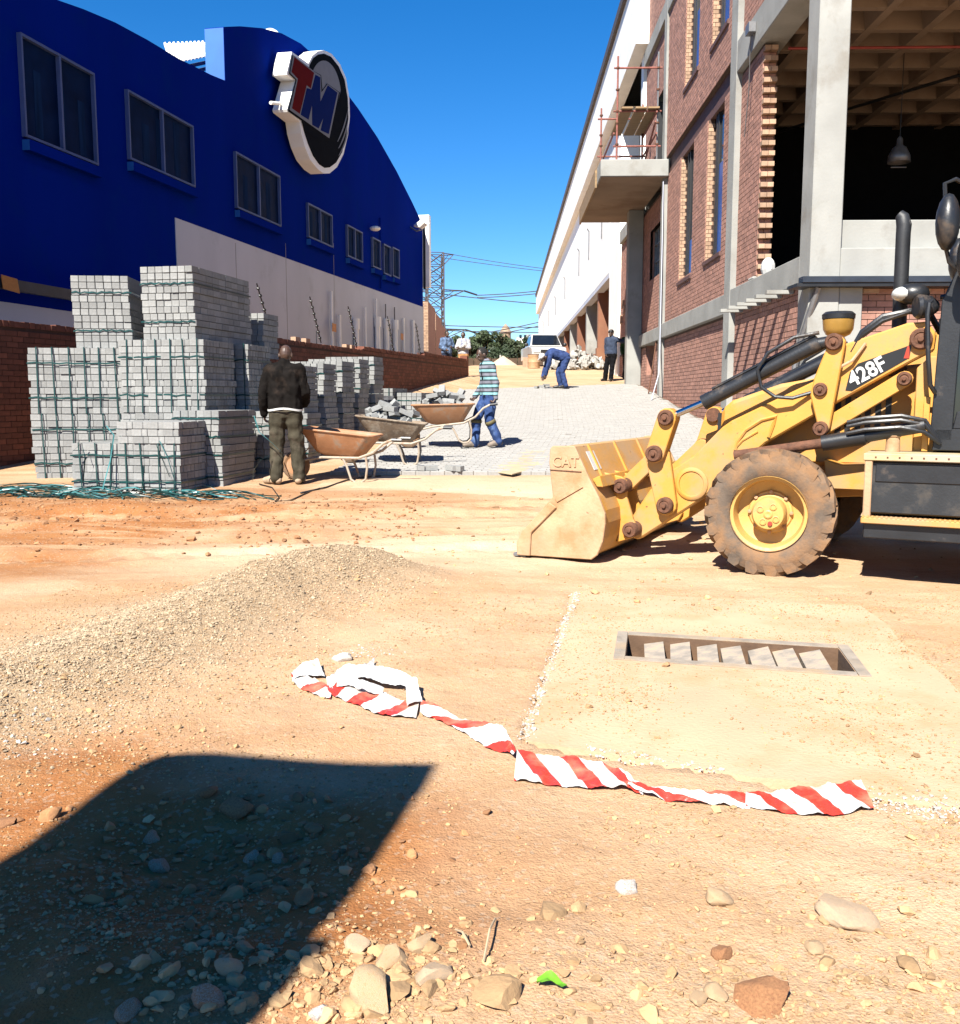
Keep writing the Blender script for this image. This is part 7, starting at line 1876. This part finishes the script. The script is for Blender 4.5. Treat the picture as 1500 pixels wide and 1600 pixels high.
def scatter(name, pts, size, tmpl_v, tmpl_f, mat, label, flat=0.65, sink=0.15, par=None):
    kp = ~in_poly(pts[:, 0], pts[:, 1], HBIG); pts = pts[kp]; size = size[kp]
    n = len(pts); x_, y_ = pts[:, 0], pts[:, 1]; z = gz(x_, y_)
    sl = in_poly(x_, y_, SLAB); z = np.where(sl, 0.012, z)
    q = RNG.normal(size=(n, 4)); q /= np.linalg.norm(q, axis=1)[:, None]; w, a, b_, c = q.T
    R = np.stack([1-2*(b_*b_+c*c), 2*(a*b_-c*w), 2*(a*c+b_*w), 2*(a*b_+c*w), 1-2*(a*a+c*c), 2*(b_*c-a*w), 2*(a*c-b_*w), 2*(b_*c+a*w), 1-2*(a*a+b_*b_)], 1).reshape(n, 3, 3)
    sc3 = size[:, None]*RNG.uniform(0.65, 1.25, (n, 3))
    tv = tmpl_v[RNG.integers(0, len(tmpl_v), n)]
    P = np.einsum('nij,nkj->nki', R, tv*sc3[:, None, :])
    P[:, :, 2] = P[:, :, 2]*flat
    P += np.stack([x_, y_, z + size*flat*(0.6-sink)], 1)[:, None, :]
    m_ = tmpl_v.shape[1]; F = (tmpl_f[None] + m_*np.arange(n)[:, None, None]).reshape(-1, 3)
    me = bpy.data.meshes.new(name); V_ = P.reshape(-1, 3)
    me.vertices.add(len(V_)); me.vertices.foreach_set('co', V_.ravel())
    me.loops.add(len(F)*3); me.loops.foreach_set('vertex_index', F.ravel().astype(np.int32))
    me.polygons.add(len(F)); me.polygons.foreach_set('loop_start', np.arange(0, len(F)*3, 3, dtype=np.int32))
    me.update(); me.validate(); me.shade_flat(); me.materials.append(mat)
    o = link(name, me, par); tag(o, label, None, None, 'stuff')
    if par is None: o['category'] = 'stones'
    return o
def tmpl(sub, nvar):
    out = []; F = None
    for k in range(nvar):
        bm_ = bmesh.new()
        if sub == 0:
            bmesh.ops.create_icosphere(bm_, subdivisions=1, radius=1.0)
            bmesh.ops.convex_hull(bm_, input=bm_.verts)
        else: bmesh.ops.create_icosphere(bm_, subdivisions=sub, radius=1.0)
        bm_.verts.ensure_lookup_table()
        r = np.random.default_rng(100+k); pl = [(V(r.normal(size=3)).normalized(), r.uniform(0.38, 0.78)) for _ in range(9)]
        A_ = []
        for v in bm_.verts:
            p = v.co.copy()
            for nn, d in pl:
                kk = p.dot(nn)
                if kk > d: p -= nn*(kk-d)
            A_.append(tuple(p))
        out.append(A_); F = np.array([[v.index for v in f.verts] for f in bm_.faces]); bm_.free()
    return np.array(out), F
t1v, t1f = tmpl(1, 12)
t2v, t2f = tmpl(2, 12)
def inside_frame(p): 
    return p
M['gravel'] = pmat('gravel', (0.56, 0.42, 0.27), 0.95, 0.15, 30, 0.2, 90, isl=0.32)
M['rubble_tan'] = pmat('rubble_tan', (0.60, 0.375, 0.185), 0.95, 0.2, 12, 0.4, 60, isl=0.3)
M['chip_white'] = pmat('chip_white', (0.66, 0.60, 0.52), 0.95, 0.15, 20, 0.2, 60, isl=0.25)
# gravel ridge
N_ = 42000; t = RNG.random(N_)*(len(RIDGE)-1); i0 = t.astype(int); fr2 = t - i0
RA = np.array(RIDGE); c = RA[i0] + (RA[np.minimum(i0+1, len(RIDGE)-1)] - RA[i0])*fr2[:, None] + RNG.normal(0, 0.36, (N_, 2))
scatter('gravel', c, RNG.gamma(4, 0.0011, N_)+0.0015, t1v, t1f, M['gravel'], 'low ridge of tan gravel across the left foreground', sink=0.25)
# small grit over the foreground, denser close by
def field(n, x0, x1, y0, y1, pw=1.0, clump=0.0):
    out = []
    while sum(len(o_) for o_ in out) < n:
        y_ = y0 + (y1-y0)*RNG.random(n)**pw; x_ = RNG.uniform(x0, x1, n)
        k = RNG.random(n) < np.clip(0.5 + clump*fbm(x_*2.2, y_*2.2, 61, 3), 0.03, 1)
        w_ = np.abs(x_) < 0.62*y_ + 0.3
        out.append(np.stack([x_, y_], 1)[k & w_])
    return np.concatenate(out)[:n]
scatter('grit', field(60000, -3, 4, 1.6, 6.5, 1.7, 1.2), RNG.gamma(2.0, 0.0012, 60000)+0.001, t1v, t1f, pmat('grit', (0.58, 0.35, 0.17), 0.95, 0.15, 30, 0.2, 90, isl=0.3), 'fine grit strewn over the sandy foreground')
scatter('small_stones', field(2600, -2.2, 2.6, 1.6, 4.2, 1.7, 2.2), RNG.gamma(1.5, 0.0028, 2600)+0.003, t1v, t1f, M['rubble_tan'], 'small tan stones strewn over the foreground')
# rubble along the bottom edge and inside the shadow
c = np.stack([RNG.normal(-0.33, 0.28, 520), 1.98 + RNG.normal(0, 0.13, 520)], 1)
scatter('clods', c, RNG.gamma(1.5, 0.0056, 520)+0.004, t2v, t2f, M['rubble_tan'], 'tan clods heaped along the bottom edge by the shadow', sink=0.45)
c = np.stack([RNG.normal(-0.8, 0.30, 420), 2.6 + RNG.normal(0, 0.22, 420)], 1)
scatter('shaded_rubble', c, RNG.gamma(1.6, 0.0050, 420)+0.004, t2v, t2f, pmat('rubble_mixed', (0.50, 0.24, 0.10), 0.95, 0.25, 12, 0.4, 60, isl=0.4), 'broken stones in the hollow within the dark shadow', sink=0.35)
c = np.stack([RNG.normal(0.75, 0.35, 480), 2.03 + RNG.normal(0, 0.17, 480)], 1)
scatter('right_rubble', c, RNG.gamma(1.4, 0.0042, 480)+0.003, t2v, t2f, M['rubble_tan'], 'tan clods around the large pale stone at lower right', sink=0.45)
# clods on the rutted red soil at the back left
c = np.stack([RNG.uniform(-6.5, -0.8, 2200), 9.9 + RNG.normal(0, 1.2, 2200)], 1)
c = c[(c[:, 1] > 7.6) & (c[:, 1] < 11.4)]
scatter('red_clods', c, RNG.gamma(2.0, 0.006, len(c))+0.004, t1v, t1f, pmat('red_clod', (0.44, 0.22, 0.10), 0.95, 0.2, 12, 0.3, 60, isl=0.3), 'loose red clods on the rutted soil before the packs', sink=0.3)
c = np.stack([RNG.uniform(-1.0, 3.6, 700), RNG.uniform(5.5, 12, 700)], 1)
scatter('sand_clods', c, RNG.gamma(1.6, 0.006, len(c))+0.003, t1v, t1f, M['rubble_tan'], 'scattered small clods on the sand before the loader', sink=0.3)
# white plaster chips along the slab edge
c = []
for (a, b_, n, s) in (((0.07, 3.5), (0.47, 6.3), 1100, 0.016), ((1.15, 3.02), (1.9, 2.72), 900, 0.045), ((0.30, 3.42), (0.75, 3.22), 150, 0.02)):
    t = RNG.random(n); c.append(np.stack([a[0]+(b_[0]-a[0])*t + RNG.normal(0, s, n), a[1]+(b_[1]-a[1])*t + RNG.normal(0, s, n)], 1))
n = 420; c.append(np.stack([-1.98 + RNG.normal(0, 0.20, n), 3.55 + RNG.normal(0, 0.16, n)], 1)); c.append(np.stack([-0.72 + RNG.normal(0, 0.08, 120), 4.72 + RNG.normal(0, 0.06, 120)], 1))
c = np.concatenate(c); scatter('white_chips', c, RNG.gamma(1.5, 0.0021, len(c))+0.0015, t1v, t1f, M['chip_white'], 'white plaster chips along the edge of the drain slab', sink=0.2)
# green leaf, twigs
q = onZ(862, 1541, 0.02); lf = MB()
for i in range(7):
    u = i/6; w_ = 0.020*math.sin(math.pi*min(1, u*0.9+0.08)); cz = 0.012*math.sin(u*5)
    for s in (-1, -0.5, 0, 0.5, 1): lf.v.append((q.x + (u-0.5)*0.065, q.y + s*w_ + 0.006*math.sin(u*4), gzf(q.x, q.y) + 0.014 + cz*0.5 + 0.007*abs(s) + 0.004*math.sin(9*u+3*s)))
for i in range(6):
    for k in range(4): lf.f.append((i*5+k, (i+1)*5+k, (i+1)*5+k+1, i*5+k+1))
tag(lf.build('leaf', pmat('leaf_green', (0.20, 0.55, 0.03), 0.5, 0.2, 60, 0.1, 60), None, smooth=True), 'small bright green leaf lying on the sand', 'leaf')
for k, (a, b_, lab) in enumerate((((756, 1505), (774, 1432), 'thin pale twig standing out left of the green leaf'), ((712, 1452), (734, 1482), 'short pale twig near the shadow edge'))):
    pa_, pb_ = onZ(*a, 0.02), onZ(*b_, 0.02); tag(MB().tube([(pa_.x, pa_.y, gzf(pa_.x, pa_.y)+.012), ((pa_.x+pb_.x)/2, (pa_.y+pb_.y)/2, gzf(pa_.x, pa_.y)+.03), (pb_.x, pb_.y, gzf(pb_.x, pb_.y)+.012)], 0.003, 5).build('twig', pmat('twig_pale', (0.6, 0.45, 0.28), 0.9)), lab, 'twig')

# ------------------------------------------------------------------ added, unseen board behind the camera, outlined to cast the foreground shadow
hb_ = 4.2; sh_ = V((SUN_T.x, SUN_T.y, 0))/(-SUN_T.z)
tipR = onZ(683, 1193, 0.0); yb = tipR.y - sh_.y*hb_
def board_pt(px, py):
    g = onZ(px, py, 0.0); z = (g.y - yb)/sh_.y; return V((g.x - sh_.x*z, yb, z))
outl = [board_pt(*p) for p in ((683, 1193), (560, 1190), (450, 1184), (330, 1178), (285, 1177), (255, 1180), (225, 1192), (185, 1218), (130, 1255), (70, 1298), (0, 1345), (-90, 1420), (-90, 1700), (340, 1700), (405, 1600), (545, 1396))]
bl_, br_ = min(p.x for p in outl), max(p.x for p in outl)
sb_ = thing('shadow_board', 'added unseen steel board on two posts behind the camera, shaped to throw the dark foreground shadow', 'board', (tipR.x - sh_.x*hb_, yb, 0))
MB().prism(outl, (0, -0.04, 0)).build('panel', M['steel'], sb_)
zlow = min(p.z for p in outl); xm = [p.x for p in outl if p.z < zlow + 0.3]
for xp in (min(xm)+0.1, max(xm)-0.1):
    MB().box(xp-0.03, xp+0.03, yb-0.10, yb-0.045, 0, zlow+0.6).build('post', M['steel'], sb_)
    MB().box(xp-0.05, xp+0.05, yb-0.35, yb+0.2, 0, 0.03).build('foot', M['concrete'], sb_)
